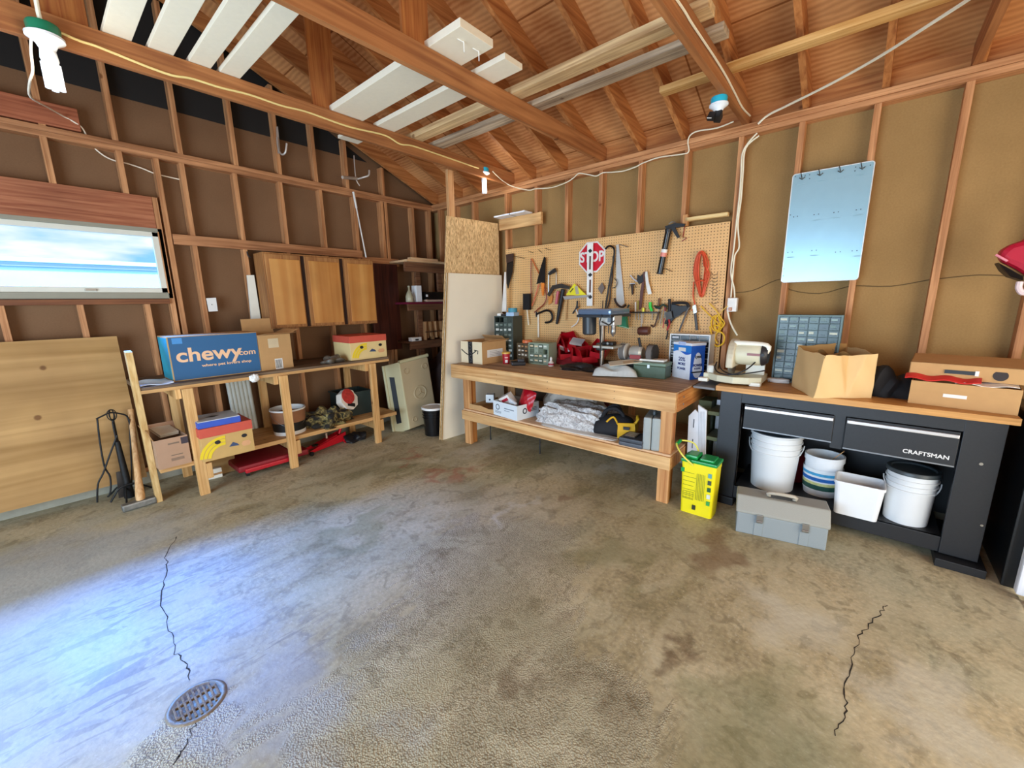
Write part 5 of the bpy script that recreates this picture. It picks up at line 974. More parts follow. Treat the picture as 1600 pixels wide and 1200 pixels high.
# ---- black screwdriver set stand
t = thing('screwdriver_stand', 'black stand of small screwdrivers behind the red tub', 'stand', on(790, 556, ZK)+Vector((.05, .02, 0))); MB().box((0, 0, .03), (.1, .07, .06), bev=.008).build('stand', BLACK, t)
for k, (dx, dy, hh) in enumerate(((-.03, 0, .22), (-.01, .01, .17), (.012, -.01, .15), (.03, .01, .13))): MB().loft([((dx, dy, .06), .006), ((dx, dy, hh*.6), .006), ((dx, dy, hh*.62), .011), ((dx, dy, hh), .009)], 10).build('screwdriver', mat('d0b040', .4) if k > 1 else BLACK, t, smooth=True)
# ---- two little cabinets
A, rz, w = frame((801, 567), (826, 571), ZK); A = A+Vector((.10, .02, 0))
drawers('brown_parts_cabinet', 'small brown drawer cabinet with an orange lid on top', A, rz-.0, .19, .14, .21, 3, 4, mat('5a4e3a', .5), [mat('4a4034', .3), mat('6a5c48', .3)], 7, fill=[mat('d8d0c0', .4), mat('c09060', .4)])
t = thing('orange_lid', 'orange cap lying on top of the small brown drawer cabinet', 'cap', A+Vector((.06, -.1, .212))); MB().lathe([(0, .03), (.05, .03), (.055, .025), (.055, 0), (0, 0)], n=28).build('cap', mat('d8703c', .45), t, smooth=True)
A, rz, w, d, h = box3((826, 568), (857, 571), (866, 562), ZK, 537)
drawers('grey_parts_cabinet', 'grey-green drawer cabinet of clear little drawers left of the red bins', A, rz, w, .16, h, 4, 4, mat('8a9a84', .5), [mat('707c6c', .25), mat('9aa694', .25), mat('5e685a', .25)], 8, skip=((3, 2),), fill=[mat('d8dcd0', .4), mat('e0c8a0', .4)])
# ---- red bins
MRD = mat('b0101c', .35, 0, .1)
def bin_(label, px, z, rot, s=1., grp='red stacking bins', lab=None):
    c = on(*px, z); t = thing('stacking_bin', label, 'bin', c, group=grp, rot=rot); w, d, h = .125*s, .16*s, .10*s
    mb = MB(); th = .003; mb.b2((-w/2, 0, 0), (w/2, d, th)).b2((-w/2, d-th, 0), (w/2, d, h))
    for s_ in (-1, 1): mb.prism([(0, 0), (d, 0), (d, h), (d*.25, h), (0, h*.5)], th, Matrix.Translation((s_*w/2 - (th if s_ > 0 else 0), 0, 0)) @ Matrix(((0, 1, 0, 0), (1, 0, 0, 0), (0, 0, 1, 0), (0, 0, 0, 1))))
    mb.b2((-w/2, 0, 0), (w/2, th, h*.5)).build('bin_body', MRD, t)
    if lab: MB().box((0, -.002, h*.25), (w*.6, .002, h*.35)).build('white_label', WHITE, t)
    return t
spec = [((838, 530), ZT+.20, (.1, 0, -.9), 1.5, 'large red bin with a pale box in it on the drawer cabinets'), ((858, 535), ZT+.14, (.3, .2, -1.2), 1.3, 'red bin tipped beside the tall cabinet'), ((876, 528), ZT+.22, (.9, .3, -.6), 1.3, 'red bin turned up on its end at the top of the heap'), ((878, 548), ZT+.13, (.4, .4, -.9), 1.2, 'red bin with a white label left in the heap'), ((894, 549), ZT+.13, (.5, -.2, -.8), 1.2, 'red bin with a white disc label in the heap middle'), ((908, 556), ZT+.10, (.3, .1, -.5), 1.2, 'red bin in the middle of the heap below the grey lid'), ((925, 553), ZT+.11, (.2, -.1, -.9), 1.2, 'red bin at the right of the heap by the drill press'), ((886, 562), ZT+.05, (.1, 0, -.8), 1.2, 'red bin at the lower left of the heap'), ((905, 566), ZT+.05, (.1, .1, -.9), 1.2, 'red bin at the lower middle of the heap'), ((922, 568), ZT+.05, (.1, -.1, -.7), 1.3, 'red bin at the lower right of the heap'), ((932, 560), ZT+.10, (.3, .2, -1.3), 1.2, 'red bin tilted against the drill press column')]
for k, (px_, z_, rr, s_, lb) in enumerate(spec): bin_(lb, px_, z_, rr, s_, lab=(k in (3, 4)))
t = wthing('red_tool_bag', 'dark red open tool bag holding the heap of red bins', 'bag', on(903, 574, ZK)); c = on(903, 572, ZK)
heap('bag_cloth', '', '', (0.09, .06, 0), .10, .25, .09, mat('780c18', .7, 0, .3), 41, parent=(q := thing('red_tool_bag_base', '', '')), amp=.2); 
q_ = [o for o in sc.objects if o.parent == q][0]; q_.parent = t; q_.location = c-Vector(t['_w']); bpy.data.objects.remove(q)
t = thing('tin_cover', 'grey rectangular tin lid resting on the heap of red bins', 'lid', on(902, 533, ZT+.26), rot=(.9, .2, -.7)); MB().box((0, 0, 0), (.13, .005, .10), bev=.003).box((0, -.008, -.048), (.13, .02, .005)).build('lid', mat('b8b0ac', .4, .3), t)
t = thing('pale_box', 'cream box lying in the large red bin', 'box', on(838, 530, ZT+.20)+Vector((0.05, .03, .06)), -.9); MB().box((0, .06, .03), (.12, .05, .03), bev=.003).build('carton', mat('e8d8bc', .5), t)
hh_ = heap('dark_chain_heap', 'tangle of dark chain and spiked hardware in front of the red bins', 'chain', tuple(on(908, 578, ZK)), .09, .2, .05, mat('241e1c', .5, .4, .5, .6, 60), 44, amp=.6)
rnd_ = random.Random(5)
for k in range(5):
    c = on(878+7*k, 575+rnd_.uniform(-1.5, 2), ZK+.012); heap('small_metal_piece', ('leftmost','second','middle','fourth','rightmost')[k]+' shiny metal piece, counting from the left, before the red bins', 'metal piece', tuple(c-Vector((0, 0, .008))), .02, .012, .008, STEEL, 50+k, amp=.4, group='small metal pieces by the bins')
# ---- bottles
c = on(869, 566, ZK); t = thing('white_bottle', 'white plastic bottle with nozzle left of the red bins', 'bottle', c); MB().lathe([(0, 0), (.026, 0), (.028, .01), (.028, .11), (.018, .14), (.008, .155), (.006, .20), (0, .205)], n=24, sy=.8).build('bottle_body', mat('dcdccf', .4), t, smooth=True)
c = on(861, 572, ZK); t = thing('small_bottle', 'small red and white bottle in front of the grey drawer cabinet', 'bottle', c); MB().lathe([(0, 0), (.028, 0), (.03, .01), (.03, .035), (.012, .055), (.012, .07), (0, .07)], n=24).build('bottle_body', mat('e0d8d0', .4), t, smooth=True); MB().lathe([(.0305, .012), (.0305, .03)], n=24).build('label', mat('b03040', .5), t, smooth=True); MB().lathe([(.013, .068), (.013, .085), (.004, .095), (0, .095)], n=20).build('cap', WHITE, t, smooth=True)
# ---- plastic bag with paper and clear clamshell
t = wthing('plastic_bag', 'clear plastic bag with a folded paper on top at the front of the workbench', 'bag', on(950, 588, ZK)); C_b = on(955, 589, ZK)
M_bag = mat('d4dad8', .18, 0, .15, .35, 30, alpha=.8); 
def bagf(u, v):
    x = -.19+.38*u; y = -.10+.22*v; e = math.sin(PI*u)**.35*math.sin(PI*v)**.35; return (x, y, .012+.10*e*(.8+.25*math.sin(9*u+3*v)*math.sin(6*v)))
mb = MB(); mb.grid(bagf, 26, 18); R_ = Matrix.Translation(C_b+Vector((.07, .0, 0))) @ Matrix.Rotation(-1.15, 4, 'Z'); mb.bm.transform(R_); mb.build('bag_film', M_bag, t, smooth=True)
mb = MB(); mb.box((.0, 0, .03), (.33, .17, .05), bev=.015); mb.bm.transform(R_); mb.build('contents', mat('b8b4a4', .6, 0, .5, .4, 40), t)
t = thing('folded_leaflet', 'cream folded leaflet lying on the clear plastic bag', 'leaflet', C_b+Vector((.10, -.06, .115)), rot=(.12, -.12, -1.0)); MB().b2((-.12, -.05, 0), (.16, .09, .003)).build('sheet', mat('e6dcc4', .6), t); MB().b2((.0, -.03, .003), (.11, .045, .0035)).build('print', mat('d0b890', .6), t)
# ---- green metal box
A, rz, w, d, h = box3((989, 588), (1039, 593), (1050, 584), ZK, 574)
t = thing('green_metal_box', 'dark olive green metal box with a small latch on the workbench', 'box', A, rz); M_ol = mat('3c4c34', .4, .2, .25, .1, 40)
MB().b2((0, 0, 0), (w, .16, h), bev=.004).build('box_body', M_ol, t); MB().b2((-.003, -.003, h), (w+.003, .163, h+.03), bev=.006).build('lid', mat('5c6c54', .35, .2, .2), t); MB().b2((w*.44, -.006, h-.02), (w*.52, -.001, h+.012), bev=.002).build('latch', STEEL, t)
t = thing('white_tray', 'thin white tray lying on the green metal box', 'tray', A+Vector((.05, -.02, h+.032)), rz); MB().b2((.01, 0, 0), (w*.8, .1, .016), bev=.003).build('tray', mat('e8e4d8', .5), t)
# ---- drill press
t = wthing('drill_press', 'black benchtop drill press with silver head standing behind the red bins', 'drill press', on(943, 560, ZK)+Vector((.2, .1, 0)))
dp = Vector((3.46, 0, 0)); yc = xr(941, 540, 3.46).y; zc = lambda py, x=3.46, px=941: xr(px, py, x).z
MB().box((3.46, yc, ZK+.015), (.24, .17, .03), bev=.008).build('base', mat('30343a', .4, .5), t)
MB().cyl((3.46, yc, ZK+.03), (3.46, yc, zc(500)), .022, n=20).build('column', mat('7a6a5c', .3, .8), t, smooth=True)
a_ = xr(915, 482, 3.36); b_ = xr(966, 492, 3.36)
MB().b2((3.22, b_.y, b_.z), (3.60, a_.y, a_.z+.0), bev=.02).build('belt_cover', mat('7088a8', .2, .5, .15), t); MB().b2((3.21, b_.y-.005, b_.z-.02), (3.61, a_.y+.005, b_.z+.005), bev=.006).build('cover_rim', mat('20242a', .4), t)
m0 = xr(921, 493, 3.40); m1 = xr(921, 521, 3.40); MB().loft([(m0, .066), (m1, .064), (m1-Vector((0, 0, .01)), .05)], 24).build('motor', mat('303438', .4, 0, .1), t, smooth=True)
h0 = xr(938, 493, 3.30); h1 = xr(962, 509, 3.30); MB().b2((3.27, h1.y, h1.z), (3.42, h0.y, h0.z), bev=.01).build('head', mat('c8c4bc', .35, .4), t); MB().b2((3.266, h1.y+.02, h1.z+.03), (3.27, h0.y-.09, h0.z-.02)).build('label', mat('6a7480', .4), t); MB().b2((3.264, h1.y+.015, h1.z+.02), (3.27, h1.y+.03, h0.z-.01)).build('depth_scale', BLACK, t)
cc = xr(958, 515, 3.33); MB().loft([(cc+Vector((0, 0, .05)), .02), (cc+Vector((0, 0, .01)), .02), (cc, .024), (cc-Vector((0, 0, .03)), .024), (cc-Vector((0, 0, .045)), .012), (cc-Vector((0, 0, .06)), .009)], 20).build('chuck', STEEL, t, smooth=True)
q = xr(951, 508, 3.26)
for a_ in (0.6, 2.7, 4.8): MB().tube([q, q+Vector((-.01, -math.cos(a_)*.07, math.sin(a_)*.07))], .005, 8).build('feed_handle', DSTEEL, t); 
tb = xr(950, 541, 3.36); MB().box((3.36, tb.y, tb.z), (.20, .20, .022), bev=.005).build('table', mat('b8b4a8', .4, .5), t); MB().b2((3.40, yc-.035, tb.z-.05), (3.50, yc+.035, tb.z+.02), bev=.01).build('table_bracket', DSTEEL, t)
t = wthing('drill_vise', 'small dark drill vise lying on the drill press table', 'vise', tb+Vector((0, 0, .012))); MB().box((tb.x, tb.y-.01, tb.z+.028), (.08, .11, .03), bev=.008).build('vise_body', mat('2a2828', .4, .5), t); MB().cyl(tb+Vector((-.05, -.02, .03)), tb+Vector((-.02, -.02, .03)), .01).build('screw', STEEL, t)
t = wthing('extension_lead', 'black power cord hanging down in front of the drill press', 'cord', xr(941, 500, 3.25)); rdR([(942, 470, 3.7), (941, 490, 3.24), (937, 505, 3.22), (938, 530, 3.24), (938, 560, 3.26)], r=.005).build('cable', BLACK, t, smooth=True)
# ---- bench grinder
t = wthing('bench_grinder', 'grey bench grinder with two guarded wheels behind the plastic bag', 'grinder', xr(995, 556, 3.5)); x_ = 3.50
gc = xr(998, 550, x_); gl_ = xr(976, 549, x_); gr_ = xr(1019, 552, x_)
MB().loft([(gl_+Vector((0, -.06, 0)), .045), (gl_+Vector((0, -.08, 0)), .06), (gr_+Vector((0, .10, 0)), .062), (gr_+Vector((0, .08, 0)), .045)], 24).build('motor_body', mat('c0bcb0', .35, .3), t, smooth=True)
for q, s_ in ((gl_, 1), (gr_, -1)):
    MB().loft([(q+Vector((0, s_*.028, 0)), .07), (q+Vector((0, s_*.03, 0)), .078), (q+Vector((0, -s_*.03, 0)), .078), (q+Vector((0, -s_*.032, 0)), .07)], 28).build('wheel_guard', mat('34302c', .4, .3) if s_ < 0 else mat('d0ccc4', .35, .3), t, smooth=True); MB().cyl(q+Vector((-.012, .022, 0)), q+Vector((-.012, -.022, 0)), .075, n=28).build('grinding_wheel', mat('6a6460', .9), t, smooth=True)
MB().b2((x_-.07, gc.y-.07, ZK), (x_+.08, gc.y+.08, gc.z-.04), bev=.012).build('base', mat('3a3a3a', .45), t); MB().b2((x_-.075, gc.y-.05, gc.z-.055), (x_-.068, gc.y+.05, gc.z-.02)).build('red_label', mat('903030', .5), t)
MB().tube([(x_-.02, gr_.y+.10, gc.z+.05), (x_-.02, gr_.y+.12, gc.z+.13)], .012, 10).build('eye_shield_arm', BLACK, t)
# ---- white cabinet behind the detergent
A = xr(1044, 575, 3.66); B_ = xr(1106, 580, 3.66); hz_ = xr(1044, 521, 3.66).z-ZK
drawers('white_parts_cabinet', 'white framed black drawer cabinet behind the detergent box', Vector((3.66, A.y, ZK)), -PI/2, abs(A.y-B_.y), .15, hz_, 4, 7, mat('e8e8e4', .45), [mat('24262a', .2), mat('1a1c20', .2)], 12, frame_t=.01, fill=[mat('c0c0c4', .4), mat('70706c', .4)])
# ---- detergent box
A, rz, w, d, h = box3((1050, 588), (1077, 594), (1098, 588), ZK, 541)
t = thing('detergent_box', 'blue and white detergent box with 20% MORE POWER print on the workbench', 'detergent box', A, rz); M_bl = mat('1c50c0', .4, 0, .2, 0, 6)
d = .15
MB().b2((0, 0, 0), (w, d, h), bev=.003).build('carton', mat('2860c0', .4), t); MB().b2((-.004, -.004, h), (w+.004, d+.004, h+.022), bev=.003).build('lid', mat('e6eaf4', .4), t); MB().b2((w*.3, -.006, h-.001), (w*.7, -.003, h+.03), bev=.002).build('lid_tab', mat('b8c8e8', .4), t)
P = [(0, 0), (w, 0), (w, h*.78)]+[(w*(1-k/10), h*(.78-.05*math.sin(k*.63))) for k in range(1, 11)]; MB().prism(P, .001, Matrix.Translation((0, -.001, 0))).build('front_white_print', mat('e8ecf4', .45), t)
MB().b2((.0, -.0006, h*.8), (w, 0, h)).build('front_blue_print', mat('2a80d0', .4), t)
MI = mat('2c3c78', .5)
for tx_, z_, s_ in (('20%', .58, .045), ('MORE', .44, .030), ('POWER', .30, .026)): text(tx_, s_, MI, t, (w*.52, -.0025, h*z_), FRONT, bold=.0008)
MB().b2((w*.3, -.002, h*.82), (w*.7, -.001, h*.93), bev=.004).build('white_badge', WHITE, t)
Ms = Matrix.Translation((w, 0, 0)) @ Matrix.Rotation(PI/2, 4, 'Z'); SR = (PI/2, 0, PI/2)
P = [(d*.5+d*.36*math.cos(a)*(1.0 if math.sin(a) < 0 else .8), h*.42+h*.38*math.sin(a)) for a in [2*PI*k/28 for k in range(28)]]; MB().prism(P, .001, Ms @ Matrix.Translation((0, -.001, 0))).build('side_white_print', mat('e8ecf4', .45), t)
for tx_, z_, s_, b_ in (('Lysol', .68, .036, .0008), ('POWER', .42, .030, .001), ('& CLEAN', .33, .018, .0004)): text(tx_, s_, MI if z_ < .6 else BLACK, t, (w+.0025, d*.5, h*z_), SR, bold=b_, sx=.9)
MB().b2((w+.0006, d*.1, h*.2), (w+.0012, d*.9, h*.24)).build('side_print', BLACK, t)
# ---- mitre saw
t = wthing('miter_saw', 'cream miter saw with motor housing and curved base beside the detergent box', 'saw', on(1150, 596, .90)); MC = mat('d8d4b8', .45, 0, .08); MC2 = mat('eceadc', .4); ZM = .914
xs = 3.36
b0 = xr(1100, 590, xs); b1 = xr(1175, 602, xs)
bs = [xr(1099, 583, xs), xr(1107, 586, xs), xr(1120, 589, xs-.06), xr(1145, 591, xs-.09), xr(1170, 592, xs-.06), xr(1190, 591, xs)]
mb = MB(); Pt = [Vector((p.x, p.y, ZM+.012)) for p in bs]; Pt += [Vector((3.60, Pt[-1].y, ZM+.012)), Vector((3.60, Pt[0].y, ZM+.012))]; poly_plate(mb, Pt, (0, 0, 1), .05); mb.build('base', MC, t, bevel=.006)
for px_ in (1100, 1181): q = xr(px_, 595, xs-.01); MB().box((xs-.02, q.y, ZM+.014), (.06, .07, .028), bev=.006).build('foot', MC2, t)
q = xr(1112, 570, xs+.05); MB().box((xs+.08, q.y, ZM+.085), (.12, .05, .07), bev=.015).build('clamp_block', MC2, t)
fc = xr(1150, 578, xs+.14); MB().b2((xs+.13, xr(1195, 578, xs+.14).y, ZM+.05), (xs+.15, xr(1165, 578, xs+.14).y, ZM+.14), bev=.005).build('fence', MC2, t)
bc = xr(1141, 557, xs+.02); 
mb = MB(); Pb = []
for k in range(15): a_ = PI*.04+PI*k/14*.95; Pb.append(Vector((bc.x-.13*math.cos(a_), bc.y, bc.z-.02+.155*math.sin(a_))))
Pb += [Vector((bc.x+.13, bc.y, bc.z-.07)), Vector((bc.x-.13, bc.y, bc.z-.07))]; poly_plate(mb, Pb, (0, -1, 0), .05); mb.build('blade_guard', mat('c8bea4', .45, 0, .1), t, bevel=.01)
mb = MB(); mb.lathe([(0, -.002), (.125, -.002), (.125, .002), (0, .002)], n=36, M=Matrix.Translation((bc.x, bc.y-.02, bc.z-.04)) @ Matrix.Rotation(PI/2, 4, 'X')); mb.build('blade', STEEL, t)
mo0 = xr(1152, 552, xs); mo1 = xr(1196, 554, xs); MB().loft([(mo0, .075), (mo0.lerp(mo1, .1), .08), (mo0.lerp(mo1, .85), .08), (mo0.lerp(mo1, .97), .07)], 28).build('motor_housing', MC, t, smooth=True); MB().loft([(mo0.lerp(mo1, .9), .082), (mo1, .078), (mo1-Vector((0, .02, 0)), .06)], 28).build('motor_end_cap', mat('26262a', .4), t, smooth=True)
h0_ = xr(1150, 537, xs-.03); h1_ = xr(1198, 540, xs-.03); MB().tube([h0_-Vector((0, 0, .05)), h0_, h0_.lerp(h1_, .1)+Vector((0, 0, .006)), h1_, h1_-Vector((0, 0, .05))], .019, 12, 4).build('handle', MC2, t, smooth=True)
q0 = xr(1167, 552, xs-.09); q1 = xr(1187, 557, xs-.09); MB().b2((xs-.083, q1.y, q1.z), (xs-.079, q0.y, q0.z)).build('name_plate', mat('8a4a44', .4), t); q = xr(1191, 555, xs-.09); MB().cyl((xs-.084, q.y, q.z), (xs-.07, q.y, q.z), .011).build('brush_cap', BLACK, t)
t = wthing('saw_cord', 'black power cord looped over the base of the miter saw', 'cord', xr(1140, 585, xs-.1)); MB().tube([xr(1120, 566, xs+.05), xr(1117, 575, xs-.05), xr(1125, 583, xs-.11), xr(1145, 585, xs-.13), xr(1165, 578, xs-.13), xr(1180, 566, xs-.06)], .005, 8, 5).build('cable', BLACK, t, smooth=True)
t = wthing('black_hose', 'second black cord lying along the miter saw base', 'cord', xr(1160, 584, xs-.1)); MB().tube([xr(1124, 568, xs+.05), xr(1128, 578, xs-.06), xr(1145, 585, xs-.12), xr(1170, 583, xs-.13), xr(1196, 579, xs-.10)], .0045, 8, 5).build('cable', BLACK, t, smooth=True)
t = wthing('black_pouch', 'black pouch hanging behind the miter saw', 'pouch', xr(1158, 528, 3.7)); heap('pouch_body', '', '', xr(1157, 532, 3.70), .03, .05, .05, BLACK, 61, parent=t).location = -Vector(t['_w'])
# ================================================================ UNDER THE BIG WORKBENCH
ZS2 = ZL+.001
A, rz, w, d, h = box3((771, 647), (808, 658), (830, 651), ZS2, 635)
t = thing('white_carton', 'white open carton with a ring logo and small print on the workbench shelf', 'box', A, rz); WB = mat('dfe6ea', .55, 0, .03); MQ = mat('3a4450', .6)
d = .30; shell(w, d, h).build('carton', WB, t)
MB().lathe([(.022, 0), (.03, 0), (.03, .001), (.022, .001)], n=24, M=Matrix.Translation((w*.2, -.0005, h*.62)) @ Matrix.Rotation(PI/2, 4, 'X')).build('ring_logo', MQ, t)
MB().b2((w*.48, -.001, h*.60), (w*.88, 0, h*.66)).b2((w*.48, -.001, h*.46), (w*.70, 0, h*.50)).build('print', mat('7a8490', .6), t)
for k in range(3): MB().b2((w*.08, -.001, h*(.2+.06*k)), (w*.34, 0, h*(.22+.06*k))).build('print', MQ, t)
MB().lathe([(.018, 0), (.03, 0), (.03, .001), (.018, .001)], n=24, M=Matrix.Translation((w, d*.35, h*.55)) @ Matrix.Rotation(PI/2, 4, 'Y')).build('ring_logo', MQ, t)
for k in range(3): MB().b2((w, d*.5, h*(.45+.1*k)), (w+.001, d*.9, h*(.48+.1*k))).build('print', MQ, t)
wc = (A, rz, w, d, h)
def at(fx, fy, fz): # point inside the white carton
    r_ = Matrix.Rotation(rz0, 3, 'Z'); return A0_+r_ @ Vector((w0*fx, d0*fy, h0*fz))
A0_, rz0, w0, d0, h0 = wc
t = thing('first_aid_box', 'white box with red print tilted in the white carton', 'box', at(.3, .45, .75), rot=(.3, -.5, rz0+.2)); MB().box((0, 0, .04), (.13, .08, .12), bev=.002).build('carton', mat('f0e4dc', .5), t); MB().box((0, -.041, .06), (.08, .001, .03)).box((-.03, -.041, .01), (.03, .001, .02)).build('red_print', mat('c02838', .5), t)
t = thing('foil_packet', 'white crumpled packet in the middle of the white carton', 'packet', at(.6, .25, .8), rot=(.2, .4, rz0)); MB().box((0, 0, .02), (.10, .03, .08), bev=.01).build('packet', mat('e0e4e8', .4, 0, .2, .3, 40), t)
t = thing('red_snack_bag', 'shiny red bag standing in the white carton', 'bag', at(.85, .5, .6), rot=(-.2, .25, rz0))
mb = MB(); mb.grid(lambda u, v: (-.09+.18*u, -.045*math.sin(PI*u)*math.sin(PI*v)**.5-.004*math.sin(20*u)*math.sin(14*v), .2*v), 18, 18); mb.build('bag_front', mat('b01020', .3, 0, .35, .2, 16), t, smooth=True, solid=.004); mb = MB(); mb.grid(lambda u, v: (-.09+.18*u, .045*math.sin(PI*u)*math.sin(PI*v)**.5, .2*v), 12, 12); mb.build('bag_back', mat('b01020', .3), t, smooth=True)
t = thing('white_jar_box', 'small white box with a black dot left of the white carton', 'box', on(760, 640, ZS2)+Vector((.12, .05, .05)), -1.0); MB().box((0, 0, .05), (.09, .09, .09), bev=.006).build('carton', mat('e4e8e8', .5), t); MB().cyl((0, -.0455, .04), (0, -.047, .04), .01).build('dot', BLACK, t)
A = on(733, 640, ZS2); t = wthing('cardboard_tray', 'shallow torn cardboard tray at the left end of the workbench shelf', 'tray', (3.08, 3.02, ZS2)); mb = MB(); P = [(2.96, 3.22, .07), (2.96, 3.12, .055), (2.96, 3.0, .06), (2.96, 2.88, .04), (2.96, 2.80, .05)]
for (a_, b_) in zip(P, P[1:]): poly_plate(mb, [(a_[0], a_[1], ZS2), (b_[0], b_[1], ZS2), (b_[0], b_[1], ZS2+b_[2]), (a_[0], a_[1], ZS2+a_[2])], (-1, 0, 0), .004)
mb.b2((2.96, 2.82, ZS2), (3.4, 3.16, ZS2+.004)).b2((2.97, 3.155, ZS2), (3.4, 3.16, ZS2+.05)).build('tray_wall', CARD, t)
# brown cover cloth hanging behind
tag(MB().b2((3.70, 2.3, ZS2), (3.715, 3.14, .84)).build('hardboard_sheet', mat('4c3c2e', .8)), 'dark brown board standing at the back of the workbench shelf', 'board')
# sheepskin rug
def fur():
    m, nt, b = base('sheepskin'); L = nt.links.new; tc = N(nt, 'ShaderNodeTexCoord'); no = N(nt, 'ShaderNodeTexNoise'); no.inputs['Scale'].default_value = 28; no.inputs['Detail'].default_value = 6; no.inputs['Distortion'].default_value = 1.5; L(tc.outputs['Object'], no.inputs['Vector'])
    r = N(nt, 'ShaderNodeValToRGB'); r.color_ramp.elements[0].color = s2l('b4aeac')+(1,); r.color_ramp.elements[1].color = s2l('eceae8')+(1,); r.color_ramp.elements[0].position = .35; r.color_ramp.elements[1].position = .6; L(no.outputs['Fac'], r.inputs[0]); L(r.outputs[0], b.inputs['Base Color']); b.inputs['Roughness'].default_value = .95
    bp = N(nt, 'ShaderNodeBump'); bp.inputs['Strength'].default_value = 1; bp.inputs['Distance'].default_value = .03; L(no.outputs['Fac'], bp.inputs['Height']); L(bp.outputs[0], b.inputs['Normal']); return m
rng = random.Random(8)
def lumpy(c, rx, ry, rz_, seed, nf=1): 
    mb = MB(); bm = bmesh.new(); bmesh.ops.create_icosphere(bm, subdivisions=5, radius=1); rr = random.Random(seed)
    dirs = [(rr.uniform(8, 22), rr.uniform(0, 6), Vector((rr.gauss(0, 1), rr.gauss(0, 1), rr.gauss(0, 1))).normalized()) for _ in range(14)]
    for v in bm.verts:
        n = v.co.normalized(); k = 1+.022*nf*sum(math.sin(f*n.dot(d)+p) for f, p, d in dirs); e = .62
        v.co = Vector((math.copysign(abs(n.x)**e, n.x)*rx*k, math.copysign(abs(n.y)**e, n.y)*ry*k, max(0, n.z)**.7*rz_*k if n.z > 0 else n.z*.01))+Vector(c)
    mb._merge(bm); return mb
a_ = on(825, 662, ZS2); b_ = on(960, 680, ZS2)
mb = lumpy((3.20, (a_.y+b_.y)/2+.02, ZS2), .21, abs(a_.y-b_.y)/2*1.0, .19, 2); tag(mb.build('sheepskin_rug', fur(), smooth=True), 'grey-white shaggy sheepskin rug bundled on the workbench shelf', 'rug')
mb = lumpy((3.50, 2.18, ZS2), .16, .32, .30, 5, .8); tag(mb.build('cloth_pile', mat('c8bcae', .9, 0, .35, .2, 9), smooth=True), 'heap of beige and brown cloth behind the sheepskin rug', 'cloth pile')
tag(lumpy((3.0, 1.83, ZS2+.001), .07, .38, .012, 6, .4).build('white_cloth', mat('d8d4cc', .85), smooth=True), 'flat white cloth lying along the shelf edge under the sheepskin', 'cloth')
# black and yellow tool bag
c = on(945, 684, ZS2); t = thing('tool_bag', 'black tool bag with yellow side pocket on the workbench shelf', 'bag', (3.12, c.y-.02, ZS2), -PI/2+.25); BK = mat('17171c', .8, 0, .2, .1, 60); YL_ = mat('e0ac20', .6, 0, .1)
mb = MB(); secs = [(-.17, .075, .09), (-.15, .10, .14), (-.05, .11, .18), (.05, .11, .19), (.13, .10, .17), (.17, .085, .13)]
rings = []
for x, hw, hh in secs:
    rings.append([mb.bm.verts.new((x, y, z)) for y, z in ((-hw, 0), (-hw*1.05, hh*.4), (-hw*.85, hh*.75), (-hw*.35, hh), (hw*.35, hh), (hw*.85, hh*.75), (hw*1.05, hh*.4), (hw, 0))])
for r0, r1 in zip(rings, rings[1:]):
    for k in range(8): mb.bm.faces.new((r0[k], r0[(k+1) % 8], r1[(k+1) % 8], r1[k]))
mb.bm.faces.new(rings[0]); mb.bm.faces.new(rings[-1][::-1]); mb.build('bag_body', BK, t, smooth=True, sub=2)
MB().tube([(-.1, -.02, .15), (-.07, -.03, .21), (.0, -.02, .235), (.06, -.02, .20), (.08, -.02, .16)], .016, 8, 4).build('handle', BK, t, smooth=True); MB().tube([(-.1, .04, .15), (-.06, .05, .22), (.01, .05, .24), (.06, .04, .16)], .016, 8, 4).build('handle', BK, t, smooth=True)
MB().grid(lambda u, v: (.05+.13*u, -.118+.04*u-.004*math.sin(6*v), .01+.13*v), 6, 6).build('yellow_pocket', YL_, t, smooth=True, solid=.008); MB().grid(lambda u, v: (.172+.01*math.sin(PI*v), -.08+.16*u, .01+.13*v), 6, 6).build('yellow_pocket', YL_, t, smooth=True, solid=.008)
MB().tube([(.17, -.06, .12), (.20, -.05, .17), (.18, .05, .17), (.17, .06, .12)], .01, 8, 4).build('yellow_strap', YL_, t, smooth=True); MB().box((.12, -.112, .10), (.05, .006, .025)).build('logo', BLACK, t); MB().tube([(-.05, -.09, .13), (.0, -.06, .17), (.05, -.1, .12)], .008, 8, 4).build('yellow_piping', YL_, t, smooth=True)
# small dark case with cards
A, rz, w, d, h = box3((966, 695), (1003, 703), (1010, 697), ZS2, 690)
t = thing('small_tool_case', 'small dark grey case lying beside the tool bag on the shelf', 'case', A, rz); MB().b2((0, 0, 0), (w, .2, h*.5), bev=.01).build('case_bottom', mat('4c5058', .45), t); MB().b2((0, 0, h*.5), (w, .2, h), bev=.01).build('case_top', mat('3c4048', .45), t)
t = thing('instruction_card', 'printed black and white card lying on the small dark case', 'card', A+Vector((.03, -.02, h+.004)), rz); MB().b2((0, 0, 0), (.1, .14, .004)).build('card', mat('2c2a2e', .4), t)
for k in range(4): MB().b2((.01, .015+.03*k, .004), (.09, .028+.03*k, .0045)).build('print', mat('c0b8b0', .5), t)
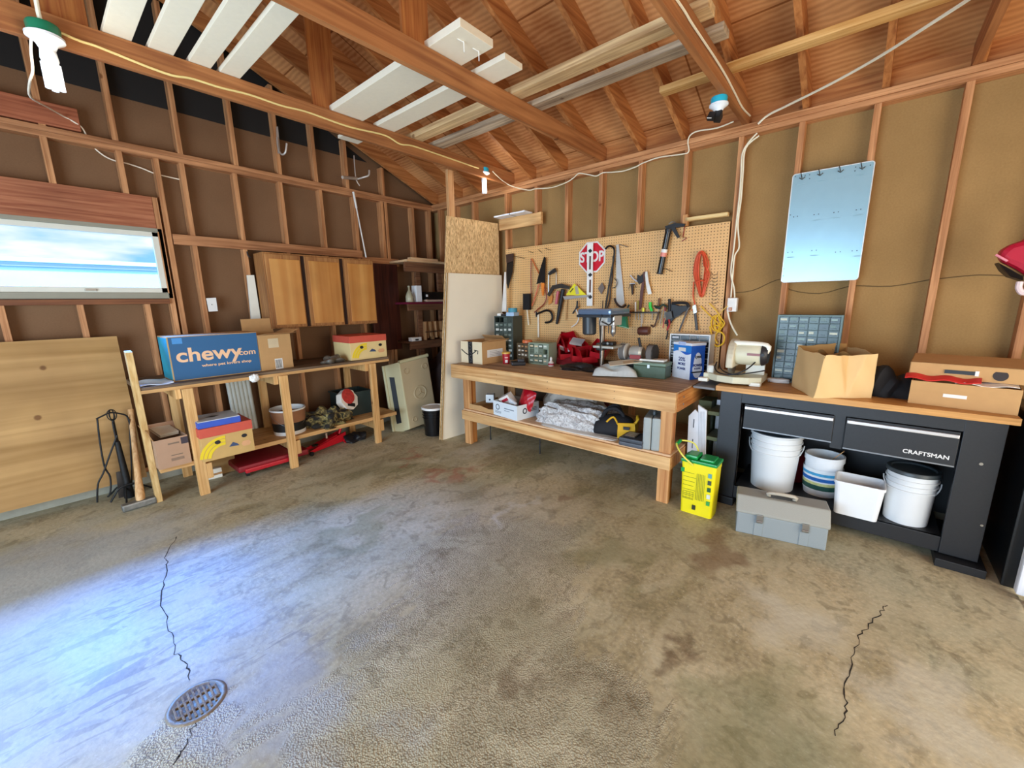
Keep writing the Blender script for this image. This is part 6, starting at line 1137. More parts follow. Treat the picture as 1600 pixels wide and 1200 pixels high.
# upright grey case
A, rz, w, d, h = box3((1003, 702), (1030, 706), (1034, 700), ZS2, 655)
t = thing('drill_case', 'light grey upright tool case at the right end of the workbench shelf', 'case', A, rz); G1 = mat('9aa09e', .5, 0, .06); MB().b2((0, 0, 0), (w*.48, .34, h), bev=.014).build('case_half', G1, t); MB().b2((w*.5, 0, 0), (w, .34, h), bev=.014).build('case_half', G1, t); MB().tube([(w*.5, .1, h), (w*.5, .11, h+.03), (w*.5, .23, h+.03), (w*.5, .24, h)], .011, 10, 3).build('handle', mat('5a6062', .5), t, smooth=True)
t = thing('red_tub_back', 'dark red plastic tub behind the cloth heap under the workbench', 'tub', (3.68, 2.0, ZS2)); t.name = 'plastic_tub'; MB().lathe([(0, 0), (.1, 0), (.12, .3), (.115, .3), (.1, .01), (0, .01)], n=28).build('tub_body', mat('5c1820', .4), t, smooth=True)
# dark tray table beneath the lower shelf
t = wthing('floor_rack', 'low black metal rack standing on the floor under the workbench', 'rack', (3.5, 2.9, 0)); mb = MB(); z_ = .2; mb.tube([(3.2, 3.1, 0), (3.2, 3.1, z_), (3.75, 3.1, z_), (3.75, 3.1, 0)], .008, 8).tube([(3.2, 2.4, 0), (3.2, 2.4, z_), (3.75, 2.4, z_), (3.75, 2.4, 0)], .008, 8).tube([(3.2, 3.1, z_), (3.2, 2.4, z_)], .008, 8).tube([(3.75, 3.1, z_), (3.75, 2.4, z_)], .008, 8).build('frame', BLACK, t)
# ================================================================ BETWEEN THE BENCHES
# white slatted plastic step unit
t = wthing('step_stool', 'white plastic folding steps with green treads between the two benches', 'steps', on(1090, 715)); M_w = mat('dcdee4', .5); M_tr = mat('4c5236', .7)
xx = 3.24
plR([(1076, 650), (1086, 640), (1091, 645), (1091, 633), (1104, 642), (1101, 728), (1073, 722)], xx, -.02).build('front_panel', M_w, t)
for a_, b_ in (((1084.5, 655), (1083.5, 668)), ((1082.5, 686), (1081.5, 700))): rdR([a_, b_], xx-.001, .003, sm=0).build('slot', BLACK, t)
for k in range(5): x0 = 1092+2.3*k; rdR([(x0, 643), (x0-.8, 715)], xx-.001, .0015, sm=0).build('rib', mat('b0b4bc', .5), t)
p = [xr(1104, 642, xx), xr(1101, 728, xx)]; y_ = p[0].y
MB().b2((xx+.02, y_-.02, .02), (xx+.36, y_, .72), bev=.004) .build('back_panel', M_w, t) if False else None
for z_, zz in ((.70, .62), (.50, .44), (.27, .20)): MB().b2((xx+.02, y_-.17, z_-.03), (xx+.26, y_-.005, z_), bev=.004).build('tread', M_tr, t); 
MB().b2((xx+.27, y_-.19, .0), (xx+.29, y_, .74), bev=.004).build('back_panel', M_w, t); MB().b2((xx+.02, y_-.19, .0), (xx+.27, y_-.17, .70), bev=.004).build('side_frame', mat('26282c', .5), t)
t = wthing('green_bin', 'dark olive bin standing behind the workbench end', 'bin', (3.66, .86, 0)); MB().b2((3.42, .86, .0), (3.60, .96, .74), bev=.01).build('bin_body', mat('5c6440', .6), t)
# grey board bridging the two benches
tag(MB().b2((3.235, .80, .868), (3.80, .958, .886), bev=.008).build('grey_board', mat('7c8084', .5, 0, .1)), 'grey board bridging the gap between the two benches', 'board')
# yellow feed tub with green lid
A, rz, w, d, h = box3((1060, 797), (1112, 813), (1128, 800), 0, 730)
t = thing('cat_litter_tub', 'bright yellow tub with green lid and handle beside the black workbench', 'tub', A, rz); M_y = mat('f0e010', .4, 0, .04); M_g = mat('189848', .3, 0, .12)
d = .16
def taper_box(w, d, h, k, r=.02):
    mb = MB(); rings = []
    for z, s in ((0, k), (h*.9, 1.0), (h*.9, 1.02), (h, 1.02)):
        ring = []
        for sx, sy, a0 in ((1, 1, 0), (-1, 1, PI/2), (-1, -1, PI), (1, -1, 3*PI/2)):
            for q in range(4): a = a0+PI/2*q/3; ring.append(mb.bm.verts.new((w/2+((w/2-r)*sx+r*math.cos(a))*s, d/2+((d/2-r)*sy+r*math.sin(a))*s, z)))
        rings.append(ring)
    for r0, r1 in zip(rings, rings[1:]):
        for i in range(16): mb.bm.faces.new((r0[i], r0[(i+1) % 16], r1[(i+1) % 16], r1[i]))
    mb.bm.faces.new(rings[0][::-1]); mb.bm.faces.new(rings[-1]); return mb
taper_box(w, d, h, .93).build('tub_body', M_y, t)
mb = MB(); mb.b2((-.006, -.006, h-.01), (w+.006, d+.006, h+.012), bev=.006).b2((.02, .015, h+.012), (w*.45, d-.02, h+.04), bev=.014).b2((w*.5, .015, h+.012), (w-.02, d-.02, h+.03), bev=.012).build('lid', M_g, t)
MB().tube([(w*.35, -.012, h-.02), (w*.08, -.05, h+.05), (-.05, d*.1, h+.1), (-.04, d*.6, h+.11), (w*.15, d*1.0, h+.08), (w*.35, d+.01, h-.02)], .006, 8, 5).build('bail_handle', mat('e8e060', .4), t, smooth=True); MB().tube([(-.05, d*.15, h+.1), (-.045, d*.5, h+.112)], .012, 10).build('green_grip', M_g, t, smooth=True)
M_pt = mat('8a9020', .6); mb = MB()
for k in range(7): mb.b2((w*.08, .004, h*(.30+.08*k)), (w*(.40+.03*(k % 3)), .006, h*(.306+.08*k)))
for k in range(6): mb.b2((w*(.48+.045*k), .004, h*.3), (w*(.49+.045*k), .006, h*.8))
mb.bm.transform(Matrix.Translation((0, -.007, 0))); mb.build('label_print', M_pt, t)
mb = MB(); [mb.b2((w*.10+.0, -.003, h*(.28+.07*k)), (w*.42, -.001, h*(.285+.07*k))) for k in range(3)]; [mb.b2((w*(.1+.1*k), -.003, h*.28), (w*(.105+.1*k), -.001, h*.42)) for k in range(4)]; mb.build('label_table', M_pt, t)
for k, c_ in enumerate(('38a048', 'd8e0d0', '205828', '384838', '60a0a0')): MB().b2((w*.80, -.004, h*(.25+.13*k)), (w*.9, -.002, h*(.33+.13*k))).build('label_picture', mat(c_, .5), t)
MB().b2((w*.40, -.004, h*.10), (w*.5, -.002, h*.19)).build('label_mark', mat('303418', .5), t); MB().b2((-.0, -.004, h*.78), (w*.1, -.001, h*.86)).build('green_mark', M_g, t)
# ================================================================ BLACK WORKBENCH
bb = wthing('steel_workbench', 'black steel workbench with butcher block top and two drawers', 'workbench', (3.52, .05, 0)); MK = mat('24262a', .45, .1, .15, .05, 80); MK2 = mat('1c1d20', .5, 0, .1)
M_bt = wood('a8743c', 'dca868', 'y', knots=True, grain=.8, rough=.45)
ya, yb = .79, -.66
MB().b2((3.21, yb, .875), (3.83, ya, .913), bev=.004).build('butcher_block', M_bt, bb)
XF = 3.25
for y0, y1 in ((.62, ya-.03), (yb+.03, -.475)):
    MB().b2((XF, y0, .06), (XF+.03, y1, .873), bev=.003).build('leg_panel', MK, bb); MB().b2((XF+.03, y0 if y0 < 0 else y1-.03, .06), (3.80, (y0+.03) if y0 < 0 else y1, .873), bev=.003).build('side_panel', MK, bb)
MB().b2((XF-.02, .61, .0), (3.80, .78, .06), bev=.004).build('foot', MK2, bb); MB().b2((XF-.06, -.66, .0), (3.80, -.46, .05), bev=.004).build('foot', MK2, bb)
MB().b2((XF, -.475, .80), (XF+.02, .62, .873)).build('front_rail', MK, bb); MB().b2((XF, .03, .58), (XF+.02, .09, .80)).build('centre_stile', MK, bb)
MB().b2((XF+.01, -.475, .115), (3.80, .62, .155), bev=.003).build('lower_shelf', MK2, bb); MB().b2((XF+.008, -.475, .06), (XF+.03, .62, .155), bev=.003).build('shelf_front', MK2, bb)
MB().b2((3.79, yb+.05, .10), (3.80, ya-.05, .873)).build('back_panel', MK2, bb)
for y0, y1, z0 in ((.595, .085, .62), (.025, -.465, .595)):
    d_ = MB().b2((XF-.012, y1, z0), (XF+.38, y0, .795), bev=.003).build('drawer', MK, bb)
    MB().b2((XF-.030, y1+.004, .762), (XF-.012, y0-.004, .782), bev=.004).build('drawer_handle', mat('e4e4e6', .3, .6), d_); MB().b2((XF-.013, y1, z0-.004), (XF-.010, y0, z0+.004)).build('bottom_edge', mat('90949a', .35, .6), d_)
M_wt = mat('e8e8e8', .4)
tx = text('CRAFTSMAN', .033, M_wt, bb, (0, 0, 0), TW, bold=.0006, sx=1.02); tx.location = Vector((XF-.0135, -.345, .64))-Vector(bb['_w'])
q = xr(1533, 725, XF-.001); MB().cyl((XF-.004, q.y, q.z), (XF, q.y, q.z), .008).build('bolt', STEEL, bb); q = xr(1534, 821, XF-.001); MB().cyl((XF-.004, q.y, q.z), (XF, q.y, q.z), .006).build('bolt', STEEL, bb)
# ---- pails on its lower shelf
PW = mat('dfe3e6', .4, 0, .03); PW2 = mat('e6eaee', .4, 0, .02); ZP = .156
c = on(1215, 765, .156); t = bucket('white_pail', 'tall stack of white ribbed pails at the left of the black workbench shelf', 'bucket', (3.44, .405, ZP), .16, .42, PW, bail=.9, rings=4, rb=.135); MB().lathe([(0, .39), (.15, .395), (.155, .422)], n=40).build('inner_pail', mat('8090a0', .35), t, smooth=True); t.rotation_euler.z = -PI/2
t = thing('label_pail', 'short white pail with a blue and green label and a stirring stick', 'bucket', (3.52, .115, ZP)); r_ = .110; MB().lathe([(0, .004), (.10, 0), (.104, .03), (r_, .25), (r_+.006, .25), (r_+.006, .29), (r_-.004, .29), (.1, .01), (0, .01)], n=40).build('pail_body', PW2, t, smooth=True)
mb = MB(); mb.lathe([(.1075, .04), (.1165, .20)], n=40); mb.build('label', mat('f0f4f8', .4), t, smooth=True)
for z0, z1, c_ in ((.05, .085, '2c5a50'), (.085, .105, 'd8d890'), (.115, .14, '2068b8'), (.155, .175, '48a8d8')): MB().lathe([(.1085+(z0-.04)*.056, z0), (.1085+(z1-.04)*.056, z1)], n=40).build('label_band', mat(c_, .4, 0, .5, 0, 30), t, smooth=True)
MB().lathe([(0, .22), (r_-.012, .22)], n=30).build('contents', mat('b8c8cc', .5), t); MB().beam((.0, .0, .2), (-.02, -.10, .34), .025, .004).build('stir_stick', WOODH, t)
t = thing('square_pail', 'plain square white pail without lid in the middle of the black workbench shelf', 'bucket', (3.31, -.085, ZP)); t.scale = (.92, .9, .92); mb = MB(); k_ = .88
rings = []
for z, s in ((0, k_), (.225, 1), (.225, 1.04), (.245, 1.04), (.245, .97), (.01, .86)):
    ring = []
    for sx, sy, a0 in ((1, 1, 0), (-1, 1, PI/2), (-1, -1, PI), (1, -1, 3*PI/2)):
        for q in range(5): a = a0+PI/2*q/4; ring.append(mb.bm.verts.new(((.075*sx+.03*math.cos(a))*s, (.105*sy+.03*math.sin(a))*s, z)))
    rings.append(ring)
for r0, r1 in zip(rings, rings[1:]):
    for i in range(20): mb.bm.faces.new((r0[i], r0[(i+1) % 20], r1[(i+1) % 20], r1[i]))
mb.bm.faces.new(rings[0][::-1]); mb.bm.faces.new(rings[-1]); mb.build('pail_body', PW2, t)
t = bucket('lidded_pail', 'white pail with a dark grey lid and wire handle under the second drawer', 'bucket', (3.40, -.325, ZP), .118, .33, PW, lid=mat('3c4448', .4), bail=.95, rings=3, rb=.104); t.rotation_euler.z = -PI/2
t = thing('red_can', 'dark red can in the shadow behind the white pails', 'can', (3.66, .30, ZP)); MB().lathe([(0, 0), (.07, 0), (.07, .22), (0, .22)], n=28).build('can_body', mat('7c1c20', .4), t, smooth=True)
# ---- grey toolbox on the floor
A, rz, w, d, h = box3((1149, 830), (1290, 861), (1299, 845), 0, 826)
t = thing('toolbox', 'large grey plastic toolbox with two steel latches on the floor', 'toolbox', A, rz); MG1 = mat('8c9496', .55, 0, .06, .12, 200); MG2 = mat('9a9a92', .6, 0, .06, .12, 200)
hb_ = .145; d = .24; Hh = hgt(A, 752)-0; Hh = .25
MB().b2((0, 0, 0), (w, d, hb_), bev=.008).build('box_body', MG1, t)
mb = MB(); P = [(-.008, hb_), (-.006, hb_+.02), (.05, Hh), (d-.05, Hh), (d+.006, hb_+.02), (d+.008, hb_)]; mb.prism(P, w+.016, Matrix(((0, 1, 0, -.008), (1, 0, 0, 0), (0, 0, 1, 0), (0, 0, 0, 1)))); mb.build('lid', MG2, t, bevel=.008)
for f_ in (.26, .76):
    l_ = MB().b2((w*f_-.018, -.018, hb_-.045), (w*f_+.018, -.008, hb_+.012), bev=.003).build('latch', STEEL, t); MB().cyl((w*f_-.016, -.020, hb_-.03), (w*f_+.016, -.020, hb_-.03), .006).build('latch_roller', STEEL, l_); MB().b2((w*f_-.025, -.004, .005), (w*f_+.025, .0, hb_-.05), bev=.002).build('latch_rib', MG1, t)
MB().b2((w*.34, d*.32, Hh-.002), (w*.66, d*.68, Hh+.002)).build('handle_well', mat('4c4c48', .6), t); MB().tube([(w*.36, d*.42, Hh), (w*.365, d*.36, Hh+.03), (w*.635, d*.36, Hh+.03), (w*.64, d*.42, Hh)], .012, 10, 3).build('handle', mat('b0a898', .5), t, smooth=True)
# ================================================================ ON THE BLACK WORKBENCH
ZQ = .914
a_ = xr(1208, 600, 3.62); b_ = xr(1313, 600, 3.62); top_ = xr(1219, 492, 3.66).z
A = Vector((3.60, .56, ZQ)); 
t0 = hit(1206, 600, 2, ZQ)
lb = Vector((3.63, xr(1204, 598, 3.63).y, ZQ)); rb_ = Vector((3.63, xr(1309, 560, 3.63).y, ZQ)); ht_ = xr(1217, 492, 3.63).z-ZQ
drawers('storage_cabinet', 'large teal grey cabinet of sixty clear parts drawers on the black workbench', lb, -PI/2, abs(lb.y-rb_.y), .16, ht_, 6, 10, mat('5c7474', .45), [mat('2c4442', .3), mat('22383a', .3), mat('3a5450', .3)], 21, frame_t=.012, fill=[mat('8aa29e', .45), mat('6c8480', .45), mat('c8ccb8', .5)])
# ---- paper bag
A = on(1237, 603, ZQ); C1 = on(1271, 622, ZQ); D1 = on(1361, 622, ZQ)
t = wthing('paper_bag', 'open brown kraft paper grocery bag on the black workbench', 'bag', A.lerp(D1, .5)); KR = mat('dcb880', .75, 0, .06); KRd = mat('b08850', .8, 0, .08)
zt = hgt(C1, 553); h_ = zt-ZQ
Bk = A+(D1-C1)
def bagface(p, q, tp, tq, bulge=0, nrm=(0, 0, 0), wv=None):
    def f(u, v):
        b_ = Vector(p).lerp(Vector(q), u); t_ = Vector(tp).lerp(Vector(tq), u); P = b_.lerp(t_, v); n = Vector(nrm)
        return P+n*(bulge*math.sin(PI*u)*math.sin(PI*v*.9))+(n*wv(u, v) if wv else n*0)
    return f
tA = Vector((A.x+.01, A.y-.01, ZQ+h_*1.0)); tC = Vector((C1.x+.02, C1.y-.03, ZQ+h_*.95)); tD = Vector((D1.x+.01, D1.y+.0, ZQ+h_*.97)); tB = Vector((Bk.x, Bk.y, ZQ+h_*1.02))
nf = (D1-C1).cross(Vector((0, 0, 1))).normalized(); nf = nf if nf.x < 0 else -nf; nl = (C1-A).cross(Vector((0, 0, 1))).normalized(); nl = nl if nl.y > 0 else -nl
def crease(u, v): 
    e = max(0, 1-abs(u-.55)/(.02+.22*v))*v; return -.05*e+.004*math.sin(12*u+7*v)
def topcut(f, amp):
    def g(u, v):
        P = f(u, v); P = Vector(P); P.z += v**6*(.006*math.sin(7*u+amp)+.002*math.sin(19*u)); return P
    return g
MB().grid(topcut(bagface(C1, D1, tC, tD, .0, nf, crease), 1), 40, 30).build('front_face', KR, t, smooth=True, solid=.002)
MB().grid(topcut(bagface(A, C1, tA, tC, .01, nl, lambda u, v: .003*math.sin(9*u+5*v)), 2), 24, 24).build('side_face', KR, t, smooth=True, solid=.002)
MB().grid(topcut(bagface(A, Bk, tA+Vector((0, 0, .01)), tB+Vector((0, 0, .02)), .0, -nf, lambda u, v: .02*v*math.sin(7*u)), 3), 30, 20).build('back_face', KRd, t, smooth=True, solid=.002)
MB().grid(topcut(bagface(D1, Bk, tD, tB, -.02, nl, lambda u, v: -.0*u), 4), 16, 20).build('side_face', KR, t, smooth=True, solid=.002)
MB().grid(bagface(A, C1, Bk, D1), 4, 4).build('bag_bottom', KRd, t, solid=.002)
mb = MB(); mb.grid(lambda u, v: (tA.lerp(tD, .25+.5*u)+Vector((.03*v+.015*math.sin(9*u), -.02*v, -.02-.03*v+.02*math.sin(11*u+4*v)))), 16, 6); mb.build('crumpled_rim', KRd, t, smooth=True, solid=.002)
# ---- white cord pile
t = wthing('white_cord_pile', 'small pile of white cord beside the storage cabinet', 'cord', on(1210, 598, ZQ)); c = on(1213, 598, ZQ); pts = []
rr = random.Random(3)
for k in range(70): a_ = k*.72; pts.append((c.x+.03*math.sin(a_)+.008*rr.random(), c.y-.01+.075*math.cos(a_*1.0)*(1-.3*rr.random()), ZQ+.005+.00035*k))
MB().tube(pts, .0045, 6, 2).build('cord', WHITE, t, smooth=True)
# ---- dark tool bag and tape
c = on(1385, 600, ZQ); o = heap('dark_tool_pouch', 'black cloth tool pouch between the paper bag and the open box', 'pouch', (3.55, xr(1385, 590, 3.55).y, ZQ), .16, .13, .18, mat('0e0d10', .8), 71, amp=.3)
t = wthing('tape_measure', 'yellow and brown tool lying in front of the black pouch', 'tape measure', on(1383, 612, ZQ)); c = on(1380, 611, ZQ)+Vector((.03, 0, 0)); MB().box(c+Vector((0, -.01, .02)), (.06, .05, .035), bev=.008).build('yellow_case', mat('d8a020', .4), t); MB().box(c+Vector((.03, .04, .018)), (.06, .07, .03), bev=.01).build('brown_case', mat('5a2c18', .5), t); MB().tube([c+Vector((.0, -.02, .03)), c+Vector((-.01, -.07, .035)), c+Vector((.03, -.10, .045)), c+Vector((.06, -.05, .05))], .005, 8, 4).build('steel_loop', STEEL, t, smooth=True)
# ---- open box with lid at the right
A, rz, w = frame((1418, 629), (1590, 650), ZQ); zt = hgt(A, 594)-ZQ; bD = .27
t = thing('open_gift_box', 'low brown box with red cloth and raised lid at the bench right end', 'box', A, rz); shell(w, bD, zt).build('carton', CARD, t); MB().b2((w*.33, -.001, zt*.42), (w*.55, 0, zt*.56), bev=.0004).build('white_scuff', WHITE, t)
lp = mb = MB(); R1 = .02
lidM = Matrix.Translation((-.02, .05, zt+.02))
mb = MB(); mb.b2((0, 0, 0), (w+.03, .004, .085)).b2((0, 0, .081), (w+.03, bD, .085)).b2((0, 0, 0), (.004, bD, .085)); mb.bm.transform(lidM @ Matrix.Rotation(.10, 4, 'X')); mb.build('lid', CARD, t)
MB().b2((w*.30, .040, zt+.052), (w*.58, .048, zt+.072)).build('black_print', BLACK, t); MB().b2((w*.58, .040, zt+.048), (w*.615, .048, zt+.076)).build('white_sticker', WHITE, t); MB().lathe([(0, 0), (.028, 0), (.028, .003), (0, .003)], M=Matrix.Translation((w*.80, .047, zt+.06)) @ Matrix.Rotation(PI/2, 4, 'X'), n=24).build('hand_hole', mat('2a1c18', .6), t)
t2 = wthing('red_cloth', 'bright red cloth bulging out between the box and its lid', 'cloth', A); R_ = Matrix.Translation(A) @ Matrix.Rotation(rz, 4, 'Z')
mb = MB(); mb.grid(lambda u, v: (-.03+w*.72*u, -.005+.2*v, zt+.004+.028*math.sin(PI*min(1, v*1.4+.1))+.006*math.sin(14*u)), 30, 8); mb.bm.transform(R_); mb.build('cloth', mat('d02c28', .6, 0, .15), t2, smooth=True, solid=.006)
t2 = wthing('tissue_paper', 'white tissue paper lying in the open box right of the red cloth', 'paper', A); mb = MB(); mb.grid(lambda u, v: (w*(.42+.55*u), .0+.18*v, zt+.006+.02*v+.006*math.sin(9*u+3*v)), 20, 6); mb.bm.transform(R_); mb.build('sheet', mat('ece4d8', .6), t2, smooth=True, solid=.003)
# ================================================================ AT THE RIGHT EDGE
# red life vest hanging on the wall
c = xr(1592, 395, 3.62); t = wthing('life_vest', 'red life vest hanging on the wall at the right edge', 'life vest', c); MV = mat('b01030', .35, 0, .15)
V = lambda px, py, dx=0: xr(px, py, 3.62+dx)
pts = [V(1552, 402), V(1560, 392), V(1572, 383), V(1588, 379), V(1600, 372), V(1625, 372), V(1650, 400), V(1650, 440), V(1615, 440), V(1598, 431), V(1580, 420), V(1562, 411)]
mb = MB(); poly_plate(mb, pts, (-1, 0, 0), .10); mb.build('vest_panel', MV, t, bevel=.03)
pts = [V(1597, 375), V(1600, 355), V(1620, 350), V(1640, 375)]; mb = MB(); poly_plate(mb, pts, (-1, 0, 0), .09); mb.build('vest_panel', MV, t, bevel=.02)
pts = [V(1561, 410, -.09), V(1580, 420, -.09), V(1600, 432, -.09), V(1600, 438, -.07), V(1580, 432, -.05), V(1568, 422, -.05)]; mb = MB(); poly_plate(mb, [q+Vector((.12, 0, 0)) for q in pts], (-1, 0, 0), .10); mb.build('black_lining', BLACK, t)
MB().tube([V(1556, 398, -.11), V(1565, 403, -.115), V(1574, 408, -.115)], .006, 8).build('piping', mat('e890a0', .3), t)
MB().tube([V(1594, 440, -.05), V(1592, 450, -.05), V(1598, 458, -.05), V(1605, 455, -.05)], .014, 8, 4).build('white_strap', mat('e8d0d0', .5), t, smooth=True)
MB().tube([V(1618, 352), Vector((XR, V(1618, 352).y, V(1618, 352).z+.25))], .006, 8).build('hanging_loop', BLACK, t)
# fridge-like black and white cabinet
Wc = on(1556, 890); t = wthing('appliance', 'black appliance with a white door edge standing right of the black workbench', 'appliance', (3.3, -1.1, 0)); ye = -.69
MB().b2((3.18, -1.35, .0), (3.83, ye-.02, .92), bev=.01).build('cabinet', mat('16181a', .3, 0, .1), t)
MB().b2((3.10, -1.35, .06), (3.175, ye-.035, .90), bev=.012).build('door', mat('e8eaf0', .3), t) if False else None
p0, p1 = xr(1578, 893, 3.06), xr(1600, 740, 3.06)
MB().beam((3.09, ye-.075, .03), (3.09, ye-.075, .90), .05, .06, up=(1, 0, 0), bev=.012).build('white_door_edge', mat('eceef4', .3), t)
t = wthing('blue_container', 'bright blue container on the floor at the right edge beside the appliance', 'container', (3.0, -.98, 0)); MB().b2((2.92, -1.2, .02), (3.06, ye-.16, .13), bev=.02).build('container_body', mat('1860d0', .4), t)
# ================================================================ OVERHEAD
MWB = mat('ece2ca', .55, 0, .05, .08, 30)
k = 0
for (x0, x1, lab) in ((.497, .615, 'cream painted plank on the tie beams, leftmost of the four long ones'), (.685, .800, 'cream painted plank on the tie beams, second from the left'), (.873, .985, 'cream painted plank on the tie beams, third from the left with a knot'), (1.032, 1.145, 'cream painted plank on the tie beams, fourth from the left')):
    o = MB().b2((x0, 2.36, 3.001), (x1, 3.62, 3.03), bev=.002) if x0 > 1 else MB().b2((x0, 1.9, 3.001), (x1, 3.62, 3.03), bev=.002)
    tag(o.build('painted_plank', MWB), lab, 'plank', 'painted planks stored on the tie beams')
tag(MB().b2((1.76, 1.85, 3.001), (2.02, 3.36, 3.045), bev=.003).build('painted_plank', MWB), 'widest cream painted plank on the tie beams with two nails at its end', 'plank', 'painted planks stored on the tie beams')
tag(MB().b2((2.145, 1.87, 3.001), (2.315, 3.36, 3.035), bev=.002).build('painted_plank', MWB), 'medium wide cream plank right of the widest one on the tie beams', 'plank', 'painted planks stored on the tie beams')
tag(MB().b2((2.03, 3.58, 2.985), (2.22, 3.75, 3.01), bev=.002).build('board_offcut', MWB), 'short cream board end showing below the first tie beam', 'board')
for k_, (x, y) in enumerate(((1.86, 1.93), (1.98, 1.93))): t = thing('nail', ('bent white nail sticking down from the widest plank, left of two', 'bent white nail sticking down from the widest plank, right of two')[k_], 'nail', (x, y, 3.0), group='nails in the widest plank'); MB().tube([(0, 0, 0), (.0, 0, -.055)], .003, 6).tube([(0, 0, -.005), (-.04, .01, .0)], .003, 6).build('shank', WHITE, t)
MOL = wood('a8845c', 'e8cc9c', 'y', knots=True, grain=.8); MOG = wood('7a6654', 'd0bca0', 'y', knots=True, grain=.8)
tag(MB().b2((2.50, .80, 3.001), (2.615, 3.40, 3.05), bev=.003).build('rough_board', MOL), 'tan rough sawn board lying across the tie beams', 'board', 'rough boards across the tie beams')
tag(MB().b2((2.745, .79, 3.001), (2.865, 3.42, 3.04), bev=.004).build('rough_board', MOG), 'grey weathered board with bark edge lying across the tie beams', 'board', 'rough boards across the tie beams')
tag(MB().b2((3.21, -.25, 3.001), (3.30, 1.33, 3.04), bev=.003).build('rough_board', wood('c08844', 'e8c080', 'y', knots=False)), 'clean yellow board nearest the right wall, lying over the third tie beam', 'board', 'rough boards across the tie beams')
# ---- porcelain lamp holders
M_tq = mat('28b4d0', .35, 0, .1); M_gn = mat('1c7a58', .35, 0, .15); M_po = mat('eef2f8', .25); M_cf = mat('f2f6ff', .4, emit=.45)
def lamp(label, c, s, cap, kind, e):
    t = thing('ceiling_lamp', label, 'lamp', c)
    MB().lathe([(0, 0), (.050*s, 0), (.054*s, -.008*s), (.052*s, -.045*s), (.0, -.045*s)], n=28).build('junction_box', cap, t, smooth=True)
    MB().lathe([(0, -.045*s), (.062*s, -.045*s), (.062*s, -.055*s), (.035*s, -.075*s), (.024*s, -.10*s), (.0, -.10*s)], n=28).build('socket', M_po, t, smooth=True)
    if kind == 'cfl':
        MB().lathe([(0, -.10*s), (.026*s, -.10*s), (.030*s, -.135*s), (.024*s, -.15*s), (0, -.15*s)], n=20).build('ballast', M_po, t, smooth=True)
        mb = MB()
        for a_ in (0, PI/2, PI, 3*PI/2):
            x, y = .020*s*math.cos(a_), .020*s*math.sin(a_); mb.tube([(x, y, -.15*s), (x, y, -.25*s)], .012*s, 10)
        b_ = mb.build('bulb', M_cf, t, smooth=True); z_ = -.22*s
    else:
        MB().box((0, 0, -.12*s), (.07*s, .05*s, .05*s), rot=(.3, .4, .2), bev=.008*s).build('sensor_adapter', BLACK, t); MB().box((-.045*s, .03*s, -.125*s), (.035*s, .045*s, .05*s), rot=(.3, .5, .2), bev=.005*s).build('sensor_head', BLACK, t); MB().box((-.062*s, .035*s, -.13*s), (.004*s, .03*s, .03*s), rot=(.3, .5, .2)).build('sensor_window', WHITE, t)
    if e:
        l = bpy.data.lights.new('lamp_light', 'POINT'); l.energy = e; l.color = (1, .93, .82); l.shadow_soft_size = .05; lo = bpy.data.objects.new('lamp_light', l); sc.collection.objects.link(lo); lo.parent = t; lo.location = (0, -.06*s, z_)
    return t
c = hit(66, 38, 1, 3.25); lamp('green-topped white spiral lamp hanging at the top left corner', c+Vector((0, 0, .0)), 1.15, M_gn, 'cfl', 3)
c = hit(756, 263, 0, 3.45); lamp('small turquoise-topped lamp with tube bulb near the garage corner', c, 1.0, M_tq, 'cfl', 3)
c = hit(1124, 152, 2, 2.857); lamp('turquoise-topped lamp holder with black sensor adapter above the pegboard', c, .95, M_tq, 'sensor', 0)
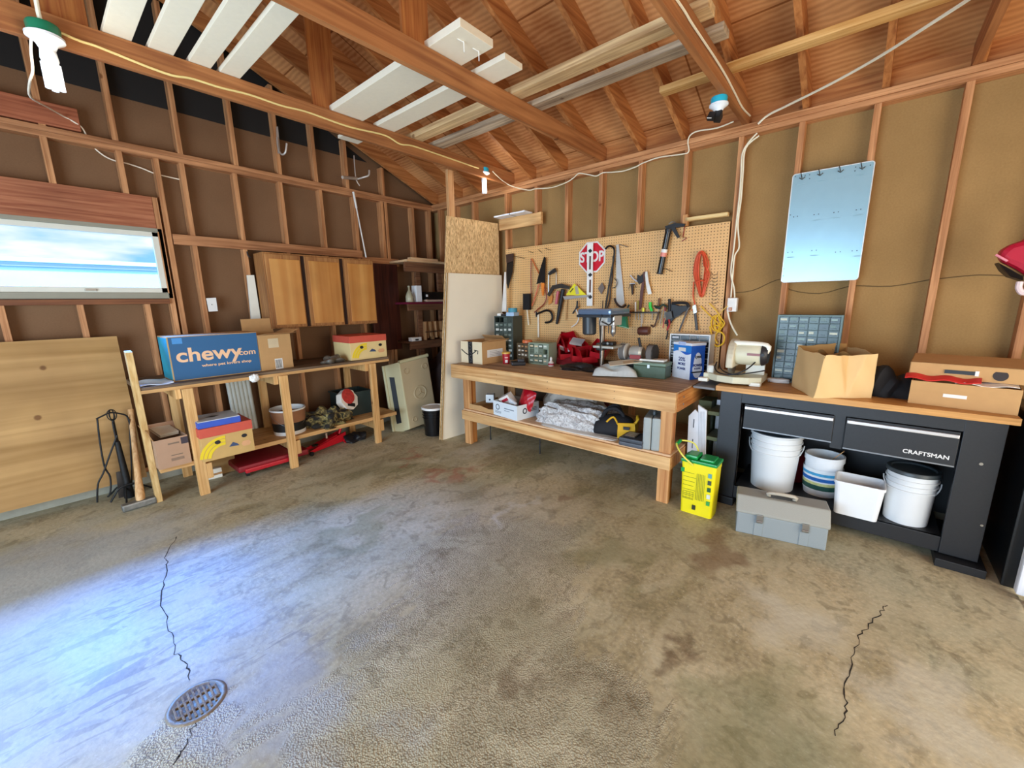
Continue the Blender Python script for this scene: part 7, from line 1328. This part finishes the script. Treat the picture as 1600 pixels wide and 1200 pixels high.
# white cable along the first tie beam
P = [hit(px_, py_, 1, 3.294) for px_, py_ in ((92, 50), (125, 64), (150, 72), (190, 88), (235, 106), (270, 118), (300, 123), (345, 137), (390, 148), (440, 165), (480, 175), (545, 198), (600, 211), (625, 225), (645, 228), (690, 243), (748, 263))]
t = wthing('tie_beam_wire', 'yellowish cable stapled along the whole first tie beam', 'cable', P[0]); MB().tube(P, .0065, 6, 5).build('sheath', mat('e4cc84', .5), t, smooth=True)
P = [hit(55, -8, 1, 3.2), hit(60, 20, 1, 3.22), hit(66, 42, 1, 3.24)]; t = wthing('lamp_feed_cable', 'white cable coming down into the green-topped lamp', 'cable', P[-1]); MB().tube(P, .009, 8, 4).build('sheath', M_cab1, t, smooth=True)
P = [hit(50, 40, 1, 3.25), hit(48, 75, 1, 3.26), hit(51, 110, 1, 3.29), hit(46, 130, 1, 3.4), hit(48, 152, 1, 3.8), hit(75, 168, 1, 4.45), hit(98, 181, 1, 4.70), hit(118, 192, 1, 4.72), hit(130, 202, 1, 4.74), hit(142, 225, 1, 4.80), hit(162, 243, 1, 4.80), hit(182, 252, 1, 4.80), hit(197, 255, 1, 4.80), hit(222, 263, 1, 4.80), hit(245, 272, 1, 4.80), hit(284, 281, 1, 4.80)]
t = wthing('gable_wire', 'thin white wire dropping from the green-topped lamp and crossing the left wall studs', 'wire', P[0]); MB().tube(P, .0055, 6, 4).build('sheath', mat('efe0c8', .5), t, smooth=True)
# ================================================================ SEEN THROUGH THE WINDOW
hs = wthing('neighbour_house', 'pale blue neighbouring building seen through the window', 'building', (.5, 12, -.1))
MB().b2((-6, 12, -.1), (8, 16, 2.33)).build('siding_wall', mat('86c0e4', .6, 0, .03), hs)
MB().b2((-6, 11.99, 2.33), (8, 16, 2.41)).build('pale_band', mat('cfe4f0', .5, 0, .02), hs); MB().b2((-6.1, 11.94, 2.41), (8.1, 16.1, 2.49)).build('roof_edge', mat('f6f8fa', .5, 0, .02), hs)
MB().b2((-6, 11.97, 1.60), (8, 12, 1.66)).build('trim_board', mat('eef6fa', .5, 0, .02), hs)
